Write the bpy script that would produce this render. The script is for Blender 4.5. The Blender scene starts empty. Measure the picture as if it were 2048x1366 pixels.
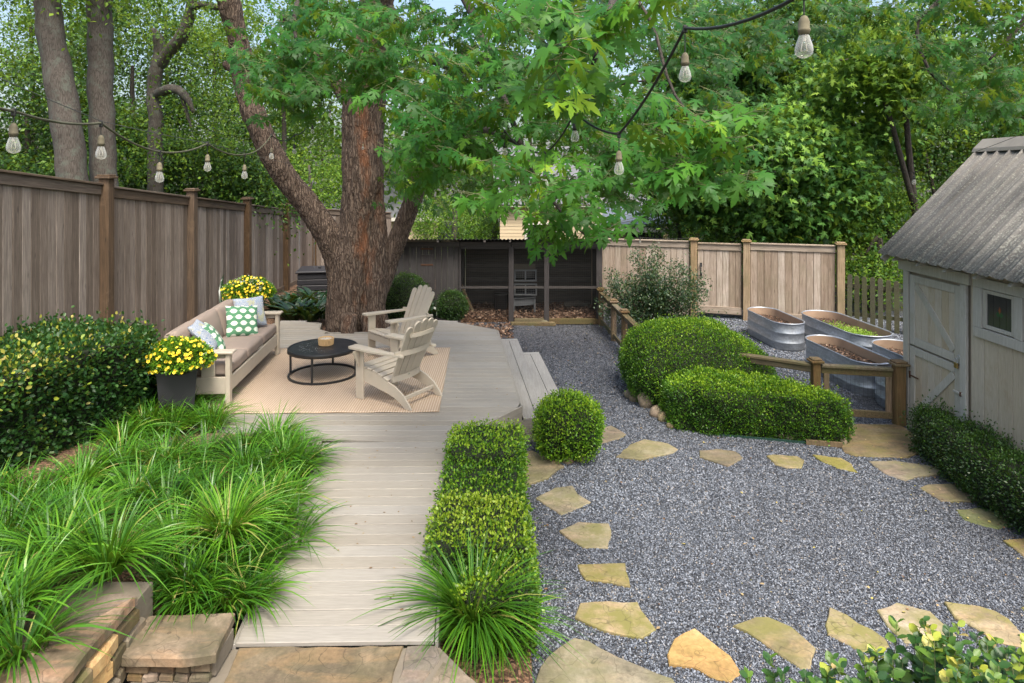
import bpy, bmesh, math, random
import numpy as np
from mathutils import Vector, Matrix, noise
from mathutils.geometry import tessellate_polygon
random.seed(7); RNG = np.random.default_rng(7)
C = bpy.context.scene.collection
R = math.radians
SC = bpy.context.scene

# ------------------------------------------------------------------ camera, sky, sun, exposure
F, CX, CY, H = 1300.0, 1014.0, 350.0, 3.25          # focal length and principal point in photo pixels, eye height
cd = bpy.data.cameras.new('camera'); cam = bpy.data.objects.new('camera', cd); C.objects.link(cam)
cam.location = (0, 0, H); cam.rotation_euler = (R(90), 0, 0)
cd.sensor_width = 36; cd.lens = 36 * F / 2048; cd.shift_x = (1024 - CX) / 2048; cd.shift_y = -(683 - CY) / 2048
cd.clip_start = 0.1; cd.clip_end = 600
SC.camera = cam
SUN_EL, SUN_AZ = 60, 160                             # azimuth clockwise from +Y
w = bpy.data.worlds.new('World'); SC.world = w; w.use_nodes = True
wn = w.node_tree; bg = wn.nodes['Background']
sk = wn.nodes.new('ShaderNodeTexSky'); sk.sky_type = 'NISHITA'; sk.sun_disc = False
sk.sun_elevation = R(SUN_EL); sk.sun_rotation = R(SUN_AZ); sk.air_density = 1.0; sk.dust_density = 5.0; sk.ozone_density = 0.3
wn.links.new(sk.outputs[0], bg.inputs[0]); bg.inputs[1].default_value = 0.15
sd = bpy.data.lights.new('sun', 'SUN'); sun = bpy.data.objects.new('sun', sd); C.objects.link(sun)
sd.energy = 1.5; sd.angle = R(14); sd.color = (1.0, 0.96, 0.9)
az, el = R(SUN_AZ), R(SUN_EL)
sdir = Vector((math.sin(az) * math.cos(el), math.cos(az) * math.cos(el), math.sin(el)))
sun.rotation_euler = (-sdir).to_track_quat('-Z', 'Y').to_euler()
sun.location = (0, 0, 20)
SC.view_settings.view_transform = 'Standard'; SC.view_settings.look = 'None'
SC.view_settings.gamma = 1.0; SC.view_settings.use_curve_mapping = False
SC.view_settings.exposure = 1.2
SC.view_settings.use_white_balance = True; SC.view_settings.white_balance_temperature = 6600; SC.view_settings.white_balance_tint = 7
SC.render.engine = 'CYCLES'
SC.cycles.max_bounces = 6; SC.cycles.diffuse_bounces = 3; SC.cycles.glossy_bounces = 2
SC.cycles.transmission_bounces = 4; SC.cycles.transparent_max_bounces = 6
SC.cycles.caustics_reflective = False; SC.cycles.caustics_refractive = False

# ------------------------------------------------------------------ helpers
def gp(px, py, z=0.0):
    """world point on the horizontal plane z seen at photo pixel (px, py)"""
    Y = (H - z) * F / (py - CY); return Vector(((px - CX) * Y / F, Y, z))
def at(px, py, Y):
    return Vector(((px - CX) * Y / F, Y, H - (py - CY) * Y / F))
def zat(px, py, sx, sy, ox, oy):                      # zoomed-crop coordinates -> photo pixels
    return (ox + px / sx, oy + py / sy)

def thing(name, label, cat, loc=(0, 0, 0), rz=0.0, group=None):
    o = bpy.data.objects.new(name, None); C.objects.link(o)
    o.empty_display_size = 0.1
    o.location = loc; o.rotation_euler = (0, 0, rz); o['label'] = label; o['category'] = cat
    if group: o['group'] = group
    return o
def tag(o, label=None, cat=None, group=None, kind=None, category=None):
    cat = cat or category
    for k, v in (('label', label), ('category', cat), ('group', group), ('kind', kind)):
        if v: o[k] = v
    return o
def part(name, me, mat, parent=None, loc=(0, 0, 0), rot=(0, 0, 0), world=False, **kw):
    o = bpy.data.objects.new(name, me); C.objects.link(o)
    if mat and len(me.materials) == 0: me.materials.append(mat)
    o.location = loc; o.rotation_euler = rot
    if parent:
        o.parent = parent
        if world: o.matrix_parent_inverse = wm(parent).inverted()
    return tag(o, **kw)
def wm(o):
    M = Matrix.Translation(o.location) @ o.rotation_euler.to_matrix().to_4x4()
    return wm(o.parent) @ o.matrix_parent_inverse @ M if o.parent else M

def np_mesh(name, V, Fc, tint=None, smooth=False):
    V = np.asarray(V, np.float32); Fc = np.asarray(Fc, np.int32)
    me = bpy.data.meshes.new(name)
    k = Fc.shape[1]
    me.vertices.add(len(V)); me.vertices.foreach_set('co', V.ravel())
    me.loops.add(Fc.size); me.loops.foreach_set('vertex_index', Fc.ravel())
    me.polygons.add(len(Fc)); me.polygons.foreach_set('loop_start', np.arange(0, Fc.size, k, dtype=np.int32))
    if smooth: me.polygons.foreach_set('use_smooth', np.ones(len(Fc), bool))
    if tint is not None:
        a = me.attributes.new('tint', 'FLOAT', 'POINT'); a.data.foreach_set('value', np.asarray(tint, np.float32))
    me.update(calc_edges=True)
    return me
def py_mesh(name, V, Fc, smooth=False):
    me = bpy.data.meshes.new(name); me.from_pydata([tuple(v) for v in V], [], [tuple(f) for f in Fc]); me.update()
    if smooth:
        for p in me.polygons: p.use_smooth = True
    return me

_bc = {}
def box(sx, sy, sz, ch=0.004, base=True):
    """chamfered box; origin at the middle of its bottom (base) or at its centre"""
    key = (round(sx, 3), round(sy, 3), round(sz, 3), ch, base)
    if key in _bc: return _bc[key]
    bm = bmesh.new(); bmesh.ops.create_cube(bm, size=1)
    for v in bm.verts: v.co = Vector((v.co.x * sx, v.co.y * sy, v.co.z * sz + (sz / 2 if base else 0)))
    if ch: bmesh.ops.bevel(bm, geom=bm.edges[:], offset=min(ch, .3 * min(sx, sy, sz)), segments=1, affect='EDGES')
    me = bpy.data.meshes.new('box'); bm.to_mesh(me); bm.free()
    return me
def boxm(*a, **k): return box(*a, **k)

class MB:
    """collects simple solids into one mesh"""
    def __init__(s): s.V = []; s.F = []
    def add(s, V, Fc):
        n = len(s.V); s.V += [tuple(v) for v in V]; s.F += [tuple(i + n for i in f) for f in Fc]; return s
    def box(s, c, d, rot=None):
        x, y, z = d[0] / 2, d[1] / 2, d[2] / 2
        P = [Vector((a * x, b * y, e * z)) for a in (-1, 1) for b in (-1, 1) for e in (-1, 1)]
        if rot is not None: P = [rot @ p for p in P]
        c = Vector(c)
        return s.add([p + c for p in P], [(0, 1, 3, 2), (4, 6, 7, 5), (0, 4, 5, 1), (2, 3, 7, 6), (0, 2, 6, 4), (1, 5, 7, 3)])
    def bar(s, a, b, w_, h_=None, up=Vector((0, 0, 1))):
        a, b = Vector(a), Vector(b); d = b - a; L = d.length; d.normalize()
        if abs(d.dot(up)) > .99: up = Vector((0, 1, 0))
        sx = d.cross(up).normalized(); uz = sx.cross(d)
        M = Matrix((sx, d, uz)).transposed()
        return s.box((a + b) / 2, (w_, L, h_ or w_), M)
    def tube(s, path, rad, n=8, cap=True):
        V, Fc = tube(path, rad, n, cap); return s.add(V, Fc)
    def mesh(s, name='mesh', smooth=False, ch=0): 
        me = py_mesh(name, s.V, s.F, smooth)
        if ch:
            bm = bmesh.new(); bm.from_mesh(me)
            bmesh.ops.recalc_face_normals(bm, faces=bm.faces)
            bmesh.ops.bevel(bm, geom=bm.edges[:], offset=ch, segments=1, affect='EDGES'); bm.to_mesh(me); bm.free()
        return me
def tube(path, rad, n=8, cap=True):
    P = [Vector(p) for p in path]; V = []; Fc = []
    if not hasattr(rad, '__len__'): rad = [rad] * len(P)
    ref = Vector((0.13, 0.97, 0.21)).normalized()
    for i, p in enumerate(P):
        d = (P[min(i + 1, len(P) - 1)] - P[max(i - 1, 0)]).normalized()
        if abs(d.dot(ref)) > .95: ref = Vector((1, 0, 0))
        u = d.cross(ref).normalized(); v = d.cross(u)
        for k in range(n):
            a = 2 * math.pi * k / n; V.append(p + (u * math.cos(a) + v * math.sin(a)) * rad[i])
    for i in range(len(P) - 1):
        for k in range(n):
            a = i * n + k; b = i * n + (k + 1) % n; Fc.append((a, b, b + n, a + n))
    if cap: Fc.append(tuple(range(n))[::-1]); Fc.append(tuple(range((len(P) - 1) * n, len(P) * n)))
    return V, Fc
def smooth_path(P, k=4):
    P = [Vector(p) for p in P]; out = []
    for i in range(len(P) - 1):
        p0, p1, p2, p3 = P[max(i - 1, 0)], P[i], P[i + 1], P[min(i + 2, len(P) - 1)]
        for j in range(k):
            t = j / k; out.append(.5 * ((2 * p1) + (p2 - p0) * t + (2 * p0 - 5 * p1 + 4 * p2 - p3) * t * t + (3 * p1 - p0 - 3 * p2 + p3) * t ** 3))
    return out + [P[-1]]
def lerp_list(a, k=4):
    out = []
    for i in range(len(a) - 1): out += [a[i] + (a[i + 1] - a[i]) * j / k for j in range(k)]
    return out + [a[-1]]
def prism(poly, z0, z1, ch=0.0, name='prism'):
    """extruded polygon with an optional chamfered top edge"""
    n = len(poly); V = []; Fc = []
    c = sum((Vector((p[0], p[1])) for p in poly), Vector((0, 0))) / n
    def ring(z, ins):
        for p in poly:
            d = c - Vector((p[0], p[1])); L = max(d.length, 1e-6); V.append((p[0] + d.x / L * ins, p[1] + d.y / L * ins, z))
    ring(z0, 0)
    if ch: ring(z1 - ch, 0); ring(z1, ch)
    else: ring(z1, 0)
    m = 3 if ch else 2
    for r in range(m - 1):
        for k in range(n): Fc.append((r * n + k, r * n + (k + 1) % n, (r + 1) * n + (k + 1) % n, (r + 1) * n + k))
    Fc.append(tuple(range((m - 1) * n, m * n))); Fc.append(tuple(range(n))[::-1])
    me = py_mesh(name, V, Fc); bm = bmesh.new(); bm.from_mesh(me); bmesh.ops.recalc_face_normals(bm, faces=bm.faces); bm.to_mesh(me); bm.free()
    return me
def lathe(prof, n=24, name='lathe', sx=1, sy=1, smooth=True):
    V = []; Fc = []
    for r, z in prof:
        for k in range(n): a = 2 * math.pi * k / n; V.append((r * math.cos(a) * sx, r * math.sin(a) * sy, z))
    for i in range(len(prof) - 1):
        for k in range(n): Fc.append((i * n + k, i * n + (k + 1) % n, (i + 1) * n + (k + 1) % n, (i + 1) * n + k))
    Fc.append(tuple(range(n))[::-1]); Fc.append(tuple(range((len(prof) - 1) * n, len(prof) * n)))
    me = py_mesh(name, V, Fc, smooth); return me

def remesh(V, Fc, voxel):
    """voxel union of the given solids -> (verts, faces, normals)"""
    me = py_mesh('tmp', V, Fc); o = bpy.data.objects.new('tmp', me); C.objects.link(o)
    bm = bmesh.new(); bm.from_mesh(me); bmesh.ops.recalc_face_normals(bm, faces=bm.faces); bm.to_mesh(me); bm.free()
    md = o.modifiers.new('r', 'REMESH'); md.mode = 'VOXEL'; md.voxel_size = voxel
    sm = o.modifiers.new('s', 'SMOOTH'); sm.factor = .6; sm.iterations = 4
    dg = bpy.context.evaluated_depsgraph_get(); m2 = bpy.data.meshes.new_from_object(o.evaluated_get(dg))
    n = len(m2.vertices); co = np.empty(n * 3, np.float32); m2.vertices.foreach_get('co', co)
    no = np.empty(n * 3, np.float32); m2.vertices.foreach_get('normal', no)
    lp = np.empty(len(m2.loops), np.int32); m2.loops.foreach_get('vertex_index', lp)
    bpy.data.objects.remove(o); bpy.data.meshes.remove(me); bpy.data.meshes.remove(m2)
    return co.reshape(-1, 3), lp.reshape(-1, 4), no.reshape(-1, 3)
def fbm(P, s, o=0.0):
    """cheap smooth pseudo-noise on an array of points (sum of rotated sines)"""
    r = np.random.default_rng(int(o * 10) + 3); out = np.zeros(len(P)); amp = 1; tot = 0
    for k in range(7):
        d = r.normal(size=3); d /= np.linalg.norm(d); f = s * (1.0 + .45 * k)
        out += amp * np.sin(P @ d * f + r.uniform(0, 6.28) + 1.3 * np.sin(P @ r.normal(size=3) * f * .35)); tot += amp; amp *= .82
    return out / tot * 1.6
def unit(a): return a / np.maximum(np.linalg.norm(a, axis=1, keepdims=True), 1e-9)
def spread(tpl, P, D, N, S):
    """place a leaf template (verts, tris) n times: P point, D direction of growth, N up normal, S size"""
    TV, TF = tpl; D = unit(D); X = unit(np.cross(D, N)); N = np.cross(X, D)
    S = np.asarray(S).reshape(-1, 1, 1)
    V = P[:, None, :] + S * (TV[None, :, 0:1] * X[:, None, :] + TV[None, :, 1:2] * D[:, None, :] + TV[None, :, 2:3] * N[:, None, :])
    n, k = len(P), len(TV)
    Fc = TF[None] + (np.arange(n) * k)[:, None, None]
    return V.reshape(-1, 3), Fc.reshape(-1, TF.shape[1])
def cloud(name, tpl, P, D, N, S, T, mat, parent=None, **kw):
    V, Fc = spread(tpl, P, D, N, S)
    me = np_mesh(name, V, Fc, np.repeat(T, len(tpl[0])), smooth=False)
    return part(name, me, mat, parent, world=bool(parent), **kw)

def outline_tpl(half, bend=.25, fold=.15):
    pts = [(x, y) for x, y in half] + [(-x, y) for x, y in half[-2:0:-1]]
    tr = tessellate_polygon([[Vector((x, y, 0)) for x, y in pts]])
    V = np.array([(x, y, fold * abs(x) - bend * (x * x + (y - .3) ** 2)) for x, y in pts], np.float32)
    return V, np.array([t for t in tr], np.int32)
MAPLE = outline_tpl([(0, 0), (.20, -.08), (.40, -.03), (.22, .10), (.09, .18), (.29, .25), (.34, .36), (.60, .52), (.39, .50), (.41, .68), (.23, .52), (.07, .36), (.11, .58), (.27, .77), (.13, .77), (.12, .93), (0, 1.14)], .35, .12)
MAPLE_S = outline_tpl([(0, 0), (.40, 0), (.13, .18), (.58, .55), (.12, .42), (.22, .72), (0, 1.08)], .3, .1)
LEAF2 = (np.array([(0, 0, 0), (.30, .45, .07), (0, 1, 0), (-.30, .45, .07)], np.float32), np.array([(0, 1, 2), (0, 2, 3)], np.int32))
_o = [(0, 0, 0), (.24, .22, .06), (.33, .52, .07), (.2, .82, .03), (0, 1, -.06), (-.2, .82, .03), (-.33, .52, .07), (-.24, .22, .06), (0, .5, -.01)]
OVAL = (np.array(_o, np.float32), np.array([(8, 0, 1), (8, 1, 2), (8, 2, 3), (8, 3, 4), (8, 4, 5), (8, 5, 6), (8, 6, 7), (8, 7, 0)], np.int32))
OVAL_S = (np.array([(0, 0, 0), (.30, .3, .05), (.26, .75, .03), (0, 1, -.04), (-.26, .75, .03), (-.30, .3, .05)], np.float32), np.array([(0, 1, 2), (0, 2, 3), (0, 3, 4), (0, 4, 5)], np.int32))

# ------------------------------------------------------------------ material helpers
class NT:
    def __init__(s, name):
        s.m = bpy.data.materials.new(name); s.m.use_nodes = True; s.t = s.m.node_tree
        s.b = s.t.nodes['Principled BSDF']; s.out = s.t.nodes['Material Output']
        s.tc = s.t.nodes.new('ShaderNodeTexCoord'); s.oi = s.t.nodes.new('ShaderNodeObjectInfo')
    def set(s, sock, v):
        if isinstance(v, bpy.types.NodeSocket): s.t.links.new(v, sock)
        else:
            if isinstance(v, tuple) and len(v) == 3 and sock.type == 'RGBA': v = (*v, 1)
            sock.default_value = v
    def n(s, typ, ins=None, **pr):
        nd = s.t.nodes.new('ShaderNode' + typ)
        for k, v in pr.items(): setattr(nd, k, v)
        for k, v in (ins or {}).items(): s.set(nd.inputs[k], v)
        return nd
    def math(s, op, a, b=0.0, c=None):
        i = {0: a, 1: b}
        if c is not None: i[2] = c
        return s.n('Math', i, operation=op).outputs[0]
    def mix(s, f, a, b, mode='MIX'):
        nd = s.t.nodes.new('ShaderNodeMix'); nd.data_type = 'RGBA'; nd.blend_type = mode
        s.set(nd.inputs[0], f); s.set(nd.inputs[6], a); s.set(nd.inputs[7], b); return nd.outputs[2]
    def ramp(s, f, stops):
        nd = s.t.nodes.new('ShaderNodeValToRGB'); e = nd.color_ramp.elements
        while len(e) < len(stops): e.new(.5)
        for x, (p, c) in zip(e, stops): x.position = p; x.color = (*c, 1) if hasattr(c, '__len__') else (c, c, c, 1)
        s.set(nd.inputs[0], f); return nd.outputs[0]
    def coords(s, scale=(1, 1, 1), rand=True, kind='Object'):
        v = s.tc.outputs[kind]
        if rand:
            r = s.n('VectorMath', {0: (37.3, 91.7, 53.1), 'Scale': s.oi.outputs['Random']}, operation='SCALE').outputs[0]
            v = s.n('VectorMath', {0: v, 1: r}, operation='ADD').outputs[0]
        return s.n('Mapping', {'Vector': v, 'Scale': scale}).outputs[0]
    def noise(s, v, scale, det=4, rough=.55, dist=0.0):
        return s.n('TexNoise', {'Vector': v, 'Scale': scale, 'Detail': det, 'Roughness': rough, 'Distortion': dist}).outputs[0]
    def bump(s, h, strength=.3, dist=.01, prev=None):
        i = {'Height': h, 'Strength': strength, 'Distance': dist}
        if prev is not None: i['Normal'] = prev
        return s.n('Bump', i).outputs[0]
    def fin(s, col, rough=.6, normal=None, **kw):
        s.set(s.b.inputs['Base Color'], col); s.set(s.b.inputs['Roughness'], rough)
        if normal is not None: s.set(s.b.inputs['Normal'], normal)
        for k, v in kw.items(): s.set(s.b.inputs[k.replace('_', ' ')], v)
        return s.m

def wood(name, dark, light, axis='z', rough=.8, knots=True, vary=.35, green=0.0, bump=.4, stain=None):
    """weathered wood: grain along one local axis, each board shifted and tinted by its own random number"""
    t = NT(name); sc = {'x': (1.2, 22, 22), 'y': (22, 1.2, 22), 'z': (22, 22, 1.2)}[axis]
    v = t.coords(sc); g = t.noise(v, 2.2, 6, .62, .6)
    col = t.ramp(g, [(.30, dark), (.52, tuple((a + b) / 2 for a, b in zip(dark, light))), (.72, light)])
    fine = t.noise(t.coords(tuple(a * 3 for a in sc)), 3, 3, .6)
    col = t.mix(.35, col, t.ramp(fine, [(.3, .35), (.7, .75)]), 'OVERLAY')
    big = t.noise(t.coords((1, 1, 1)), 1.3, 3)
    col = t.mix(t.math('MULTIPLY', big, .35), col, tuple(a * .45 for a in dark), 'MIX')
    h = g
    if knots:
        vk = t.coords({'x': (2.4, 9, 9), 'y': (9, 2.4, 9), 'z': (9, 9, 2.4)}[axis])
        k = t.n('TexVoronoi', {'Vector': vk, 'Scale': 1.0}).outputs['Distance']
        km = t.ramp(k, [(.04, 1.0), (.13, 0.0)]); col = t.mix(t.math('MULTIPLY', km, .7), col, tuple(a * .35 for a in dark))
    r1 = t.math('SUBTRACT', t.oi.outputs['Random'], .5)
    hsv = t.n('HueSaturation', {'Color': col, 'Value': t.math('MULTIPLY_ADD', r1, vary, 1.0), 'Saturation': t.math('MULTIPLY_ADD', r1, -.4, 1.0), 'Hue': .5}).outputs[0]
    if green:
        gz = t.noise(t.coords((1, 1, 1)), 2.2, 5, .7)
        hsv = t.mix(t.math('MULTIPLY', t.ramp(gz, [(.42, 0.0), (.68, 1.0)]), green), hsv, (.09, .11, .035))
    if stain:
        gz = t.noise(t.coords((1, 1, 1)), 3.1, 5, .7); hsv = t.mix(t.ramp(gz, [(.55, 0.0), (.75, .6)]), hsv, stain)
    return t.fin(hsv, rough, t.bump(h, bump, .004))

def leafmat(name, cols, trans=.35, rough=.38, spec=.5, patch=None):
    """leaf: colour picked per leaf, waxy upper side, light passing through"""
    t = NT(name); a = t.n('Attribute', attribute_name='tint').outputs['Fac']
    n = len(cols); col = t.ramp(a, [(i / (n - 1), c) for i, c in enumerate(cols)])
    if patch:
        g = t.noise(t.tc.outputs['Object'], patch[0], 3); col = t.mix(t.ramp(g, [(.42, 0.0), (.62, patch[2])]), col, patch[1])
    t.set(t.b.inputs['Base Color'], col); t.set(t.b.inputs['Roughness'], rough); t.set(t.b.inputs['Specular IOR Level'], spec)
    tr = t.n('BsdfTranslucent', {'Color': t.mix(.55, col, (.32, .42, .03))})
    ms = t.n('MixShader', {0: trans, 1: t.b.outputs[0], 2: tr.outputs[0]})
    t.t.links.new(ms.outputs[0], t.out.inputs[0]); return t.m

def simple(name, col, rough=.6, metal=0.0, vary=0.0, bscale=0, bstr=.2, mott=0.0, mscale=6, **kw):
    t = NT(name); v = t.coords((1, 1, 1)); c = col
    g = t.noise(v, mscale, 5, .65)
    if mott: c = t.mix(t.ramp(g, [(.3, 0.0), (.75, mott)]), col, tuple(x * .45 for x in col))
    if vary:
        r1 = t.math('SUBTRACT', t.oi.outputs['Random'], .5)
        c = t.n('HueSaturation', {'Color': (*c, 1) if isinstance(c, tuple) else c, 'Value': t.math('MULTIPLY_ADD', r1, vary, 1.0), 'Hue': .5, 'Saturation': 1.0}).outputs[0]
    nm = t.bump(t.noise(v, bscale, 4), bstr, .005) if bscale else None
    return t.fin(c, rough, nm, Metallic=metal, **kw)
# ------------------------------------------------------------------ materials
M = {}
M['deck'] = wood('composite deck board', (.292, .266, .228), (.342, .314, .272), 'x', .62, False, .08, bump=.15)
M['tread'] = wood('grey step board', (.30, .285, .26), (.42, .40, .375), 'y', .7, False, .14, bump=.3)
M['fence_old'] = wood('weathered brown fence wood', (.12, .095, .078), (.31, .255, .215), 'z', .85, True, .75)
M['post_old'] = wood('weathered brown post wood', (.05, .032, .018), (.16, .10, .058), 'z', .8, True, .3, stain=(.20, .14, .09))
M['rail_old'] = wood('weathered brown rail wood', (.06, .043, .032), (.20, .15, .11), 'x', .8, False, .3)
M['fence_new'] = wood('tan cedar fence wood', (.25, .185, .14), (.53, .435, .355), 'z', .85, True, .55, green=.2)
M['post_new'] = wood('golden pine post wood', (.20, .12, .055), (.46, .32, .17), 'z', .8, True, .25, green=.4)
M['rail_new'] = wood('tan cedar rail wood', (.23, .17, .125), (.48, .39, .31), 'x', .8, False, .3, green=.2)
M['picket'] = wood('mossy grey picket wood', (.035, .032, .018), (.13, .12, .075), 'z', .9, False, .4, green=.5)
M['garden_rail'] = wood('mossy brown garden rail wood', (.08, .055, .03), (.24, .18, .10), 'y', .85, False, .3, green=.55)
M['garden_post'] = wood('brown garden post wood', (.10, .06, .03), (.30, .19, .10), 'z', .85, True, .3, green=.4)
M['coop'] = wood('dark stained coop wood', (.035, .030, .030), (.075, .068, .068), 'z', .8, False, .25)
M['coop_x'] = wood('dark stained coop rail', (.045, .038, .036), (.10, .088, .082), 'x', .8, False, .25)
M['coop_slat'] = wood('grey brown inner slat', (.05, .042, .036), (.13, .11, .095), 'x', .85, False, .5)
M['sash'] = simple('grey painted old sash', (.20, .21, .22), .7, mott=.4)
M['shed'] = wood('worn putty shed paint', (.45, .385, .295), (.55, .48, .38), 'z', .8, False, .10, bump=.25, stain=(.34, .25, .16))
M['shed_trim'] = wood('pale blue grey trim paint', (.42, .395, .345), (.53, .51, .465), 'z', .75, False, .10, bump=.25, stain=(.30, .27, .2))
M['poly'] = simple('sand poly lumber', (.50, .44, .355), .5, vary=.06, bscale=60, bstr=.06, mott=.18, mscale=9)
M['cushion'] = simple('taupe woven cushion fabric', (.29, .232, .195), .95, vary=.05, bscale=260, bstr=.35, mott=.15, mscale=5)
M['black_metal'] = simple('black coated metal', (.017, .018, .020), .42, vary=.3, bscale=20, bstr=.05)
M['planter'] = simple('charcoal planter plastic', (.028, .027, .032), .45, bscale=8, bstr=.05)
M['wire'] = simple('galvanised wire', (.12, .12, .12), .5, .6)
M['cable'] = simple('mossy black cable rubber', (.016, .016, .013), .6)
M['cable_moss'] = simple('algae covered cable rubber', (.085, .085, .05), .8, mott=.5, mscale=20)
M['socket'] = simple('weathered lamp socket', (.15, .13, .08), .8, vary=.8, mott=.6, mscale=40)
M['socket_dark'] = simple('black lamp socket', (.02, .02, .018), .6)
M['brass'] = simple('aged brass', (.35, .25, .10), .4, .9)
M['rust'] = simple('rusty iron', (.12, .06, .035), .8, .3, mott=.5)
M['soil'] = simple('dark planting soil', (.045, .028, .018), .95, bscale=40, bstr=.9, mott=.6, mscale=14)
M['siding'] = simple('cream house siding', (.58, .47, .31), .7, vary=.08)
M['white_trim'] = simple('white house trim', (.65, .62, .55), .6)
M['shingle'] = simple('grey asphalt shingles', (.17, .175, .19), .9, bscale=30, bstr=.5, mott=.4, mscale=4)
M['blue_shingle'] = simple('blue grey porch shingles', (.16, .19, .24), .9, bscale=30, bstr=.4, mott=.3)
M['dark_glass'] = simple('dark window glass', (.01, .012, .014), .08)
M['terracotta'] = simple('rusty trough inside', (.42, .29, .20), .8, .0, mott=.5, mscale=4)

def galv():
    t = NT('galvanised steel'); v = t.coords((1, 1, 1))
    s = t.n('TexVoronoi', {'Vector': v, 'Scale': 38.0}).outputs['Color']
    s = t.n('SeparateColor', {0: s}).outputs[0]
    g = t.noise(t.coords((3, 3, 14)), 2.0, 5, .6)
    col = t.mix(s, (.44, .47, .52), (.60, .64, .70)); col = t.mix(t.ramp(g, [(.35, .5), (.7, 0.0)]), col, (.26, .28, .30))
    return t.fin(col, t.math('MULTIPLY_ADD', s, .12, .38), t.bump(g, .08, .004), Metallic=.72)
M['galv'] = galv()

def stone(name, dark, mid, light, moss=.4, rough=.85, mossc=(.20, .19, .045), layer=True):
    t = NT(name); v = t.coords((1, 1, 1)); r = t.oi.outputs['Random']
    a = t.noise(v, 2.2, 7, .62, .8); b = t.noise(t.coords((1, 3.5, 1)), 1.6, 6, .6, 1.5)
    col = t.ramp(a, [(.32, dark), (.5, mid), (.68, light)])
    col = t.mix(t.ramp(b, [(.48, 0.0), (.62, .55)]), col, tuple(min(1, x * y) for x, y in zip(light, (1.05, .86, .68))))
    sp = t.noise(v, 34, 4, .7); col = t.mix(.45, col, t.ramp(sp, [(.3, .25), (.7, .8)]), 'OVERLAY')
    ms = t.noise(v, 3.1, 6, .68); mm = t.math('MULTIPLY', t.ramp(ms, [(.42, 0.0), (.63, 1.0)]), t.math('MULTIPLY_ADD', r, moss, moss * .5))
    col = t.mix(mm, col, mossc)
    cr = t.n('TexVoronoi', {'Vector': t.n('VectorMath', {0: v, 1: t.n('TexNoise', {'Vector': v, 'Scale': 4.0}).outputs[1]}, operation='ADD').outputs[0], 'Scale': 1.7}, feature='DISTANCE_TO_EDGE').outputs[0]
    crk = t.ramp(cr, [(.0, 1.0), (.012, 0.0)]); col = t.mix(t.math('MULTIPLY', crk, .55), col, tuple(x * .3 for x in dark))
    hsv = t.n('HueSaturation', {'Color': col, 'Value': t.math('MULTIPLY_ADD', r, .38, .74), 'Hue': t.math('MULTIPLY_ADD', r, -.022, .508), 'Saturation': t.math('MULTIPLY_ADD', t.math('FRACT', t.math('MULTIPLY', r, 7.3)), .38, .68)}).outputs[0]
    h = t.math('ADD', t.math('MULTIPLY', a, 1.0), t.math('MULTIPLY', sp, .25))
    return t.fin(hsv, rough, t.bump(h, .7, .012))
M['flag'] = stone('ochre flagstone', (.15, .12, .065), (.27, .22, .12), (.38, .32, .20), .9)
M['flag_brown'] = stone('brown mossy flagstone', (.11, .085, .05), (.20, .15, .09), (.30, .235, .15), .7)  # darker, browner colour mix than the ochre flagstone
M['patio'] = stone('tan patio sandstone', (.085, .065, .045), (.19, .145, .095), (.33, .25, .17), .8, mossc=(.10, .092, .045))
M['patio_dark'] = stone('grey brown patio slate', (.10, .085, .065), (.16, .13, .10), (.21, .17, .13), .2)
M['wallstone'] = stone('brown wall stone', (.07, .05, .03), (.17, .12, .07), (.30, .22, .13), .6, mossc=(.10, .11, .03))
M['orange_stone'] = stone('orange freshly split rock', (.40, .24, .10), (.60, .40, .19), (.75, .55, .32), .1)
M['mortar'] = simple('dirty mortar', (.20, .17, .13), .95, bscale=30, bstr=.8, mott=.5, mscale=8)
M['boulder'] = stone('river stone', (.12, .09, .06), (.25, .19, .12), (.36, .28, .19), .5, mossc=(.12, .14, .03))

def gravel_mat():
    t = NT('crushed slate gravel'); v = t.tc.outputs['Object']
    vo = t.n('TexVoronoi', {'Vector': v, 'Scale': 62.0, 'Randomness': 1.0}); c = t.n('SeparateColor', {0: vo.outputs['Color']}).outputs[0]
    col = t.ramp(c, [(.0, (.035, .038, .048)), (.45, (.10, .108, .125)), (.8, (.20, .21, .235)), (1.0, (.42, .43, .46))])
    big = t.noise(v, .55, 5, .6); col = t.mix(t.ramp(big, [(.35, .35), (.7, 0.0)]), col, (.05, .048, .05))
    ed = t.n('TexVoronoi', {'Vector': v, 'Scale': 62.0}, feature='DISTANCE_TO_EDGE').outputs[0]
    col = t.mix(t.ramp(ed, [(.0, .8), (.12, 0.0)]), col, (.012, .012, .015))
    return t.fin(col, .75, t.bump(t.math('ADD', c, t.math('MULTIPLY', ed, 3.0)), .9, .012))
M['gravel'] = gravel_mat()
def chip_mat():
    t = NT('slate chip'); r = t.oi.outputs['Random']
    col = t.ramp(r, [(.0, (.034, .040, .052)), (.45, (.11, .126, .158)), (.8, (.22, .245, .29)), (.96, (.36, .39, .45)), (.99, (.32, .25, .17)), (1.0, (.42, .42, .42))])
    dirt = t.n('Attribute', attribute_name='dirt', attribute_type='INSTANCER').outputs['Fac']
    col = t.mix(t.math('MULTIPLY', dirt, .75), col, (.035, .032, .036))
    return t.fin(col, .55)
M['chip'] = chip_mat()
def mulch_mat():
    t = NT('brown mulch'); v = t.coords((1, 1, 1), False)
    vo = t.n('TexVoronoi', {'Vector': v, 'Scale': 60.0}); c = t.n('SeparateColor', {0: vo.outputs['Color']}).outputs[0]
    col = t.ramp(c, [(.0, (.03, .018, .012)), (.6, (.13, .07, .04)), (1.0, (.34, .2, .12))])
    return t.fin(col, .95, t.bump(c, .9, .02))
M['mulch'] = mulch_mat()

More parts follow.
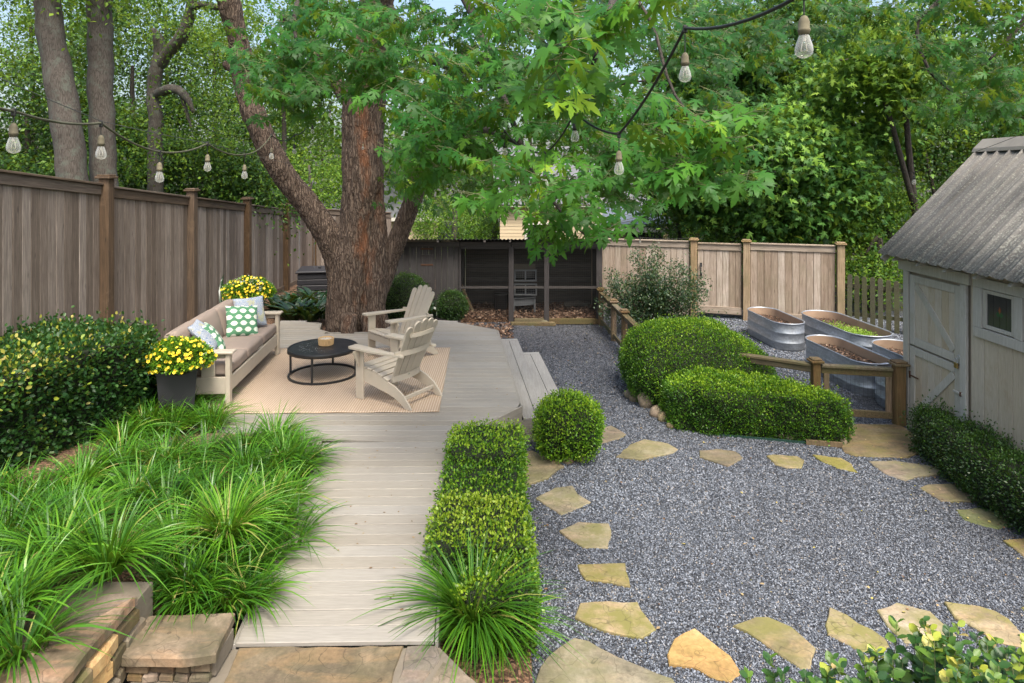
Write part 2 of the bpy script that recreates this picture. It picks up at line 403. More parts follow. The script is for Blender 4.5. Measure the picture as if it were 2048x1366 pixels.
def bark(name, dark, mid, light, orange=None, vs=9.5, lichen=None, bstr=1.0):
    t = NT(name); v = t.coords((vs, vs, vs * .11), False); v0 = t.tc.outputs['Object']
    wv = t.n('TexNoise', {'Vector': v0, 'Scale': 5.0, 'Detail': 3.0}).outputs[1]
    v = t.n('VectorMath', {0: v, 1: t.n('VectorMath', {0: wv, 'Scale': .9}, operation='SCALE').outputs[0]}, operation='ADD').outputs[0]
    cr = t.n('TexVoronoi', {'Vector': v, 'Scale': 2.6}, feature='DISTANCE_TO_EDGE').outputs[0]
    n2 = t.noise(v, 5.0, 6, .65, .4)
    h = t.math('ADD', t.ramp(cr, [(.0, 0.25), (.16, .7), (.5, .85)]), t.math('MULTIPLY', n2, 1.1))
    col = t.ramp(h, [(.25, dark), (.75, mid), (1.25 / 1.8, light)] if False else [(.42, dark), (.95, mid), (1.0, light)]) if False else t.ramp(t.math('MULTIPLY', h, .62), [(.30, dark), (.62, mid), (.88, light)])
    if orange:
        om = t.ramp(t.noise(t.coords((2.2, 2.2, .8), False), 1.5, 4, .6), [(.50, 0.0), (.66, .9)])
        sx_ = t.n('SeparateXYZ', {0: v0}).outputs; mk = t.math('SUBTRACT', 1.0, t.math('MINIMUM', 1.0, t.math('MULTIPLY', t.math('ABSOLUTE', t.math('ADD', sx_[0], 2.62)), 2.6))); om = t.math('MULTIPLY', om, mk)
        col = t.mix(t.math('MULTIPLY', om, .6), col, orange)
    if lichen:
        lm = t.ramp(t.noise(v0, 7, 6, .7), [(.5, 0.0), (.64, .75)]); col = t.mix(lm, col, lichen)
    return t.fin(col, .9, t.bump(h, bstr, .03))
M['bark'] = bark('furrowed red brown bark', (.013, .009, .006), (.082, .053, .038), (.19, .14, .105), (.34, .115, .035))
M['bark_grey'] = bark('grey mottled bark', (.026, .021, .017), (.066, .054, .045), (.115, .10, .085), None, 22, (.11, .125, .10), .35)
M['bark_dark'] = bark('dark branch bark', (.012, .010, .007), (.035, .028, .021), (.065, .053, .042), None, 9, None, .4)
M['stem'] = simple('green brown twig', (.12, .13, .05), .7, vary=.3)
M['bare_stem'] = simple('brown bare stem', (.13, .085, .055), .8, vary=.3)

G = (.018, .055, .012)
M['maple'] = leafmat('maple leaf', [(.010, .055, .010), (.024, .115, .018), (.050, .18, .022), (.11, .28, .025), (.30, .46, .03)], .40, .42, .2)
M['maple_far'] = leafmat('silver maple leaf', [(.014, .052, .013), (.036, .115, .024), (.085, .21, .040), (.22, .39, .05)], .34, .5, .25)
M['dense'] = leafmat('dark evergreen leaf', [(.008, .028, .006), (.020, .062, .010), (.05, .13, .018), (.15, .27, .03)], .3, .45, .3)
M['bright'] = leafmat('sunny green leaf', [(.018, .06, .010), (.055, .14, .018), (.13, .26, .03), (.27, .40, .05)], .45, .5, .3)  # lighter leaf colours stand in for sunlight on the far trees
M['box'] = leafmat('boxwood leaf', [(.014, .050, .008), (.032, .105, .012), (.07, .19, .016), (.17, .34, .02), (.32, .48, .03)], .28, .38, .4)
M['box_dark'] = leafmat('dark boxwood leaf', [(.008, .028, .008), (.018, .055, .012), (.035, .09, .014), (.07, .15, .02)], .2, .4)
M['box_yellow'] = leafmat('light boxwood leaf', [(.02, .06, .010), (.05, .13, .015), (.12, .24, .02), (.26, .40, .02), (.36, .46, .05)], .22, .38)
M['laurel'] = leafmat('glossy hedge leaf', [(.010, .038, .012), (.020, .068, .018), (.040, .11, .022), (.12, .22, .025), (.38, .42, .05), (.50, .36, .16)], .20, .40, .35)
M['grass'] = leafmat('liriope blade', [(.014, .055, .010), (.035, .125, .012), (.07, .21, .014), (.14, .33, .02), (.40, .34, .12)], .28, .34, .4)
M['blue_leaf'] = leafmat('blue green shrub leaf', [(.012, .034, .016), (.028, .065, .032), (.055, .105, .05), (.11, .17, .06)], .25, .4)
M['cast_iron'] = leafmat('broad dark leaf', [(.008, .028, .010), (.016, .050, .018), (.03, .08, .03)], .15, .3, .6)
M['sprout'] = leafmat('lime seedling leaf', [(.16, .34, .03), (.3, .5, .05), (.42, .6, .10)], .4, .5)
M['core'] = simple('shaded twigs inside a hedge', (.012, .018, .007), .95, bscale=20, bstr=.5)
M['petal'] = simple('yellow petals', (.85, .62, .03), .6, vary=.25)
M['petal_eye'] = simple('orange flower throat', (.55, .22, .01), .7)
M['white_petal'] = simple('white petals', (.82, .82, .78), .6)

def tinted(n, lo=.0, hi=1.0, p=1.5): return lo + (hi - lo) * RNG.random(n) ** p

# ------------------------------------------------------------------ ground
def grid_mesh(x0, x1, y0, y1, nx, ny, f, name):
    xs = np.linspace(x0, x1, nx); ys = np.linspace(y0, y1, ny); X, Y = np.meshgrid(xs, ys)
    V = np.stack([X.ravel(), Y.ravel(), f(X.ravel(), Y.ravel())], 1)
    i = np.arange((nx - 1) * (ny - 1)); r = i // (nx - 1); c = i % (nx - 1); a = r * nx + c
    return np_mesh(name, V, np.stack([a, a + 1, a + nx + 1, a + nx], 1), smooth=True)
gm = simple('leaf litter earth', (.05, .048, .025), .95, bscale=9, bstr=.8, mott=.6, mscale=3)
far = grid_mesh(-300, 300, -60, 500, 3, 3, lambda x, y: 0 * x - .03, 'ground')
part('ground', far, gm, kind='structure')
def und(x, y): return .012 * np.sin(x * 2.1 + y) + .010 * np.sin(y * 2.7 - x * 1.3)
gravel = part('gravel_yard', grid_mesh(-2.7, 12.0, 2.0, 15.6, 120, 120, und, 'gravel_yard'), M['gravel'], kind='structure')

def bedz(x, y):
    a = np.clip((-x - 2.0) / 2.2, 0, 1); b = np.clip((8.0 - y) / 3.5, 0, 1)
    return .36 + .12 * np.clip((12.5 - y) / 5, 0, 1) * 0 + .40 * a * b + .02 * np.sin(5 * x) * np.sin(4 * y)
M['earth'] = mulch_mat()
part('planting_bed', grid_mesh(-5.62, -1.90, 3.75, 19.0, 40, 110, lambda x, y: np.where((x > -4.6) & (y > 7.6) | (x > -2.3) & (y > 6.8), .20, bedz(x, y)), 'planting_bed'), M['earth'], kind='structure')
part('planting_bed', grid_mesh(-5.62, -2.74, 1.5, 3.75, 20, 16, lambda x, y: bedz(x, y), 'planting_bed'), M['earth'], kind='structure')
part('planting_bed', grid_mesh(-.66, .16, 2.6, 7.7, 8, 30, lambda x, y: np.where(x > .1, .0, .05) + np.where(y < 4.6, .08, 0), 'planting_bed'), M['earth'], kind='structure')

# slate chips: real pieces over the whole yard, one uncountable mass
def chips2():
    me = None; V = []; Fc = []; D = []; Q = []
    for x0, x1, y0, y1, d in ((-.2, 5.2, 2.6, 6.2, 1.0), (-.2, 5.0, 6.2, 9.5, .72), (-1.6, 9.0, 9.5, 15.0, .34)):
        nx, ny = int((x1 - x0) * 4) + 2, int((y1 - y0) * 4) + 2
        xs = np.linspace(x0, x1, nx); ys = np.linspace(y0, y1, ny); X, Y = np.meshgrid(xs, ys); b = sum(len(v) for v in V)
        X, Y = X.ravel(), Y.ravel(); V.append(np.stack([X, Y, und(X, Y) + .003], 1)); D.append(np.full(len(X), d))
        # chips darker towards the tree and coop and beside the shed hedge
        q = np.clip((Y - 8.6) / 2.5, 0, 1) * np.clip((3.0 - X) / 1.5, 0, 1) * .8
        q = np.maximum(q, np.clip((X - 4.0) / .6, 0, 1) * np.clip((8.2 - Y) / 1.0, 0, 1) * np.clip((Y - 5.0) / 1.0, 0, 1) * .7)
        q = np.clip(q + .22 * fbm(np.stack([X, Y, 0 * X], 1), 1.1, 6) + .12, 0, .85)
        Q.append(q)
        i = np.arange((nx - 1) * (ny - 1)); r = i // (nx - 1); c = i % (nx - 1); a = r * nx + c + b
        Fc.append(np.stack([a, a + 1, a + nx + 1, a + nx], 1))
    me = np_mesh('gravel_chips', np.concatenate(V), np.concatenate(Fc))
    for nm, arr in (('dens', D), ('dirt', Q)):
        a = me.attributes.new(nm, 'FLOAT', 'POINT'); a.data.foreach_set('value', np.concatenate(arr).astype(np.float32))
    return me
cm = chips2(); go = part('gravel_chips', cm, M['chip']); tag(go, 'loose crushed blue grey slate chips covering the yard', 'gravel', kind='stuff')
ng = bpy.data.node_groups.new('scatter chips', 'GeometryNodeTree')
ng.interface.new_socket('Geometry', in_out='INPUT', socket_type='NodeSocketGeometry'); ng.interface.new_socket('Geometry', in_out='OUTPUT', socket_type='NodeSocketGeometry')
gi = ng.nodes.new('NodeGroupInput'); gq = ng.nodes.new('NodeGroupOutput')
def gn(t, **pr):
    n_ = ng.nodes.new(t)
    for k, v in pr.items(): setattr(n_, k, v)
    return n_
ds = gn('GeometryNodeDistributePointsOnFaces'); na = gn('GeometryNodeInputNamedAttribute', data_type='FLOAT'); na.inputs[0].default_value = 'dens'
mu = gn('ShaderNodeMath', operation='MULTIPLY'); mu.inputs[1].default_value = 6400.0
nd_ = gn('GeometryNodeInputNamedAttribute', data_type='FLOAT'); nd_.inputs[0].default_value = 'dirt'
st = gn('GeometryNodeStoreNamedAttribute', data_type='FLOAT', domain='INSTANCE'); st.inputs['Name'].default_value = 'dirt'
cf = gn('GeometryNodeFieldAtIndex') if False else None
co = gn('GeometryNodeMeshCone'); co.inputs['Vertices'].default_value = 5; co.inputs['Radius Top'].default_value = .55; co.inputs['Radius Bottom'].default_value = 1.0; co.inputs['Depth'].default_value = .7
sm_ = gn('GeometryNodeSetMaterial'); sm_.inputs['Material'].default_value = M['chip']
ip = gn('GeometryNodeInstanceOnPoints')
rr = gn('FunctionNodeRandomValue', data_type='FLOAT_VECTOR'); rr.inputs[0].default_value = (-.9, -.9, 0); rr.inputs[1].default_value = (.9, .9, 6.28)
rs = gn('FunctionNodeRandomValue', data_type='FLOAT_VECTOR'); rs.inputs[0].default_value = (.006, .0035, .003); rs.inputs[1].default_value = (.012, .0082, .007); rs.inputs['Seed'].default_value = 4
# larger pieces where the density is lower, so far gravel still covers
dv = gn('ShaderNodeMath', operation='POWER'); dv.inputs[1].default_value = -.55
vs = gn('ShaderNodeVectorMath', operation='SCALE')
L = ng.links.new
L(gi.outputs[0], ds.inputs['Mesh']); L(na.outputs['Attribute'], mu.inputs[0]); L(mu.outputs[0], ds.inputs['Density'])
L(ds.outputs['Points'], ip.inputs['Points']); L(co.outputs['Mesh'], sm_.inputs['Geometry']); L(sm_.outputs[0], ip.inputs['Instance'])
L(rr.outputs[0], ip.inputs['Rotation']); L(na.outputs['Attribute'], dv.inputs[0]); L(rs.outputs[0], vs.inputs[0]); L(dv.outputs[0], vs.inputs['Scale']); L(vs.outputs[0], ip.inputs['Scale'])
L(ip.outputs[0], gq.inputs[0])
md = go.modifiers.new('scatter', 'NODES'); md.node_group = ng

# ------------------------------------------------------------------ deck: boards cut to an outline
def rows(poly, y):
    xs = []
    for i in range(len(poly)):
        (x0, y0), (x1, y1) = poly[i], poly[(i + 1) % len(poly)]
        if (y0 <= y < y1) or (y1 <= y < y0): xs.append(x0 + (x1 - x0) * (y - y0) / (y1 - y0))
    return sorted(xs)
def boards(poly, pitch, gap, z, th, mat, parent, tilt=0.0, y_start=None, y_end=None, name='board'):
    """boards along x filling polygon; tilt = slope of the boards in plan"""
    P = [(x, y - tilt * x) for x, y in poly]
    y = y_start if y_start is not None else min(p[1] for p in P); y1 = max(p[1] for p in P) if y_end is None else y_end; k = 0
    cuts = sorted(set(p[1] for p in P))
    while y < y1 - .02:
        a, b = y + gap / 2, min(y + pitch - gap / 2, y1)
        lo, hi = rows(P, a + 1e-4), rows(P, b - 1e-4)
        if len(lo) != len(hi): 
            m_ = rows(P, (a + b) / 2)
            if len(m_) == len(lo): hi = lo
            elif len(m_) == len(hi): lo = hi
            else: lo = hi = m_
        for i in range(0, len(lo) - 1, 2):
            q = [(lo[i], a), (lo[i + 1], a), (hi[i + 1], b), (hi[i], b)]
            if min(q[1][0] - q[0][0], q[2][0] - q[3][0]) < -.01 or max(q[1][0] - q[0][0], q[2][0] - q[3][0]) < .05: continue
            q = [(x, yy + tilt * x) for x, yy in q]; cx = sum(p[0] for p in q) / 4; cy = sum(p[1] for p in q) / 4
            c = .0035
            V = []
            for zz, ins in ((-th, 0), (-c, 0), (0, c)):
                for j, (x, yy) in enumerate(q):
                    V.append((x - cx + (ins if j in (0, 3) else -ins), yy - cy + (ins if j < 2 else -ins), zz))
            Fc = [(r * 4 + j, r * 4 + (j + 1) % 4, (r + 1) * 4 + (j + 1) % 4, (r + 1) * 4 + j) for r in range(2) for j in range(4)] + [(8, 9, 10, 11), (3, 2, 1, 0)]
            part(name, py_mesh('board', V, Fc), mat, parent, (cx, cy, z + random.uniform(-.0012, .0012)), world=True)
        y += pitch; k += 1
DZ = .45
A_, B_, C_ = gp(890, 883, DZ), gp(1041, 811, DZ), gp(994, 660, DZ)
deck_poly = [(A_.x, A_.y), (B_.x, B_.y), (C_.x, C_.y), (-1.14, 12.5), (-2.02, 12.68), (-2.12, 12.2), (-2.25, 11.60), (-3.15, 11.55), (-3.42, 11.8), (-3.53, 12.3), (-4.3, 12.45), (-4.75, 11.6), (-4.75, 8.4), (-3.6, 7.35), (-2.45, A_.y + .02)]
deck = thing('wooden_deck', 'pale grey board deck platform around the big tree', 'deck', (-2.2, 9.5, 0))
boards(deck_poly, .145, .006, DZ, .025, M['deck'], deck, -.006, name='deck_board')
def fascia(p, q, z0, z1, parent, mat=None, th=.024, name='fascia', out=.013):
    p, q = Vector((p[0], p[1], 0)), Vector((q[0], q[1], 0)); d = (q - p); n_ = Vector((d.y, -d.x, 0)).normalized()
    c = (p + q) / 2 + n_ * out
    part(name, box(d.length, th, z1 - z0, .003), mat or M['deck'], parent, (c.x, c.y, z0), (0, 0, math.atan2(d.y, d.x)), world=True)
for i in range(len(deck_poly)):
    p, q = deck_poly[i], deck_poly[(i + 1) % len(deck_poly)]
    if i in (0, 2, 3, 4, 5, 6, 7, 8, 9, 13): fascia(p, q, .24, DZ - .003, deck); fascia(p, q, .02, .232, deck)
    elif i == 1: fascia(p, q, .302, DZ - .003, deck); 
fascia((-1.95, A_.y), (-2.45, A_.y + .02), .2, DZ - .004, deck)
# steps down the right side of the platform
dv2 = (Vector(C_) - Vector(B_)); dv2.z = 0; dl = dv2.length; dd = dv2.normalized(); nn = Vector((dd.y, -dd.x, 0))
steps = thing('deck_steps', 'two grey wooden steps down from the deck to the gravel', 'steps', (B_.x, B_.y, 0))
def quadboard(a, b, c, d, z, th, mat, parent, name):
    q = [a, b, c, d]; cx = sum(p.x for p in q) / 4; cy = sum(p.y for p in q) / 4
    me = prism([(p.x - cx, p.y - cy) for p in q], -th, 0, .004, name); part(name, me, mat, parent, (cx, cy, z), world=True)
bx = Vector((B_.x, B_.y, 0)); cx_ = Vector((C_.x, C_.y, 0))
for si, (z, s0, L0, L1) in enumerate(((.30, .035, -.02, -.05), (.15, .375, .02, -.42))):
    for j in range(2):
        o0 = s0 + j * .168; o1 = o0 + .160
        quadboard(bx + nn * o0 + dd * L0, bx + nn * o1 + dd * (L0 + .02), cx_ + nn * o1 + dd * (L1 - .12), cx_ + nn * o0 + dd * (L1 - .12), z, .028, M['tread'], steps, 'tread')
    quadboard(bx + nn * s0 + dd * (dl + L1 - .115), bx + nn * (s0 + .328) + dd * (dl + L1 - .115), bx + nn * (s0 + .328) + dd * (dl + L1), bx + nn * s0 + dd * (dl + L1), z, .028, M['tread'], steps, 'end_board')
    a = bx + nn * (s0 + .315) + dd * L0; b = cx_ + nn * (s0 + .315) + dd * (L1 - .02)
    fascia(b, a, .0, z - .03, steps, M['tread'], name='riser', out=-.012)
    a2 = bx + nn * (s0 + .32) + dd * (L0 + .01); a1 = bx + nn * (s0 - .3) + dd * (L0 + .01)
    fascia(a1, a2, .0, z - .03, steps, M['deck'], name='side_board', out=-.012)
# walkway
walk = thing('boardwalk', 'pale grey board walkway leading from the stone patio to the deck', 'walkway', (-1.2, 5.2, 0))
w0l, w0r, w1l, w1r = gp(472, 1286, DZ), gp(868, 1280, DZ), gp(651, 885, DZ), gp(893, 884, DZ)
TL = .018; w0l.y = 3.885; w0r.y = w0l.y + TL * (w0r.x - w0l.x); w1l.y = 6.81; w1r.y = w1l.y + TL * (w1r.x - w1l.x)
wp = [(w0l.x, w0l.y), (w0r.x, w0r.y), (w1r.x - .004, w1r.y), (w1l.x, w1l.y)]
boards(wp, .1463, .006, DZ, .025, M['deck'], walk, TL, name='board')
part('edge_board', box((w1r - w0r).length, .02, .10, .003), M['deck'], walk, ((w0r.x + w1r.x) / 2 + .016, (w0r.y + w1r.y) / 2, DZ - .103), (0, 0, math.atan2(w1r.y - w0r.y, w1r.x - w0r.x)), world=True)
fascia((w1l.x, w1l.y), (w0l.x, w0l.y), .15, DZ - .006, walk, name='edge_board')
fascia((w0r.x, w0r.y), (w1r.x, w1r.y), .02, DZ - .11, walk, name='edge_board')
# weathered timber block and stones at the inner corner
tb = thing('timber_planter_corner', 'weathered brown timber block at the inner corner of deck and walkway', 'timber block', (-2.85, 6.75, 0))
part('timber', prism([(-.42, -.12), (.30, -.12), (.38, -.02), (.38, .10), (.28, .17), (-.42, .17)], .0, .5, .01), M['garden_rail'], tb)

# ------------------------------------------------------------------ stone patio in the foreground
PZ = .435
patio = thing('stone_patio', 'tan sandstone patio at the foot of the boardwalk', 'patio', (-1.2, 3.5, 0))
part('mortar_bed', prism([(-2.1, 3.87), (-.40, 3.89), (-.16, 3.60), (.03, 3.3), (.10, 2.2), (-2.1, 2.2)], PZ - .31, PZ - .012, .004), M['mortar'], patio, world=True)
def slab(poly, z0, z1, mat, parent, name='stone', ch=.012, jitter=.010, **kw):
    """irregular stone from an outline of world points"""
    P = []
    for i in range(len(poly)):
        a, b = Vector(poly[i][:2]), Vector(poly[(i + 1) % len(poly)][:2]); n_ = max(1, int((b - a).length / .09))
        for k in range(n_):
            p = a.lerp(b, k / n_)
            if k: p += Vector((random.uniform(-jitter, jitter), random.uniform(-jitter, jitter)))
            P.append(p)
    c = sum(P, Vector((0, 0))) / len(P)
    me = prism([(p.x - c.x, p.y - c.y) for p in P], 0, z1 - z0, ch, name)
    return part(name, me, mat, parent, (c.x, c.y, z0), world=bool(parent), **kw)
def px_poly(pts, z, sx=1, sy=1, ox=0, oy=0):
    return [gp(ox + x / sx, oy + y / sy, z) for x, y in pts]
slab([(-1.60, 3.878), (-.62, 3.896), (-.66, 3.3), (-.62, 2.3), (-1.35, 2.3), (-1.50, 3.0)], PZ - .05, PZ, M['patio'], patio)
slab([(-.60, 3.897), (-.42, 3.90), (-.38, 3.80), (-.50, 3.56), (-.605, 3.42)], PZ - .05, PZ - .004, M['patio_dark'], patio, label='dark grey brown corner slab')
slab([(-.37, 3.77), (-.14, 3.59), (.05, 3.3), (.12, 2.3), (-.60, 2.3), (-.62, 3.38), (-.47, 3.48)], PZ - .05, PZ, M['patio'], patio)
slab([(-2.02, 3.50), (-1.62, 3.52), (-1.53, 3.0), (-1.38, 2.3), (-2.02, 2.3)], PZ - .05, PZ - .002, M['patio'], patio)
# low stone step (bench) and retaining wall
st_ = thing('stone_step', 'flat mossy sandstone step on a small course of rough stones', 'stone step', (-1.9, 3.75, PZ))
tz = .60
slab(px_poly([(232, 1312), (288, 1232), (470, 1224), (432, 1306), (400, 1311), (330, 1314)], tz), tz - .055, tz, M['patio'], st_, 'cap_stone', .01)
p0, p1 = gp(238, 1312, tz), gp(432, 1308, tz)
x = p0.x + .02; rowz = [(PZ + .048, tz - .06), (PZ - .004, PZ + .042)]
for zz0, zz1 in rowz:
    x = p0.x + .02
    while x < p1.x - .06:
        w_ = random.uniform(.08, .16); w_ = min(w_, p1.x - .02 - x)
        slab([(x, p0.y + .03 + random.uniform(-.006, .012)), (x + w_ - .008, p0.y + .03 + random.uniform(-.006, .012)), (x + w_ - .008, p0.y + .16), (x, p0.y + .16)], zz0, zz1 - random.uniform(0, .012), M['wallstone'], st_, 'stone', .012, .009)
        x += w_
part('mortar', box(p1.x - p0.x - .05, .24, tz - PZ - .06, .004), M['mortar'], st_, ((p0.x + p1.x) / 2, p0.y + .19, PZ), world=True)
wl = thing('stone_wall', 'low stone retaining wall with flat caps and a freshly broken orange rock', 'stone wall', (-2.4, 3.3, PZ))
cz = .85
slab(px_poly([(270, 1192), (120, 1366), (80, 1420), (-120, 1420), (100, 1272), (150, 1260)], cz), cz - .06, cz, M['patio'], wl, 'cap_stone', .012)
slab(px_poly([(275, 1188), (215, 1184), (60, 1240), (98, 1268), (150, 1256), (262, 1196)], cz), cz - .06, cz - .006, M['patio_dark'], wl, 'cap_stone', .012)
for r_ in range(3):
    y = 3.9 - .07 * r_
    while y > 2.5:
        w_ = random.uniform(.14, .30)
        z0 = PZ + .004 + r_ * .115; mt = M['orange_stone'] if (r_ >= 1 and 3.34 < y < 3.60) else M['wallstone']
        slab([(-2.32, y - w_ + .008), (-2.10 - random.uniform(0, .04), y - w_ + .012), (-2.10 - random.uniform(0, .04), y), (-2.32, y)], z0 + random.uniform(0, .012), z0 + random.uniform(.085, .112), mt, wl, 'stone', .02, .014)
        y -= w_
part('mortar', box(.5, 1.6, cz - .07 - PZ, .004), M['mortar'], wl, (-2.40, 3.15, PZ), world=True)

# ------------------------------------------------------------------ stepping stones
def Z5(p): return px_poly(p, .012, 2.414, 2.414, 700, 800)
def ZH(p): return px_poly(p, .012, 3.251, 3.251, 1230, 780)
def Z6(p): return px_poly(p, .012, 2.9257, 2.9257, 1348, 900)
FL = [
 (Z5([(1097, 803), (1180, 800), (1330, 797), (1353, 908), (1245, 885), (1135, 872)]), 'small pale yellow stepping stone, third up from the bottom of the left row', 'flag'),
 (Z5([(1110, 980), (1250, 970), (1390, 975), (1405, 1010), (1478, 1105), (1410, 1145), (1215, 1105), (1085, 1045)]), 'broad banded tan stepping stone with dark flecks, just above the big corner slab', 'flag'),
 (Z5([(1010, 640), (1100, 598), (1250, 605), (1262, 640), (1245, 725), (1130, 722), (1040, 665)]), 'yellow green stepping stone with a crack across it, beside the boxwood hedge', 'flag'),
 (Z5([(895, 475), (990, 425), (1075, 415), (1100, 455), (1165, 495), (1020, 557)]), 'olive diamond shaped stepping stone below the long slab at the deck corner', 'flag'),
 (Z5([(860, 255), (880, 250), (1035, 325), (975, 365), (960, 380), (870, 410), (835, 455), (770, 450), (780, 340)]), 'long olive slab between the boxwood hedge and the round bush', 'flag'),
 (Z5([(1190, 145), (1260, 122), (1335, 165), (1300, 185), (1205, 210), (1180, 200)]), 'brown stepping stone half behind the round boxwood bush', 'flag_brown'),
 (ZH([(5, 430), (95, 350), (190, 315), (350, 345), (410, 380), (380, 400), (170, 445)]), 'wide olive stepping stone right of the round bush', 'flag'),
 (ZH([(548, 390), (660, 380), (780, 395), (835, 440), (735, 495), (550, 430)]), 'brown stepping stone in front of the long hedge, left of the small olive one', 'flag_brown'),
 (ZH([(985, 435), (1020, 428), (1185, 438), (1232, 465), (1215, 515), (1120, 515), (1040, 490)]), 'small olive stepping stone, middle of the row in front of the long hedge', 'flag'),
 (ZH([(1283, 428), (1470, 450), (1540, 490), (1578, 545), (1450, 520), (1350, 475)]), 'narrow leaf shaped olive stepping stone near the gate slab', 'flag'),
 (Z6([(1140, 70), (1290, 65), (1540, 105), (1560, 140), (1430, 155), (1350, 182), (1240, 145)]), 'wide brown and green stepping stone just below the gate slab', 'flag_brown'),
 (Z6([(1435, 220), (1480, 200), (1620, 195), (1700, 230), (1790, 280), (1750, 300), (1560, 295)]), 'dull brown stepping stone next to the foot of the shed hedge', 'flag_brown'),
 (Z6([(1650, 345), (1760, 335), (1920, 360), (2005, 400), (1980, 440), (1890, 458), (1700, 405)]), 'bright green mossy oval stepping stone on the right', 'moss'),
 (Z6([(1925, 535), (2048, 525), (2200, 560), (2200, 680), (2048, 635)]), 'olive stepping stone cut by the right edge of the picture', 'flag_brown'),
 (ZH([(1440, 290), (1520, 240), (1560, 222), (1850, 225), (1950, 290), (2020, 330), (2080, 385), (1900, 440), (1560, 430), (1490, 405)]), 'large dark brown slab in front of the garden gate', 'flag_brown'),
 (Z6([(0, 1110), (120, 1048), (200, 1110), (330, 1210), (395, 1310), (330, 1363), (230, 1340), (120, 1275), (-30, 1255), (-40, 1200)]), 'bright orange yellow stepping stone at the bottom, left of the laurel bush', 'orange'),
 (Z6([(345, 1035), (480, 985), (550, 985), (690, 1045), (830, 1170), (800, 1290), (740, 1290), (620, 1210), (500, 1120)]), 'long tan stepping stone running under the left end of the laurel bush', 'flag'),
 (Z6([(908, 920), (1010, 965), (1240, 1110), (1260, 1150), (1100, 1185), (900, 1080), (885, 1020)]), 'pale yellow pointed stepping stone behind the laurel bush', 'flag'),
 (Z6([(1185, 930), (1300, 888), (1500, 940), (1655, 1080), (1560, 1160), (1350, 1120), (1250, 1030), (1210, 965)]), 'broad orange tan stepping stone behind the middle of the laurel bush', 'flag'),
 (Z6([(1580, 890), (1780, 915), (1880, 945), (1960, 990), (2048, 1090), (2070, 1160), (1880, 1120), (1720, 1020), (1640, 980)]), 'long pale ochre stepping stone at the lower right', 'flag'),
 (Z6([(2030, 930), (2100, 920), (2150, 980), (2048, 950)]), 'tip of a pinkish stepping stone at the lower right edge of the picture', 'flag'),
 (Z5([(870, 1420), (900, 1340), (950, 1240), (1010, 1190), (1080, 1145), (1150, 1160), (1200, 1190), (1300, 1240), (1420, 1290), (1560, 1345), (1620, 1440)]), 'largest tan flagstone at the bottom beside the grass tuft', 'flag'),
]
M['moss'] = stone('mossy flagstone', (.10, .10, .03), (.16, .17, .03), (.22, .20, .09), 1.0, mossc=(.12, .17, .015))
M['orange'] = stone('orange flagstone', (.27, .175, .06), (.40, .27, .095), (.50, .37, .17), .25)
for P_, lb, mt in FL:
    uz = max(float(und(np.array(p.x), np.array(p.y))) for p in P_); o = slab(P_, uz - .03, uz + .012, M[mt], None, 'stepping_stone', .008, .012)
    tag(o, lb, 'stepping stone', 'flat stepping stones set in the gravel')
# ------------------------------------------------------------------ fences
def post_cap(parent, x, y, z, s, mat, rz=0):
    part('post_cap', box(s + .07, s + .07, .03, .006), mat, parent, (x, y, z), (0, 0, rz), world=True)
    part('post_cap', box(s + .03, s + .03, .025, .008), mat, parent, (x, y, z + .03), (0, 0, rz), world=True)
def board_fence(th, p, q, zb, zt, mats, pitch, side, thick=.018, kick=False, n_rails=True, cap=True):
    """vertical boards from p to q; zb/zt give bottom and top height along the run (0..1); side = direction the boards face"""
    p, q = Vector((p[0], p[1], 0)), Vector((q[0], q[1], 0)); d = q - p; L = d.length; d.normalize(); n_ = Vector((d.y, -d.x, 0)) * side
    rz = math.atan2(d.y, d.x); k = max(1, int(L / pitch)); pw = L / k
    for i in range(k):
        t = (i + .5) / k; c = p + d * (L * t); z0, z1 = zb(t), zt(t) - .10
        part('board', box(pw - .005, thick, z1 - z0, .006), mats[0], th, (c.x + n_.x * random.uniform(-.004, .004), c.y + n_.y * random.uniform(-.004, .004), z0), (0, 0, rz + random.uniform(-.008, .008)), world=True)
    za, zc = zt(0), zt(1); sl = math.atan2(zc - za, L)
    def rail(off, z_off, sy, sz, nm):
        c = (p + q) / 2 + n_ * off
        o = part(nm, box(L / math.cos(sl), sy, sz, .005, base=False), mats[2], th, (c.x, c.y, (za + zc) / 2 + z_off), (0, -sl, rz), world=True)
    rail(.022, -.085, .024, .13, 'rail')
    if cap: rail(0, -.004, .125, .03, 'cap_rail')
    rail(-.035, -.35, .04, .09, 'back_rail')
    part('added_backing', box(L, .006, min(zt(0), zt(1)) - zb(.5) - .12, 0), mats[1], th, ((p.x + q.x) / 2 - n_.x * .022, (p.y + q.y) / 2 - n_.y * .022, zb(.5)), (0, 0, rz), world=True)  # added sheet, blocks light so the gaps between boards read dark
    if kick:
        zk = (zb(0) + zb(1)) / 2; c = (p + q) / 2 + n_ * .022; s2 = math.atan2(zb(1) - zb(0), L)
        part('kickboard', box(L, .028, .16, .004, base=False), mats[2], th, (c.x, c.y, zk + .10), (0, -s2, rz), world=True)
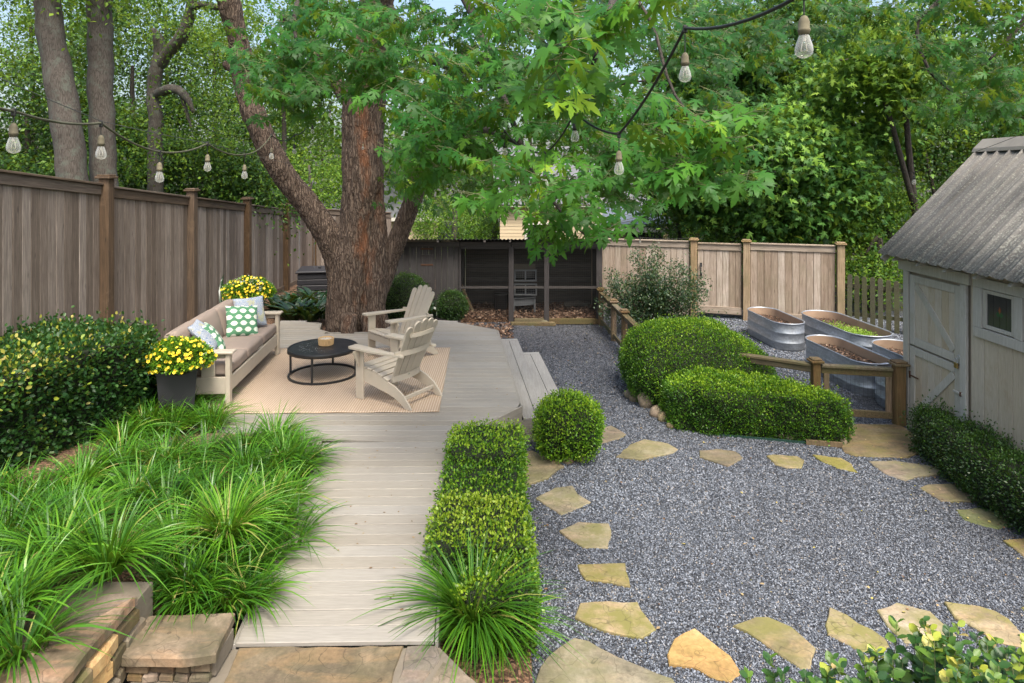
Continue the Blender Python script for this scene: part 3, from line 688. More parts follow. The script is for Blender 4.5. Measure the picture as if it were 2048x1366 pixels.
# left boundary fence, old brown wood; the top drops towards the far corner
FX = -5.60
FP = [4.1, 6.56, 9.0, 11.44, 13.88, 16.32, 18.76]
def ftop(y): return 3.10 - (y - 9.0) * .097 + (0.02 if y < 9 else 0)
def fbot(y): return .75 - (y - 4) * .045 if y < 8 else .42 - (y - 9) * .016
lf = thing('privacy_fence', 'tall weathered brown board fence along the left side', 'fence', (FX, 11.0, 0))
for i in range(len(FP) - 1):
    a, b = FP[i] + .07, FP[i + 1] - .07
    board_fence(lf, (FX, a), (FX, b), lambda t: fbot(a + (b - a) * t), lambda t: ftop(a + (b - a) * t), (M['fence_old'], M['post_old'], M['rail_old']), .143, 1, kick=i >= 4)
for i, y in enumerate(FP[1:]):
    z0 = fbot(y) - .1; z1 = ftop(y) + .10
    part('post', box(.14, .14, z1 - z0, .008), M['post_old'], lf, (FX + .055, y, z0), world=True); post_cap(lf, FX + .055, y, z1, .14, M['post_old'])
bf = thing('privacy_fence', 'dark brown board fence across the far left corner behind the tree', 'fence', (-3.8, 18.8, 0))
board_fence(bf, (FX + .1, 18.7), (-3.3, 18.5), lambda t: .30, lambda t: 2.28 - .1 * t, (M['fence_old'], M['post_old'], M['rail_old']), .143, 1)
# right back fence, tan cedar, with a gate
RP = [Vector((2.02, 15.6, 0)), Vector((4.27, 14.88, 0)), Vector((5.34, 14.53, 0)), Vector((7.14, 13.94, 0))]
rf = thing('privacy_fence', 'tan cedar board fence with golden posts behind the metal troughs', 'fence', (5.0, 14.6, 0))
gt = thing('fence_gate', 'tan cedar gate with a black handle in the back fence', 'gate', (4.8, 14.7, 0))
for i in range(3):
    a, b = RP[i], RP[i + 1]; d = (b - a).normalized(); a2, b2 = a + d * (.09 if i else 0), b - d * .09
    tgt = gt if i == 1 else rf; zb = .10 if i == 1 else .03
    board_fence(tgt, a2, b2, lambda t: zb, lambda t: 1.73 if i != 1 else 1.70, (M['fence_new'], M['post_new'], M['rail_new']), .135, 1, kick=(i != 0))
for p in RP[1:]:
    part('post', box(.145, .145, 1.76, .008), M['post_new'], rf, (p.x, p.y - .03, 0), (0, 0, -.32), world=True); post_cap(rf, p.x, p.y - .03, 1.76, .145, M['post_new'], -.32)
h = MB(); h.tube([(0, 0, -.14), (0, -.02, -.12), (0, -.06, -.06), (0, -.065, 0), (0, -.06, .06), (0, -.02, .12), (0, 0, .14)], .012, 6); h.box((0, .0, .11), (.05, .012, .09)); h.box((0, .0, -.11), (.05, .012, .09))
part('handle', h.mesh('handle', ch=.002), M['black_metal'], gt, (4.27 + .14, 14.88 - .10, 1.10), (0, 0, -.32), world=True)
# weathered picket fence
pk = thing('picket_fence', 'low mossy grey picket fence between the cedar fence and the shed', 'fence', (7.7, 13.5, 0))
a, b = Vector((7.24, 13.9, 0)), Vector((8.75, 12.75, 0)); d = (b - a); L_ = d.length; d.normalize(); k = 13; rz = math.atan2(d.y, d.x)
for i in range(k):
    c = a + d * (L_ * (i + .5) / k); w_, h_ = .092, 1.12 + random.uniform(-.015, .02) - .10 * i / k
    me = prism([(-w_ / 2, 0), (w_ / 2, 0), (w_ / 2, h_ - .04), (w_ / 4, h_), (-w_ / 4, h_), (-w_ / 2, h_ - .04)], -.01, .01, .003, 'picket')
    part('picket', me, M['picket'], pk, (c.x, c.y, 0.0), (R(90), random.uniform(-.015, .015), rz), world=True)
for z in (.25, .85):
    c = (a + b) / 2 + Vector((-d.y, d.x, 0)) * .035
    part('rail', box(L_, .04, .08), M['picket'], pk, (c.x, c.y, z), (0, 0, rz), world=True)

# ------------------------------------------------------------------ low garden fence with wire mesh, and its gate
gf = thing('garden_fence', 'low wooden garden fence with wire mesh panels around the trough garden', 'fence', (2.6, 11, 0))
def gpost(parent, x, y, z1=.76, rz=0, s=.10):
    part('post', box(s, s, z1, .006), M['garden_post'], parent, (x, y, 0), (0, 0, rz), world=True); post_cap(parent, x, y, z1, s, M['garden_post'], rz)
def wire_panel(parent, a, b, z0, z1, pitch=.05, th=.0022, nm='wire_mesh'):
    a, b = Vector((a[0], a[1], 0)), Vector((b[0], b[1], 0)); L = (b - a).length; d = (b - a).normalized(); m_ = MB()
    nx = int(L / pitch); nz = int((z1 - z0) / pitch)
    for i in range(1, nx): p = a + d * (L * i / nx); m_.bar((p.x, p.y, z0), (p.x, p.y, z1), th)
    for i in range(1, nz): z = z0 + (z1 - z0) * i / nz; m_.bar((a.x, a.y, z), (b.x, b.y, z), th)
    c = (a + b) / 2
    o = part(nm, m_.mesh('wire'), M['wire'], parent, world=True); return o
def gspan(parent, a, b, z=.70, mesh=True, low=True):
    a, b = Vector((a[0], a[1], 0)), Vector((b[0], b[1], 0)); L = (b - a).length; d = (b - a).normalized(); c = (a + b) / 2; rz = math.atan2(d.y, d.x) - math.pi / 2
    part('top_rail', box(.11, L - .09, .035, .005), M['garden_rail'], parent, (c.x, c.y, z), (0, 0, rz), world=True)
    part('rail', box(.035, L - .09, .08, .005), M['garden_rail'], parent, (c.x, c.y, z - .082), (0, 0, rz), world=True)
    if low: part('rail', box(.035, L - .09, .09, .005), M['garden_rail'], parent, (c.x, c.y, .06), (0, 0, rz), world=True)
    if mesh: wire_panel(parent, a + d * .05, b - d * .05, .15, z - .08)
GP = [(2.03, 14.05), (2.09, 12.75), (2.13, 11.8), (2.2, 10.3), (3.0, 9.36), (4.11, 8.66)]
for p in GP: gpost(gf, *p)
for a, b in zip(GP[:-1], GP[1:]): gspan(gf, a, b)
gg = thing('garden_gate', 'low wooden garden gate frame beside the shed door', 'gate', (4.6, 8.55, 0))
gpost(gf, 5.10, 8.46, .78, 0, .125)
part('top_rail', box(.86, .10, .035, .005), M['garden_rail'], gg, (4.60, 8.56, .70), (0, 0, -.2), world=True)
part('rail', box(.86, .035, .085, .005), M['garden_rail'], gg, (4.60, 8.56, .615), (0, 0, -.2), world=True)
part('rail', box(.86, .045, .09, .005), M['garden_rail'], gg, (4.60, 8.56, .07), (0, 0, -.2), world=True)
for x, y in ((4.24, 8.633), (4.98, 8.485)): part('stile', box(.07, .04, .46, .005), M['garden_post'], gg, (x, y, .158), (0, 0, -.2), world=True)
wire_panel(gg, (4.28, 8.63), (4.94, 8.49), .16, .61)

# ------------------------------------------------------------------ chicken coop
CYY = 14.2
cp = thing('chicken_coop', 'long dark stained chicken coop with wire mesh doors behind the tree', 'coop', (0, CYY, 0))
def cx(px): return (px - CX) * CYY / F
def cz_(py): return H - (py - CY) * CYY / F
Xl, Xm, XR = cx(770), cx(920.5), cx(1204)
zt = cz_(483)
n = 12
for i in range(n):
    x0 = Xl + (Xm - Xl) * i / n; x1 = Xl + (Xm - Xl) * (i + 1) / n
    part('wall_board', box(x1 - x0 - .005, .02, cz_(492) + .02, .003), M['coop'], cp, ((x0 + x1) / 2, CYY + random.uniform(-.003, .003), -.02), world=True)
for a, b in ((Xl, cx(919)), (cx(920), cx(1022)), (cx(1023), XR)):
    part('header', box(b - a, .05, cz_(483) - cz_(493), .004), M['coop_x'], cp, ((a + b) / 2, CYY - .03, cz_(493)), world=True)
for a, b in ((918.5, 922), (1017, 1027.5), (1088, 1098), (1192, 1204)):
    w_ = cx(b) - cx(a); part('post', box(w_, .07, cz_(493), .005), M['coop'], cp, ((cx(a) + cx(b)) / 2, CYY - .015, 0), world=True)
for a, b in ((922, 1017), (1027.5, 1088), (1098, 1192)):
    L_ = cx(b) - cx(a); c = (cx(a) + cx(b)) / 2
    for z0, z1 in ((cz_(577), cz_(572)), (cz_(497), cz_(493.5))): part('rail', box(L_, .04, z1 - z0, .003), M['coop_x'], cp, (c, CYY - .01, z0), world=True)
    wire_panel(cp, (cx(a), CYY - .035), (cx(b), CYY - .035), .12, cz_(494), .046, .0021)
for a, b, z in ((1029, 1088, .0), (1098, 1196, .0)):
    part('sill', box(cx(b) - cx(a), .10, .12, .006), M['garden_rail'], cp, ((cx(a) + cx(b)) / 2, CYY - .01, z), world=True)
part('sill', box(.95, .14, .07, .006), M['garden_rail'], cp, (cx(1065), CYY - .16, 0), world=True)
# small hatch in the boarded part with hinges and pulls
for py in (499, 531): part('hatch_hinge', box(.27, .012, .035, .003), M['rust'], cp, (cx(854), CYY - .019, cz_(py)), world=True)
part('hatch', box(.30, .014, .62, .003), M['coop'], cp, (cx(854), CYY - .010, cz_(566)), world=True)
# floor, back wall, side walls
part('floor', box(XR - Xm, 1.55, .10, 0), M['earth'], cp, ((Xm + XR) / 2, CYY + .81, 0), world=True)
for i in range(15):
    part('inner_slat', box(XR - Xm - .06, .02, .095, .003), M['coop_slat'], cp, ((Xm + XR) / 2, CYY + 1.62 + random.uniform(-.004, .004), .11 + i * .112 - (0 if i < 13 else .3)), world=True) if i < 13 else None
part('back_panel', box(XR - Xm - .02, .015, 1.9, 0), M['coop'], cp, ((Xm + XR) / 2, CYY + 1.66, -.35), world=True)
for i in range(10):
    part('side_board', box(.02, .155, 1.83 - i * .032, .003), M['coop'], cp, (XR - .02, CYY + .12 + i * .16, 0), world=True)
    part('side_board', box(.02, .155, 1.83 - i * .032, .003), M['coop'], cp, (Xm - .01, CYY + .12 + i * .16, 0), world=True)
rb = MB(); ncr = 60; x0r, x1r = Xl - .1, XR + .08
Vr = []; Fr = []
for i in range(ncr * 2 + 1):
    x = x0r + (x1r - x0r) * i / (ncr * 2); z = .012 * math.cos(i * math.pi / 1)
    for y, zz in ((CYY - .28, 1.875), (CYY + 1.8, 1.50)): Vr.append((x, y, zz + z))
for i in range(ncr * 2): Fr.append((2 * i, 2 * i + 2, 2 * i + 3, 2 * i + 1))
ro = part('roof_sheet', py_mesh('coop_roof', Vr, Fr), M['black_metal'], cp, world=True); ro.modifiers.new('s', 'SOLIDIFY').thickness = .006
for px_ in (878, 970, 1020, 1110, 1180): part('rafter', box(.045, 1.9, .06, .003), M['coop_x'], cp, (cx(px_), CYY + .66, 1.64), (R(-10.2), 0, 0), world=True)
# things kept in the coop
for k, (pa, pb, pt, pbm) in enumerate(((1027, 1074, 553, 573), (1027, 1074.5, 583, 602))):
    sx = cx(pb) - cx(pa); sh = thing('window_sash', ['upper old grey window sash leaning inside the coop', 'lower old grey window sash standing inside the coop'][k], 'window sash', ((cx(pa) + cx(pb)) / 2 + .02, CYY + .55, cz_(pbm) * 1.0 + .02), 0, 'old window sashes inside the coop')
    hh = .27
    for z in (0, hh - .035): part('frame_rail', box(sx, .03, .035), M['sash'], sh, (0, 0, z))
    for x in (-sx / 2 + .018, 0, sx / 2 - .018): part('frame_stile', box(.03, .03, hh - .072), M['sash'], sh, (x, 0, .036))
    part('glass_pane', box(sx - .03, .005, hh - .06, 0), M['dark_glass'], sh, (0, .012, .03))
nb = thing('nesting_shelf', 'grey board shelf under the window sashes in the coop', 'shelf', (cx(1050), CYY + .75, .1))
part('board', box(.52, .30, .03), M['sash'], nb, (0, 0, .33), (0, R(-4), 0)); part('board', box(.52, .03, .14), M['sash'], nb, (0, -.1, .17), (0, R(-5), 0))
for x in (-.24, .24): part('leg', box(.04, .28, .32), M['sash'], nb, (x, 0, 0))
pl = thing('wooden_plank', 'narrow tan plank leaning inside the coop behind the left mesh', 'plank', (cx(945), CYY + .6, .1))
part('plank', box(.06, .025, 1.05, .003), M['garden_post'], pl, (0, 0, 0), (0, R(-24), 0))
bk = thing('feed_bin', 'dark green grey feed bin inside the coop', 'bin', (cx(1001), CYY + .9, .1))
part('body', lathe([(.13, 0), (.15, .02), (.17, .36), (.18, .37), (.18, .40)], 16), M['black_metal'], bk)
cb = thing('cardboard_panel', 'brown cardboard sheet standing behind the window sash in the coop', 'cardboard', (cx(1052), CYY + 1.1, .9))
part('sheet', box(.5, .02, .26, .003), M['mortar'], cb)
lg = thing('log_perch', 'short logs lying on the mulch in the right coop bay', 'log', (cx(1165), CYY + 1.1, .17))
part('log', MB().tube([(-.3, 0, .02), (.05, .05, .05), (.3, .0, .02)], .07, 10).mesh('log', True), M['bark_grey'], lg)
# compost bin in the far corner
cbx = thing('compost_bin', 'black square slatted compost bin in the far corner', 'compost bin', (-4.55, 15.8, .25), .15)
for i in range(5): part('side_panel', box(.95 - i * .01, .95 - i * .01, .125, .012), M['planter'], cbx, (0, 0, i * .135))
part('lid', box(1.0, 1.0, .05, .015), M['planter'], cbx, (0, 0, .68))
part('handle', box(.07, .07, .05), M['planter'], cbx, (0, 0, .73))
for x in (-.5, -.15): part('lid_rod', MB().tube([(0, 0, 0), (0, 0, .95)], .006, 6).mesh('rod'), M['sash'], cbx, (x, .1, .68))

# ------------------------------------------------------------------ shed
WX, SY0, SY1 = 5.23, 4.3, 8.54
sh = thing('garden_shed', 'putty coloured garden shed with corrugated roof and dutch door', 'shed', (6.4, 6.4, 0))
RX, RZ, EX, EZ = 6.41, 3.66, 4.99, 2.19
n = 21
for i in range(n):                                   # grooved panels of the front wall, leaving door and window openings
    y0 = SY0 + (SY1 - SY0) * i / n; y1 = SY0 + (SY1 - SY0) * (i + 1) / n; yc = (y0 + y1) / 2
    segs = [(.06, 2.34)]
    if 7.40 < yc < 8.44: segs = [(2.02, 2.34)]
    elif 5.95 < yc < 7.17: segs = [(.06, 1.52), (2.04, 2.34)]
    for z0, z1 in segs: part('wall_board', box(.02, y1 - y0 - .007, z1 - z0, .003), M['shed'], sh, (WX + .01, yc, z0), world=True)
part('inner_wall', box(.03, SY1 - SY0, 2.3, 0), M['shed'], sh, (WX + .05, (SY0 + SY1) / 2, .03), world=True)
part('sill_beam', box(.10, SY1 - SY0, .12, .005), M['shed'], sh, (WX + .03, (SY0 + SY1) / 2, -.05), world=True)
W2 = RX * 2 - WX
gw = prism([(WX, 0), (W2, 0), (W2, 2.32), (RX, 3.55), (WX, 2.32)], 0, .04, 0, 'gable')
for y in (SY1, SY0 + .04): part('gable_wall', gw.copy(), M['shed'], sh, (0, y, 0), (R(90), 0, 0), world=True)
part('wall', box(.04, SY1 - SY0, 2.35, 0), M['shed'], sh, (W2, (SY0 + SY1) / 2, 0), world=True)
part('corner_board', box(.03, .11, 2.22, .005), M['shed_trim'], sh, (WX - .014, SY1 - .055, .02), world=True)
part('corner_board', box(.11, .022, 2.22, .005), M['shed_trim'], sh, (WX + .045, SY1 + .014, .02), world=True)
# corrugated roof sheets, one object per sheet
def roof_sheet(y0, y1, side):
    Vr, Fr = [], []; m_ = int((y1 - y0) / .0112); sx = 1 if side > 0 else -1
    for i in range(m_ + 1):
        y = y0 + (y1 - y0) * i / m_; ph = (y * 1.0 / .20) % 1.0
        up = .030 * max(0, math.cos((ph - .5) * 2 * math.pi)) ** 2.2 + .004 * math.cos(y * 2 * math.pi / .05)
        for t in (0, .33, .66, 1):
            x = EX + (RX - EX) * t; z = EZ + (RZ - EZ) * t
            if side < 0: x = 2 * RX - x
            Vr.append((x - .707 * up * sx, y, z + .707 * up))
    for i in range(m_):
        for j in range(3): Fr.append((i * 4 + j, i * 4 + 4 + j, i * 4 + 5 + j, i * 4 + 1 + j))
    return py_mesh('roof_sheet', Vr, Fr, True)
def roof_mat():
    t = NT('weathered fibre roof sheet'); v = t.coords((1, 1, 1), False)
    st_ = t.noise(t.coords((.5, 9, .5), False), 2.2, 5, .6); col = t.ramp(st_, [(.3, (.14, .13, .12)), (.7, (.25, .235, .22))])
    li = t.noise(v, 46, 4, .75); pos = t.n('SeparateXYZ', {0: v})
    lo = t.math('MULTIPLY_ADD', pos.outputs[2], -.055, .13); big = t.noise(v, 1.6, 4)
    thr = t.math('ADD', t.math('MULTIPLY', big, .12), lo)
    m_ = t.ramp(t.math('ADD', li, thr), [(.57, 0.0), (.66, .8)]); col = t.mix(m_, col, (.42, .42, .37))
    dk = t.noise(v, 9, 5, .7); col = t.mix(t.ramp(dk, [(.60, 0.0), (.72, .5)]), col, (.07, .06, .055))
    return t.fin(col, .88, t.bump(li, .3, .004))
M['roof'] = roof_mat()
ys = [4.35, 5.45, 6.55, 7.65, 8.72]
for a, b in zip(ys[:-1], ys[1:]):
    for s in (1, -1):
        o = part('roof_sheet', roof_sheet(a - .03, b, s), M['roof'], sh, (0, 0, .0 if int(a * 10) % 2 else .004), world=True); o.modifiers.new('s', 'SOLIDIFY').thickness = .005
cap = MB(); cap.V = []; 
for y in (4.3, 8.76): cap.V += [(RX - .15, y, RZ - .10), (RX - .13, y, RZ - .055), (RX, y, RZ + .075), (RX + .13, y, RZ - .055), (RX + .15, y, RZ - .10)]
cap.F = [(0, 1, 6, 5), (1, 2, 7, 6), (2, 3, 8, 7), (3, 4, 9, 8)]
o = part('ridge_cap', cap.mesh('ridge_cap'), simple('grey ridge board', (.30, .28, .25), .8, mott=.4), sh, world=True); o.modifiers.new('s', 'SOLIDIFY').thickness = .012
for i in range(9):
    y = 4.55 + i * .49
    part('rafter_tail', prism([(0, 0), (.34, .34), (.34, .24), (.12, .0)], -.019, .019, .002), M['shed_trim'], sh, (EX + .03, y, EZ - .055), (R(90), 0, 0), world=True)
part('fascia', box(.02, SY1 - SY0, .10, .003), M['shed'], sh, (WX - .012, (SY0 + SY1) / 2, 2.20), world=True)
# broken gable fascia tip at the far eave
part('barge_board', prism([(0, 0), (1.42, 1.47), (1.42, 1.36), (.06, -.05)], -.012, .012, .002), M['shed_trim'], sh, (EX + .01, 8.70, EZ - .05), (R(90), 0, 0), world=True)
# door frame
D0, D1, DT, DS = 7.47, 8.41, 1.97, 1.06
part('door_header', box(.035, 1.32, .13, .004), M['shed_trim'], sh, (WX - .016, 7.98, 2.005), world=True)
part('door_jamb', box(.035, .10, 1.98, .004), M['shed_trim'], sh, (WX - .016, D0 - .055, .02), world=True)
def leaf_door(name, y0, y1, z0, z1, diag, label):
    dr = part(name, box(.02, y1 - y0, z1 - z0, 0), M['shed'], sh, (WX + .012, (y0 + y1) / 2, z0), world=True, label=label)
    k = 6
    for i in range(k):
        a = y0 + .09 + (y1 - y0 - .18) * i / k; b = y0 + .09 + (y1 - y0 - .18) * (i + 1) / k
        part('panel_board', box(.008, b - a - .004, z1 - z0 - .2, .002), M['shed'], dr, (WX - .002, (a + b) / 2, z0 + .1), world=True)
    for a, b in ((y0, y0 + .10), (y1 - .10, y1)): part('stile', box(.022, b - a - .003, z1 - z0, .003), M['shed_trim'], dr, (WX - .010, (a + b) / 2, z0), world=True)
    for a, b in ((z0, z0 + .10), (z1 - .10, z1)): part('rail', box(.022, y1 - y0 - .206, b - a - .003, .003), M['shed_trim'], dr, (WX - .010, (y0 + y1) / 2, a), world=True)
    ya, yb = y0 + .12, y1 - .12; za, zb_ = z0 + .13, z1 - .13
    p, q = ((yb, zb_), (ya, za)) if diag > 0 else ((yb, za), (ya, zb_))
    m_ = MB(); m_.bar((WX - .012, p[0], p[1]), (WX - .012, q[0], q[1]), .09, .018, up=Vector((1, 0, 0))); part('brace', m_.mesh('brace', ch=.002), M['shed_trim'], dr, world=True)
    return dr
leaf_door('upper_door', D0, D1, DS + .012, DT, 1, 'upper half of the dutch door, brace falling to the latch side')
dl_ = leaf_door('lower_door', D0, D1, .09, DS - .012, -1, 'lower half of the dutch door, brace rising to the latch side')
lk = lambda nm, me, mt, y, z, x=WX - .035, rot=(0, 0, 0): part(nm, me, mt, sh, (x, y, z), rot, world=True)
lk('hasp', box(.012, .16, .025, .002), M['shed_trim'], D0 + .02, .73); lk('hasp_pin', box(.03, .02, .05, .004), M['rust'], D0 - .03, .715)
lk('hinge', box(.008, .17, .018, .002), M['rust'], D1 - .10, .66, WX - .026); lk('hinge', box(.008, .03, .09, .002), M['rust'], D1 - .01, .63, WX - .026)
lk('latch_ring', MB().tube([(0, .02 * math.cos(a), .02 * math.sin(a)) for a in np.linspace(0, 5.9, 12)], .004, 6).mesh('ring'), M['galv'], D0 + .01, 1.16)
pd = thing('padlock', 'small brass padlock hanging on the shed door latch', 'padlock', (WX - .045, D0 + .035, 1.02))
part('body', box(.022, .06, .065, .006), M['brass'], pd); part('shackle', MB().tube([(0, -.02, .06), (0, -.02, .10), (0, 0, .118), (0, .02, .10), (0, .02, .06)], .005, 6).mesh('shackle'), M['galv'], pd)
# window with a stained glass tulip
def glass_mat():
    t = NT('leaded stained glass'); s = t.n('SeparateXYZ', {0: t.tc.outputs['Object']}); y, z = s.outputs[1], s.outputs[2]
    def gauss_box(cy, cz, ry, rz_):
        a = t.math('ABSOLUTE', t.math('DIVIDE', t.math('SUBTRACT', y, cy), ry)); b = t.math('ABSOLUTE', t.math('DIVIDE', t.math('SUBTRACT', z, cz), rz_))
        return t.math('LESS_THAN', t.math('ADD', a, b), 1.0)
    col = t.mix(t.noise(t.coords((1, 1, 1)), 9, 2), (.035, .036, .036), (.07, .07, .068))
    col = t.mix(gauss_box(.022, .145, .03, .032), col, (.03, .09, .045)); col = t.mix(gauss_box(-.022, .145, .03, .032), col, (.035, .10, .05))
    col = t.mix(gauss_box(0, .19, .02, .042), col, (.20, .05, .035)); col = t.mix(gauss_box(0, .185, .009, .035), col, (.24, .12, .04))
    st1 = t.math('LESS_THAN', t.math('ABSOLUTE', y), .004); st2 = t.math('LESS_THAN', z, .13); col = t.mix(t.math('MULTIPLY', st1, st2), col, (.02, .02, .02))
    w3 = t.math('LESS_THAN', t.math('ABSOLUTE', t.math('SUBTRACT', t.math('ABSOLUTE', y), .09)), .003); col = t.mix(w3, col, (.02, .02, .02))
    return t.fin(col, .12)
M['stained'] = glass_mat()
for k, (y1, y0) in enumerate(((7.07, 6.72), (6.50, 6.15))):
    wn_ = part('window', box(.02, y1 - y0 + .09, .44, .003), M['shed_trim'], sh, (WX + .012, (y0 + y1) / 2, 1.57), world=True)
    part('glass', box(.006, y1 - y0, .34, 0), M['stained'], wn_, (WX - .001, (y0 + y1) / 2, 1.62), world=True)
    for a, b in ((y0 - .05, y0), (y1, y1 + .05)): part('sash_stile', box(.02, b - a, .42, .003), M['shed_trim'], wn_, (WX - .008, (a + b) / 2, 1.58), world=True)
    for z in (1.58, 1.962): part('sash_rail', box(.02, y1 - y0, .04, .003), M['shed_trim'], wn_, (WX - .008, (y0 + y1) / 2, z), world=True)
for a, b, z0, z1 in ((5.9, 7.25, 1.46, 1.568), (5.9, 7.25, 2.01, 2.12), (7.125, 7.25, 1.57, 2.008), (6.56, 6.66, 1.57, 2.008), (5.9, 6.09, 1.57, 2.008)):
    part('window_trim', box(.035, b - a, z1 - z0, .004), M['shed_trim'], sh, (WX - .018, (a + b) / 2, z0), world=True)

# ------------------------------------------------------------------ galvanised troughs
def trough(cx0, cy0, L, W, Hh, rz, label, soil='soil', zs=.36):
    t = thing('planter_trough', label, 'trough', (cx0, cy0, .005), rz, 'galvanised stock tank planters')
    prof = [(-.02, 0), (-.012, .005), (0, .03)]
    for a, b in ((.12, .16), (.30, .34)):
        a, b = a * Hh / .5, b * Hh / .5; prof += [(0, a), (.006, a + .008), (.008, (a + b) / 2), (.006, b - .008), (0, b)]
    prof += [(0, Hh - .03), (.004, Hh - .012), (.014, Hh - .006), (.016, Hh + .004), (.006, Hh + .012), (-.006, Hh + .006), (-.008, Hh - .01)]
    def ring(off, z, n=14):
        r = W / 2 + off; h = (L - W) / 2; P = []
        for k in range(n + 1): a = -math.pi / 2 + math.pi * k / n; P.append((h + r * math.cos(a), r * math.sin(a), z))
        for k in range(n + 1): a = math.pi / 2 + math.pi * k / n; P.append((-h + r * math.cos(a), r * math.sin(a), z))
        return P
    V, Fc = [], []
    for o_, z in prof: V += ring(o_, z)
    m_ = len(ring(0, 0))
    for i in range(len(prof) - 1):
        for k in range(m_): Fc.append((i * m_ + k, i * m_ + (k + 1) % m_, (i + 1) * m_ + (k + 1) % m_, (i + 1) * m_ + k))
    part('tank', py_mesh('tank', V, Fc, True), M['galv'], t)
    V, Fc = [], []
    for o_, z in ((-.010, Hh - .005), (-.014, zs - .02)): V += ring(o_, z)
    for k in range(m_): Fc.append((k, m_ + k, m_ + (k + 1) % m_, (k + 1) % m_))
    part('inner_wall', py_mesh('inner', V, Fc, True), M['terracotta'], t)
    me = py_mesh('soil', ring(-.013, zs), [tuple(range(m_))]); part('soil', me, M[soil], t)
    k = int(L * W * 900); P = np.stack([RNG.uniform(-L / 2 + .05, L / 2 - .05, k), RNG.uniform(-W / 2 + .05, W / 2 - .05, k), np.full(k, zs + .004)], 1)
    ok = np.hypot(np.maximum(np.abs(P[:, 0]) - (L - W) / 2, 0), P[:, 1]) < W / 2 - .03; P = P[ok]; k = len(P)
    return t, P
M['chipwood'] = leafmat('bark chip', [(.05, .025, .015), (.12, .065, .04), (.22, .13, .085), (.34, .24, .17)], 0.0, .9)
def chips_on(t, P, mat='chipwood', size=(.02, .055), nm='mulch_chips', tint=1.0):
    k = len(P); D = unit(RNG.normal(size=(k, 3)) * [1, 1, .25]); N = unit(RNG.normal(size=(k, 3)) * .4 + [0, 0, 1])
    V, Fc = spread(LEAF2, P, D, N, RNG.uniform(*size, k)); me = np_mesh(nm, V, Fc, np.repeat(RNG.random(k) * tint, 4)); part(nm, me, M[mat], t, kind='stuff')
for args in ((5.24, 12.72, 1.55, .60, .50, R(90 + 4), 'narrow galvanised trough furthest left, with bare brown mulch'),
             (6.27, 12.10, 2.15, .76, .50, R(90 + 4), 'long galvanised trough at the back with bright green seedlings'),
             (5.36, 10.28, 1.72, .60, .50, R(90 + 5), 'galvanised trough with reddish mulch just behind the low garden gate'),
             (6.32, 10.0, 1.70, .68, .50, R(90 + 3), 'galvanised trough half hidden by the corner of the shed')):
    t, P = trough(*args); chips_on(t, P, tint=.8 if 'bare' in args[-1] else 1.0)
    if 'seedlings' in args[-1]:
        k = 1500; Q = np.stack([np.clip(RNG.normal(-.32, .34, k), -.95, .5), RNG.normal(0, .17, k), RNG.uniform(.37, .42, k)], 1); Q = Q[np.abs(Q[:, 1]) < .3]; k = len(Q)
        V, Fc = spread(OVAL_S, Q, unit(RNG.normal(size=(k, 3)) + [0, 0, .8]), unit(RNG.normal(size=(k, 3)) * .5 + [0, 0, 1]), RNG.uniform(.018, .035, k))
        part('seedlings', np_mesh('seedlings', V, Fc, np.repeat(RNG.random(k), 6)), M['sprout'], t, kind='stuff')
t, P = trough(5.66, 9.12, .86, .84, .48, 0, 'small round galvanised tub right beside the shed corner', zs=.40); chips_on(t, P)

# ------------------------------------------------------------------ neighbouring house beyond the back fence
hs = thing('neighbour_house', 'cream sided house with grey roof behind the back fence', 'house', (2, 22, 0))
HY = 22.0
def hx(px, Y=HY): return (px - CX) * Y / F
def hz(py, Y=HY): return H - (py - CY) * Y / F
sd_ = MB(); z = -.1
while z < hz(412): sd_.box(((hx(1000) + hx(1192)) / 2, HY, z + .06), (hx(1192) - hx(1000), .03, .112), Matrix.Rotation(R(-6), 3, 'X')); z += .115
o = part('siding', sd_.mesh('siding'), M['siding'], hs, world=True, kind='stuff')
part('wall', box(hx(1192) - hx(1000) - .1, .1, hz(412) + .2, 0), M['siding'], hs, ((hx(1000) + hx(1192)) / 2, HY + .08, -.2), world=True)
part('corner_trim', box(.24, .16, hz(380) + .2, .01), M['white_trim'], hs, (hx(1197), HY - .02, -.2), world=True)
part('gutter', box(hx(1197) - hx(990), .14, .12, .02), M['white_trim'], hs, ((hx(1197) + hx(990)) / 2, HY - .25, hz(414)), world=True)
def plane4(pts): return py_mesh('roof', pts, [(0, 1, 2, 3)])
o = part('roof', plane4([(hx(985), HY - .3, hz(413)), (hx(1200), HY - .3, hz(413)), (hx(1200), HY + 3.4, hz(413) + 2.1), (hx(985), HY + 3.4, hz(413) + 2.1)]), M['shingle'], hs, world=True); o.modifiers.new('s', 'SOLIDIFY').thickness = -.1
part('window', box(1.15, .06, 1.2, .02), M['white_trim'], hs, (hx(1083), HY - .06, hz(515)), world=True)
part('window_pane', box(.95, .03, 1.0, 0), M['dark_glass'], hs, (hx(1083), HY - .085, hz(508)), world=True)
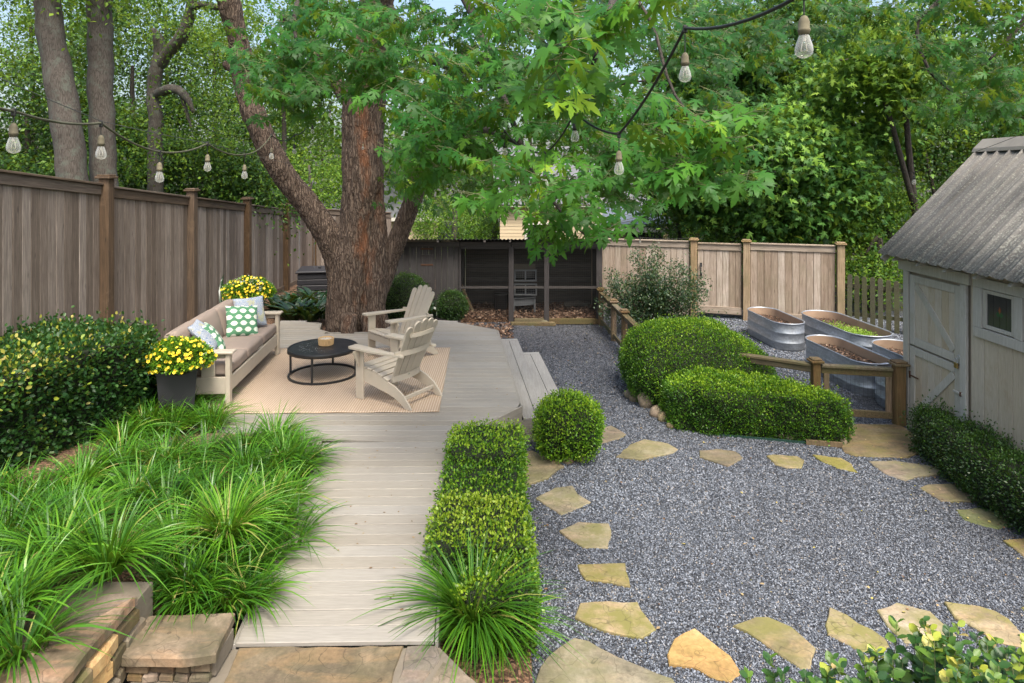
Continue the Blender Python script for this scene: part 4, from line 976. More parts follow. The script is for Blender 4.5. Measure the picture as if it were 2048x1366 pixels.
# porch wing
PY = 23.6
part('porch_wall', box(hx(1345, PY) - hx(1200, PY), .1, hz(412, PY) + .2, 0), M['siding'], hs, ((hx(1345, PY) + hx(1200, PY)) / 2, PY, -.2), world=True)
part('porch_upper_gutter', box(hx(1345, PY) - hx(1200, PY), .14, .12, .02), M['white_trim'], hs, ((hx(1345, PY) + hx(1200, PY)) / 2, PY - .2, hz(418, PY)), world=True)
o = part('porch_upper_roof', plane4([(hx(1197, PY), PY - .25, hz(416, PY)), (hx(1350, PY), PY - .25, hz(416, PY)), (hx(1350, PY), PY + 3, hz(416, PY) + 1.7), (hx(1197, PY), PY + 3, hz(416, PY) + 1.7)]), M['shingle'], hs, world=True); o.modifiers.new('s', 'SOLIDIFY').thickness = -.1
o = part('porch_roof', plane4([(hx(1200), HY - 1.0, hz(453, HY - 1)), (hx(1335), HY - 1.0, hz(453, HY - 1)), (hx(1335), PY, hz(453, HY - 1) + .55), (hx(1200), PY, hz(453, HY - 1) + .55)]), M['blue_shingle'], hs, world=True); o.modifiers.new('s', 'SOLIDIFY').thickness = -.08
part('porch_beam', box(hx(1335) - hx(1200), .14, .16, .01), M['white_trim'], hs, ((hx(1335) + hx(1200)) / 2, HY - .9, hz(453, HY - 1) - .20), world=True)
part('porch_post', box(.14, .14, 1.9, .01), M['white_trim'], hs, (hx(1327), HY - .9, -.3), world=True)
part('porch_opening', box(1.3, .06, 1.5, .01), M['dark_glass'], hs, (hx(1290, PY), PY - .08, .2), world=True)  # dark panel stands in for the shaded opening under the porch
h2 = thing('neighbour_house', 'grey roofed house glimpsed between the trunk and its left limb', 'house', (-8, 30, 0))
QY = 30.0
part('wall', box(9, .2, hz(440, QY) + .3, 0), M['siding'], h2, (hx(680, QY), QY, -.3), world=True)
part('gutter', box(9.2, .16, .22, .02), M['white_trim'], h2, (hx(680, QY), QY - .35, hz(442, QY)), world=True)
o = part('roof', plane4([(hx(480, QY), QY - .4, hz(437, QY)), (hx(875, QY), QY - .4, hz(437, QY)), (hx(800, QY), QY + 4, hz(437, QY) + 1.7), (hx(560, QY), QY + 4, hz(437, QY) + 1.7)]), M['shingle'], h2, world=True); o.modifiers.new('s', 'SOLIDIFY').thickness = -.12
# ------------------------------------------------------------------ rug
def rug_mat():
    t = NT('woven tan lattice rug'); s = t.n('SeparateXYZ', {0: t.tc.outputs['Object']}); x, y = s.outputs[0], s.outputs[1]
    def stripe(e, f):
        return t.math('SINE', t.math('MULTIPLY', e, f))
    u, v = t.math('ADD', x, y), t.math('SUBTRACT', x, y)
    a = t.math('MULTIPLY', stripe(u, 105.0), stripe(v, 105.0)); m = t.ramp(a, [(.35, 0.0), (.55, 1.0)])
    col = t.mix(m, (.40, .29, .20), (.70, .61, .49))
    b = t.math('MULTIPLY', stripe(x, 15.7), .5); col = t.mix(t.math('MULTIPLY', t.ramp(t.math('ADD', b, .5), [(.75, 0.0), (.95, .08)]), 1.0), col, (.60, .48, .37))
    g = t.noise(t.coords((1, 1, 1)), 2.0, 4); col = t.mix(t.math('MULTIPLY', g, .22), col, (.45, .33, .24))
    return t.fin(col, .95, t.bump(a, .5, .004))
rc = [Vector((-.80, 7.66)), Vector((-.915, 10.52)), Vector((-3.98, 10.45)), Vector((-3.78, 7.60))]
rcen = sum(rc, Vector((0, 0))) / 4
V, Fc = [], []; nx = 60; z0 = DZ + .004
for j in range(nx + 1):
    for i in range(nx + 1):
        u, v = i / nx, j / nx; p = (rc[3].lerp(rc[0], u)).lerp(rc[2].lerp(rc[1], u), v)
        e = math.exp(-min(v, 1 - v, u, 1 - u) * 40)
        z = .004 + .003 * math.sin(u * 34 + 3 * v) * (e + .15) + .0015 * math.sin(v * 21)
        V.append((p.x - rcen.x, p.y - rcen.y, z))
for j in range(nx):
    for i in range(nx): a = j * (nx + 1) + i; Fc.append((a, a + 1, a + nx + 2, a + nx + 1))
rg = part('area_rug', py_mesh('area_rug', V, Fc, True), rug_mat(), None, (rcen.x, rcen.y, z0 + .004)); rg.modifiers.new('s', 'SOLIDIFY').thickness = .006
tag(rg, 'tan and cream woven lattice rug lying on the deck', 'rug')

# ------------------------------------------------------------------ sofa
S0 = Vector((gp(460, 815, DZ).x, gp(460, 815, DZ).y, DZ)); S1 = gp(560, 709, DZ); sdv = S1 - S0; srz = math.atan2(sdv.y, sdv.x); SL = 2.33
sf = thing('outdoor_sofa', 'sand coloured slatted outdoor sofa with taupe cushions along the fence', 'sofa', (S0.x, S0.y, DZ + .012), srz)
SDP = .86                                            # depth goes to local +y (towards the fence)
P_ = M['poly']
for x in (.045, SL - .045):
    part('leg', box(.09, .055, .63, .004), P_, sf, (x, .03, 0)); part('leg', box(.055, .09, .80, .004), P_, sf, (x, SDP - .06, 0))
    part('arm', box(.15, .80, .032, .008), P_, sf, (x - .0, .36, .632))
    part('side_rail', box(.028, .72, .20, .004), P_, sf, (x + (.02 if x > 1 else -.02), .42, .15))
    part('arm_rail', box(.03, .70, .06, .004), P_, sf, (x, .42, .57))
    part('arm_slat', box(.026, .16, .225, .004), P_, sf, (x, .27, .348)); part('arm_slat', box(.026, .16, .225, .004), P_, sf, (x, .58, .348))
part('front_rail', box(SL - .18, .032, .18, .005), P_, sf, (SL / 2, .035, .155))
part('back_rail', box(SL - .12, .032, .12, .005), P_, sf, (SL / 2, SDP - .03, .15)); part('back_rail', box(SL - .12, .032, .10, .005), P_, sf, (SL / 2, SDP + .04, .62), (R(-8), 0, 0))
for i in range(13): part('back_slat', box(.10, .018, .45, .003), P_, sf, (.16 + i * (SL - .32) / 12, SDP - .03, .25), (R(-8), 0, 0))
for i in range(8): part('seat_slat', box(.12, .70, .018, .003), P_, sf, (.2 + i * (SL - .4) / 7, .42, .318))
def cushion(sx, sy, sz, puff=.03, n=14, pinch=.0):
    """soft box: rounded edges, slightly puffed faces"""
    bm = bmesh.new(); bmesh.ops.create_cube(bm, size=1); bmesh.ops.subdivide_edges(bm, edges=bm.edges[:], cuts=n, use_grid_fill=True)
    for v in bm.verts:
        x, y, z = v.co.x * 2, v.co.y * 2, v.co.z * 2
        r = .16
        def sq(a, h): return a
        px, py, pz = x * sx / 2, y * sy / 2, z * sz / 2; rr = min(sx, sy, sz) * .30
        q = Vector((max(abs(px) - (sx / 2 - rr), 0), max(abs(py) - (sy / 2 - rr), 0), max(abs(pz) - (sz / 2 - rr), 0)))
        if q.length > rr:
            s_ = rr / q.length
            px = math.copysign(abs(px) - q.x * (1 - s_), px) if q.x else px; py = math.copysign(abs(py) - q.y * (1 - s_), py) if q.y else py; pz = math.copysign(abs(pz) - q.z * (1 - s_), pz) if q.z else pz
        pz += math.copysign(puff * (1 - x ** 2) * (1 - y ** 2), z) * (abs(z) ** 2)
        w_ = noise.noise(Vector((px * 5, py * 5, pz * 5 + sx))) * .006
        v.co = Vector((px + w_, py + w_, pz + w_))
    me = bpy.data.meshes.new('cushion'); bm.to_mesh(me); bm.free()
    for p in me.polygons: p.use_smooth = True
    return me
cw = (SL - .16) / 3
for i in range(3):
    part('seat_cushion', cushion(cw - .006, .72, .15, .012), M['cushion'], sf, (.08 + cw * (i + .5), .385, .415))
    part('back_cushion', cushion(cw - .01, .45, .17, .045), M['cushion'], sf, (.08 + cw * (i + .5), SDP - .17, .66), (R(74), 0, random.uniform(-.03, .03)))

def pillow_mat(name, kind):
    t = NT(name); s = t.n('SeparateXYZ', {0: t.tc.outputs['Object']}); x, y = s.outputs[0], s.outputs[1]
    if kind == 'green':
        cx_w, cy_h = .128, .090
        row = t.math('FLOOR', t.math('DIVIDE', y, cy_h)); off = t.math('MULTIPLY', t.math('MODULO', t.math('ABSOLUTE', row), 2.0), cx_w / 2)
        lx = t.math('SUBTRACT', t.math('PINGPONG', t.math('ADD', x, off), cx_w / 2), 0.0)
        fx = t.math('SUBTRACT', t.math('FRACT', t.math('DIVIDE', t.math('ADD', x, t.math('ADD', off, 10 * cx_w)), cx_w)), .5)
        fy = t.math('SUBTRACT', t.math('FRACT', t.math('DIVIDE', t.math('ADD', y, 10 * cy_h), cy_h)), .5)
        r = t.math('SQRT', t.math('ADD', t.math('POWER', t.math('MULTIPLY', fx, 2.6), 2.0), t.math('POWER', t.math('MULTIPLY', fy, 2.35), 2.0)))
        tip = t.math('LESS_THAN', t.math('ADD', t.math('MULTIPLY', t.math('ABSOLUTE', fx), 2.1), t.math('MULTIPLY', t.math('ABSOLUTE', fy), 7.0)), 1.0)
        m = t.math('MAXIMUM', t.math('LESS_THAN', r, .88), tip)
        vein = t.math('GREATER_THAN', t.math('SINE', t.math('MULTIPLY', t.math('ADD', fx, t.math('ABSOLUTE', fy)), 60.0)), .75)
        col = t.mix(m, (.085, .235, .125), t.mix(t.math('MULTIPLY', vein, .35), (.72, .76, .66), (.25, .42, .28)))
    else:
        v = t.coords((1, 1, 1), False)
        w_ = t.n('TexVoronoi', {'Vector': v, 'Scale': 13.0}); d = w_.outputs['Distance']
        rg_ = t.math('GREATER_THAN', t.math('SINE', t.math('MULTIPLY', d, 70.0)), .1)
        n_ = t.noise(v, 26, 3, .6, 2.5); m2 = t.ramp(n_, [(.47, 0.0), (.53, 1.0)])
        col = t.mix(t.math('MULTIPLY', rg_, .9), (.60, .60, .55), (.03, .08, .22)); col = t.mix(t.math('MULTIPLY', m2, .5), col, (.16, .25, .42)); 
        col = t.mix(t.ramp(t.noise(v, 9, 2), [(.60, 0.0), (.64, .6)]), col, (.42, .40, .18))
    return t.fin(col, .95, t.bump(t.noise(t.coords((1, 1, 1)), 300, 2), .15, .001))
def pillow_mesh(s=.46, th=.15, n=20):
    V, Fc = [], []
    for sd2 in (1, -1):
        b = len(V)
        for j in range(n + 1):
            for i in range(n + 1):
                u, v = 2 * i / n - 1, 2 * j / n - 1; k = ((1 - u * u) * (1 - v * v)) ** .42
                pin = 1 - .07 * (1 - abs(u * v)) * max(abs(u), abs(v)) ** 3 
                V.append((u * s / 2 * (1 - .07 * (1 - v * v) * abs(u) ** 2 * 1), v * s / 2 * (1 - .07 * (1 - u * u) * abs(v) ** 2), sd2 * th / 2 * k + .004 * noise.noise(Vector((u * 3, v * 3, sd2)))))
        for j in range(n):
            for i in range(n): a = b + j * (n + 1) + i; q = (a, a + 1, a + n + 2, a + n + 1); Fc.append(q if sd2 > 0 else q[::-1])
    me = py_mesh('pillow', V, Fc, True); bm = bmesh.new(); bm.from_mesh(me); bmesh.ops.remove_doubles(bm, verts=bm.verts[:], dist=.0005); bm.to_mesh(me); bm.free(); return me
PM = {'green': pillow_mat('green leaf print cotton', 'green'), 'blue': pillow_mat('blue floral print cotton', 'blue')}
def pillow(kind, loc, nrm, up, label):
    z = Vector(nrm).normalized(); y = Vector(up); y = (y - z * y.dot(z)).normalized(); x = y.cross(z)
    o = part('throw_pillow', pillow_mesh(), PM[kind], None, loc); o.rotation_euler = Matrix((x, y, z)).transposed().to_euler()
    tag(o, label, 'pillow', 'throw pillows on the sofa'); return o
pillow('green', at(484, 642, 9.38), (.60, -.68, .42), (-.10, .30, 1), 'green pillow with white leaves at the far end of the sofa, facing the camera')
pillow('blue', at(500, 624, 9.72), (.62, -.66, .40), (-.26, .3, 1), 'blue floral pillow behind the far green pillow')
pillow('green', at(428, 676, 8.42), (.62, .30, .45), (-.75, -.2, 1), 'green leaf pillow leaning at the near end of the sofa, seen side on')
pillow('blue', at(410, 672, 8.24), (.55, .12, .5), (-.85, -.2, 1), 'blue floral pillow tucked behind the near green pillow')

# ------------------------------------------------------------------ coffee table and candle bowl
TC = gp(646, 751, DZ); TC.z = DZ + .014
tb = thing('coffee_table', 'round black slatted coffee table on a ring base', 'table', TC, R(-4))
TR, TH = .475, .395
rim = lathe([(TR - .012, TH - .05), (TR, TH - .05), (TR, TH - .003), (TR - .003, TH), (TR - .026, TH), (TR - .026, TH - .05)], 64); part('rim', rim, M['black_metal'], tb)
k = 9
for i in range(k):
    a = -TR + .028 + (2 * TR - .056) * i / k; b = a + (2 * TR - .056) / k - .006; R2 = TR - .028
    pts = []
    for s_ in (1, -1):
        ys_ = np.linspace(a, b, 5) if s_ > 0 else np.linspace(b, a, 5)
        for yy in ys_: pts.append((s_ * math.sqrt(max(R2 * R2 - yy * yy, 0)), yy))
    part('slat', prism(pts, TH - .022, TH - .006, .002), M['black_metal'], tb)
path = [(TR * .97 * math.cos(a), TR * .97 * math.sin(a), .014) for a in np.linspace(0, 2 * math.pi, 65)]
V, Fc = [], []
for i, a in enumerate(np.linspace(0, 2 * math.pi, 64, endpoint=False)):
    for r_, z in ((TR - .028, 0), (TR - .002, 0), (TR - .002, .026), (TR - .028, .026)): V.append((r_ * math.cos(a), r_ * math.sin(a), z))
for i in range(64):
    for j in range(4): p = i * 4 + j; q = i * 4 + (j + 1) % 4; Fc.append((p, q, ((i + 1) % 64) * 4 + (j + 1) % 4, ((i + 1) % 64) * 4 + j))
part('base_ring', py_mesh('ring', V, Fc), M['black_metal'], tb)
for a in (R(2), R(92), R(182), R(272)): part('leg', box(.026, .026, TH - .05 - .026, .002), M['black_metal'], tb, ((TR - .016) * math.cos(a), (TR - .016) * math.sin(a), .026), (0, 0, a))
dr = MB()
for i in range(70):
    a, r_ = random.uniform(2.0, 5.2), TR * .85 * math.sqrt(random.random()); s_ = random.uniform(.0015, .005)
    dr.box((r_ * math.cos(a) * .9, r_ * math.sin(a) * .9, TH - .004), (s_ * 2, s_ * 1.4, .002))
part('rain_drops', dr.mesh('drops'), simple('pale droplets', (.5, .52, .54), .2), tb, kind='stuff')
BC = at(647, 690, 9.05); zt_ = DZ + .014 + TH
bw = thing('candle_bowl', 'ribbed tan candle bowl on the black table', 'candle', (BC.x, 9.18, zt_ - .006))
V, Fc = [], []; nr = 120
for z, r_ in ((0, .092), (.006, .100), (.095, .108), (.100, .105)):
    for i in range(nr): a = 2 * math.pi * i / nr; rr = r_ + (.004 * math.cos(i * math.pi / 2) if 0 < z < .10 else 0); V.append((rr * math.cos(a), rr * math.sin(a), z))
for z, r_ in ((.100, .096), (.082, .094)):
    for i in range(nr): a = 2 * math.pi * i / nr; V.append((r_ * math.cos(a), r_ * math.sin(a), z))
for l in range(5):
    for i in range(nr): Fc.append((l * nr + i, l * nr + (i + 1) % nr, (l + 1) * nr + (i + 1) % nr, (l + 1) * nr + i))
Fc.append(tuple(range(nr))[::-1])
part('bowl', py_mesh('bowl', V, Fc), simple('ribbed tan ceramic', (.60, .40, .20), .6, mott=.15, mscale=20), bw)
part('wax', lathe([(.093, .05), (.0935, .084)], 40), simple('cream wax', (.78, .72, .60), .5), bw)
for i in range(3): part('wick', box(.003, .003, .012, 0), M['black_metal'], bw, (.04 * math.cos(i * 2.1), .04 * math.sin(i * 2.1), .084))

# ------------------------------------------------------------------ adirondack chairs
def adirondack(label, loc, face):
    """local +y is the direction the sitter faces; origin on the floor between the legs"""
    c = thing('adirondack_chair', label, 'chair', loc, math.atan2(face[1], face[0]) - math.pi / 2, 'adirondack chairs on the rug')
    W_ = .295
    for s in (-1, 1):
        part('front_leg', box(.026, .125, .615, .004), P_, c, (s * (W_ + .026), .345, 0))
        # curved side board: seat height in front, sweeping down to the ground behind
        up_ = [(.40, .375), (.30, .385), (.15, .365), (.0, .315), (-.10, .275), (-.22, .235), (-.34, .16), (-.44, .05), (-.47, 0)]
        lo_ = [(-.38, 0), (-.32, .045), (-.22, .10), (-.10, .14), (.05, .17), (.20, .205), (.33, .235), (.40, .25)]
        part('side_board', prism([(x, y) for x, y in up_] + lo_, -.013, .013, .003), P_, c, (s * W_, 0, 0), (R(90), 0, R(90)))
        ap = [(-.075, .47), (.06, .47), (.075, .44), (.07, .25), (.055, .05), (.02, -.16), (-.0, -.33), (-.03, -.36), (-.065, -.33), (-.06, 0), (-.075, .3)]
        part('arm', prism([(x * s, y) for x, y in ap], 0, .026, .005), P_, c, (s * (W_ + .045), 0, .615), (R(1.5), 0, 0))
        part('arm_bracket', prism([(0, 0), (.085, .19), (.085, .21), (0, .21)], -.011, .011, .003), P_, c, (s * (W_ + .055) - (0 if s > 0 else 0), .345, .40), (R(90), 0, 0 if s > 0 else R(180)))
    zc = lambda y: float(np.interp(y, [-.12, 0, .15, .30, .40], [.272, .315, .365, .387, .378]))
    for i, y in enumerate(np.linspace(.385, -.06, 6)):
        sl = math.atan2(zc(y + .03) - zc(y - .03), .06)
        part('seat_slat', box(2 * W_ + .03, .078, .022, .005), P_, c, (0, y, zc(y) + .001), (sl, 0, 0))
    part('front_apron', box(2 * W_ - .03, .024, .10, .004), P_, c, (0, .398, .268))
    part('rear_stretcher', box(2 * W_ - .03, .03, .045, .004), P_, c, (0, -.335, .085))
    tilt = R(24)                                      # back leans away from the sitter
    b0 = Vector((0, -.10, .245))
    hs_ = [.79, .845, .865, .845, .79]
    for i in range(5):
        k_ = i - 2; w0, w1 = .088, .108; x0, x1 = k_ * .096, k_ * .121; L_ = hs_[i]; pts = [(x0 - w0 / 2, 0), (x0 + w0 / 2, 0), (x1 + w1 / 2, L_ - .05)]
        for a in np.linspace(0, math.pi, 7)[1:-1]: pts.append((x1 + w1 / 2 * math.cos(a) , L_ - .05 + .05 * math.sin(a)))
        pts.append((x1 - w1 / 2, L_ - .05))
        yoff = .010 * (k_ / 2) ** 2
        part('back_slat', prism(pts, -.010, .010, .003), P_, c, (0, b0.y + yoff, b0.z), (R(90) + tilt, 0, 0))
    def brace(s_, wx, ww, nm, extra=0.0):
        yb, zb = b0.y - math.sin(tilt) * s_ , b0.z + math.cos(tilt) * s_
        V, Fc = [], []; n_ = 12
        for i in range(n_ + 1):
            x = -wx + 2 * wx * i / n_; dy = -.030 + .035 * (x / .24) ** 2 - extra
            for a_, b_ in ((0, -ww / 2), (-.026, -ww / 2), (-.026, ww / 2), (0, ww / 2)): V.append((x, yb + dy + a_ , zb + b_))
        for i in range(n_):
            for j in range(4): Fc.append((i * 4 + j, i * 4 + (j + 1) % 4, (i + 1) * 4 + (j + 1) % 4, (i + 1) * 4 + j))
        Fc += [(3, 2, 1, 0), (n_ * 4, n_ * 4 + 1, n_ * 4 + 2, n_ * 4 + 3)]
        part(nm, py_mesh(nm, V, Fc), P_, c)
    brace(.425, .34, .06, 'arm_brace'); brace(.665, .215, .045, 'upper_brace'); brace(.055, .25, .07, 'lower_brace')
    return c
ch1 = adirondack('sand coloured adirondack chair nearest the camera, back turned to us', (-1.37, 8.19, DZ + .014), (-.846, .533))
part('maker_badge', lathe([(.016, 0), (.016, .003)], 12, sx=1.5), simple('small green oval badge', (.02, .10, .09), .4), ch1, (.0, -.172, .30), (R(114), 0, 0))
ch2 = adirondack('sand coloured adirondack chair further back, next to the tree', (-1.62, 10.05, DZ + .014), (-.74, -.67))

# ------------------------------------------------------------------ string lights
def bulb(parent, p, moss=True, drop=.055, s=1.0, dark=False, tiltv=0.0):
    """socket on a short lead with a pear shaped bulb; p = point on the cable"""
    so = part('lamp_socket', MB().add(*lathe_raw([(.002, 0), (.007, -.002), (.0115, -.010), (.014, -.018), (.014, -.034), (.0158, -.036), (.0158, -.041), (.014, -.043), (.014, -.050), (.002, -.050)], 14, s)).mesh('socket', True),
              M['socket_dark'] if dark else M['socket'], parent, (p.x, p.y, p.z - drop), (tiltv, 0, 0), world=True)
    prof = [(.011, -.048), (.0135, -.055), (.0175, -.067), (.0215, -.080), (.0228, -.090), (.0215, -.099), (.016, -.106), (.007, -.110), (.0005, -.111)]
    part('glass_bulb', MB().add(*lathe_raw(prof, 20, s)).mesh('bulb', True), M['glass'], so, (p.x, p.y, p.z - drop), (tiltv, 0, 0), world=True)
    f = MB(); f.tube([(0, 0, -.05 * s), (0, 0, -.066 * s)], .0045 * s, 8)
    f.tube([(.004 * s, 0, -.066 * s), (.008 * s, 0, -.092 * s), (-.008 * s, 0, -.092 * s), (-.004 * s, 0, -.066 * s)], .0011 * s, 5)
    part('filament', f.mesh('filament'), M['fil'], so, (p.x, p.y, p.z - drop), (tiltv, 0, 0), world=True)
    part('lead', MB().tube([(0, 0, .012), (0, 0, -drop + .002)], .0022, 6).mesh('lead'), M['cable'], so, (p.x, p.y, p.z), world=True)
    part('clip', box(.016, .012, .03, .003, base=False), M['cable'], so, (p.x, p.y, p.z - .004), world=True)
def lathe_raw(prof, n, s=1.0):
    V, Fc = [], []
    for r, z in prof:
        for k in range(n): a = 2 * math.pi * k / n; V.append((r * s * math.cos(a), r * s * math.sin(a), z * s))
    for i in range(len(prof) - 1):
        for k in range(n): Fc.append((i * n + k, i * n + (k + 1) % n, (i + 1) * n + (k + 1) % n, (i + 1) * n + k))
    return V, Fc
t = NT('clear bulb glass'); t.set(t.b.inputs['Roughness'], .03); t.set(t.b.inputs['Base Color'], (.9, .9, .86)); t.set(t.b.inputs['Specular IOR Level'], 1.0)
tp = t.n('BsdfTransparent', {'Color': (.93, .93, .88, 1)}); fr = t.n('LayerWeight', {'Blend': .42}).outputs['Facing']
ms = t.n('MixShader', {0: t.math('MULTIPLY_ADD', fr, .55, .10), 1: tp.outputs[0], 2: t.b.outputs[0]}); t.t.links.new(ms.outputs[0], t.out.inputs[0]); M['glass'] = t.m
M['fil'] = simple('pale bulb stem', (.55, .52, .45), .4)
def cable(parent, nodes, rad, mat, sag=.02, nm='cable'):
    P = []
    for a, b in zip(nodes[:-1], nodes[1:]):
        for k in range(8): u = k / 8; P.append(a.lerp(b, u) - Vector((0, 0, sag * (a - b).length * 4 * u * (1 - u))))
    P.append(nodes[-1]); part(nm, MB().tube(P, rad, 8).mesh('cable', True), mat, parent, world=True)
LN = [at(-60, 190, 2.1), at(27, 222, 2.35), at(202, 246, 2.95), at(319, 304, 3.55), at(415, 287, 4.2), at(489, 309, 5.0), at(543, 270, 6.2), at(589, 270, 7.2), at(625, 234, 8.2), at(660, 205, 9.4), at(690, 175, 10.6)]
s1 = thing('string_lights', 'mossy string lights sagging from the upper left to the tree trunk', 'string lights', LN[1])
cable(s1, LN[:7], .0055, M['cable_moss'], .035); cable(s1, LN[6:], .005, M['cable'], .06)
for i, p in enumerate(LN[1:10]): bulb(s1, p, drop=[.043, .055, .056, .07, .077, .12, .10, .10, .10][i], dark=i > 5)
cable(s1, [at(-30, 143, 2.3), at(205, 243, 3.1), at(415, 286, 4.2), at(600, 330, 8)], .0018, M['wire'], .004, 'guide_wire')
RN = [at(1720, -150, 1.35), at(1608, -14, 1.68), at(1370, 56, 2.4), at(1238, 268, 2.95), at(1150, 224, 3.5), at(1090, 305, 4.2), at(1010, 262, 5.4), at(930, 300, 6.4), at(840, 210, 8.0), at(770, 190, 10.2)]
s2 = thing('string_lights', 'black string lights swinging from the upper right through the maple leaves', 'string lights', RN[2])
cable(s2, RN, .0058, M['cable'], .045)
bulb(s2, RN[1] + Vector((0, 0, .0)), drop=.058); bulb(s2, RN[2], drop=.09); bulb(s2, RN[3], drop=.075); bulb(s2, RN[4], drop=.05, dark=True); bulb(s2, RN[5], drop=.12, dark=True); bulb(s2, RN[6], drop=.09, dark=True); bulb(s2, RN[7], drop=.10, dark=True); bulb(s2, RN[8], drop=.1, dark=True); bulb(s2, at(783, 205, 9.8), drop=.12, dark=True)
s3 = thing('string_light_bulb', 'single small bulb hanging before the trees left of the shed roof', 'light bulb', at(1828, 345, 7.6)); bulb(s3, at(1828, 345, 7.6), dark=True, drop=.03)
cable(s3, [at(2090, 250, 6.0), at(1828, 345, 7.6), at(1600, 330, 9.6)], .0022, M['cable'], .01)
s4 = thing('string_lights', 'tiny string lights running along the top of the back fence', 'string lights', (3, 14.9, 1.8))
FN = [Vector((2.1, 15.45, 1.80)), Vector((2.35, 15.38, 1.77)), Vector((3.1, 15.14, 1.80)), Vector((4.2, 14.8, 1.82))]
cable(s4, FN, .006, M['cable'], .03); bulb(s4, FN[1], dark=True, drop=.03); bulb(s4, FN[2], dark=True, drop=.02)
# string on the far side of the tree, bulb hanging before the trunk
s5 = thing('string_light_bulb', 'lone small bulb hanging in front of the red brown trunk', 'light bulb', at(726, 285, 10.8)); bulb(s5, at(726, 285, 10.8), drop=.02, s=.9)
# ------------------------------------------------------------------ clipped hedges and bushes
def sample_surface(co, fc, no, n):
    q = co[fc]; a = .5 * np.linalg.norm(np.cross(q[:, 2] - q[:, 0], q[:, 3] - q[:, 1]), axis=1)
    idx = RNG.choice(len(fc), n, p=a / a.sum()); u, v = RNG.random((n, 1)), RNG.random((n, 1)); q = q[idx]; nn_ = no[fc[idx]].mean(1)
    P = (q[:, 0] * (1 - u) + q[:, 1] * u) * (1 - v) + (q[:, 3] * (1 - u) + q[:, 2] * u) * v
    return P, unit(nn_)
def ellipsoid_solid(c, r, n=16, m=10, flat=None):
    V, Fc = [], []
    for j in range(m + 1):
        th = math.pi * j / m
        for i in range(n):
            a = 2 * math.pi * i / n; V.append((c[0] + r[0] * math.sin(th) * math.cos(a), c[1] + r[1] * math.sin(th) * math.sin(a), max(c[2] + r[2] * math.cos(th), -.02)))
    for j in range(m):
        for i in range(n): Fc.append((j * n + i, j * n + (i + 1) % n, (j + 1) * n + (i + 1) % n, (j + 1) * n + i))
    return V, Fc
def prism_solid(poly, z0, z1):
    n = len(poly); V = [(p[0], p[1], z0) for p in poly] + [(p[0], p[1], z1) for p in poly]
    return V, [tuple(range(n))[::-1], tuple(range(n, 2 * n))] + [(i, (i + 1) % n, n + (i + 1) % n, n + i) for i in range(n)]
def hedge(name, label, cat, solids, n, size, mat, tint, loc, lump=.035, lf=3.0, voxel=.05, tpl=LEAF2, shag=.03, group=None, round_=.0, stray=.02):
    V, Fc = [], []
    for v, f in solids: b = len(V); V += v; Fc += [tuple(i + b for i in q) for q in f]
    co, fc, no = remesh(V, Fc, voxel)
    if round_:
        # ease sharp edges by averaging along the mesh
        for _ in range(int(round_)):
            s = np.zeros_like(co); k = np.zeros(len(co))
            for a, b in ((0, 1), (1, 2), (2, 3), (3, 0)):
                np.add.at(s, fc[:, a], co[fc[:, b]]); np.add.at(k, fc[:, a], 1); np.add.at(s, fc[:, b], co[fc[:, a]]); np.add.at(k, fc[:, b], 1)
            co = .45 * co + .55 * s / k[:, None]
    P0 = co; co = co + no * (.012 * fbm(co, 26.0, 3))[:, None]; lump *= 1.35; shag *= 1.35; stray *= 2
    co = co + no * (lump * fbm(co, lf * 2.2, len(label)))[:, None] + no * (lump * .45 * fbm(co, lf * 7.5, 2 + len(label)))[:, None]
    t = thing(name, label, cat, loc, 0, group)
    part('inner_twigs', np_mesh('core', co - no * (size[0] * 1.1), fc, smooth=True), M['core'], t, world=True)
    P, N = sample_surface(co, fc, no, n)
    clump = fbm(P, 9.0, 5) ; depth = RNG.random(n)
    P = P + N * ((depth - .62) * shag * 2)[:, None] + RNG.normal(size=P.shape) * size[0] * .35
    st2 = RNG.random(n) < stray; P[st2] += N[st2] * RNG.uniform(.3, 1.6, (st2.sum(), 1)) * shag + np.array([0, 0, 1]) * RNG.uniform(0, 1.2, (st2.sum(), 1)) * shag
    D = unit(N * .9 + RNG.normal(size=P.shape) * .65 + [0, 0, .25]); LN_ = unit(np.cross(D, RNG.normal(size=P.shape)) + [0, 0, .5])
    T = tint(P, N, depth, clump)
    S = RNG.uniform(size[0] * .75, size[0] * 1.25, n)
    Vv, Ff = spread(tpl, P, D, LN_, S)
    part('foliage', np_mesh('foliage', Vv, Ff, np.repeat(np.clip(T, 0, 1), len(tpl[0]))), M[mat], t, kind='stuff', world=True)
    return t
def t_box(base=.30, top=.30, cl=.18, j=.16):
    """tint lighter on the outer, upward facing leaves"""
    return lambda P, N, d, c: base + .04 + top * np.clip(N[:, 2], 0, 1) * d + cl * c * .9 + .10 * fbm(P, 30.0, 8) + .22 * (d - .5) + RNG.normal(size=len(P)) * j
# large rounded boxwood right of the coop path
hb = [ellipsoid_solid((2.72, 9.75, .42), (1.03, .95, .66)), ellipsoid_solid((2.45, 9.45, .35), (.72, .72, .55)), ellipsoid_solid((3.15, 9.7, .30), (.75, .8, .60))]
hedge('boxwood_bush', 'large dome shaped boxwood beside the low garden fence', 'bush', hb, 62000, (.027,), 'box', t_box(.30, .40), (2.72, 9.6, 0), .028, 2.2)
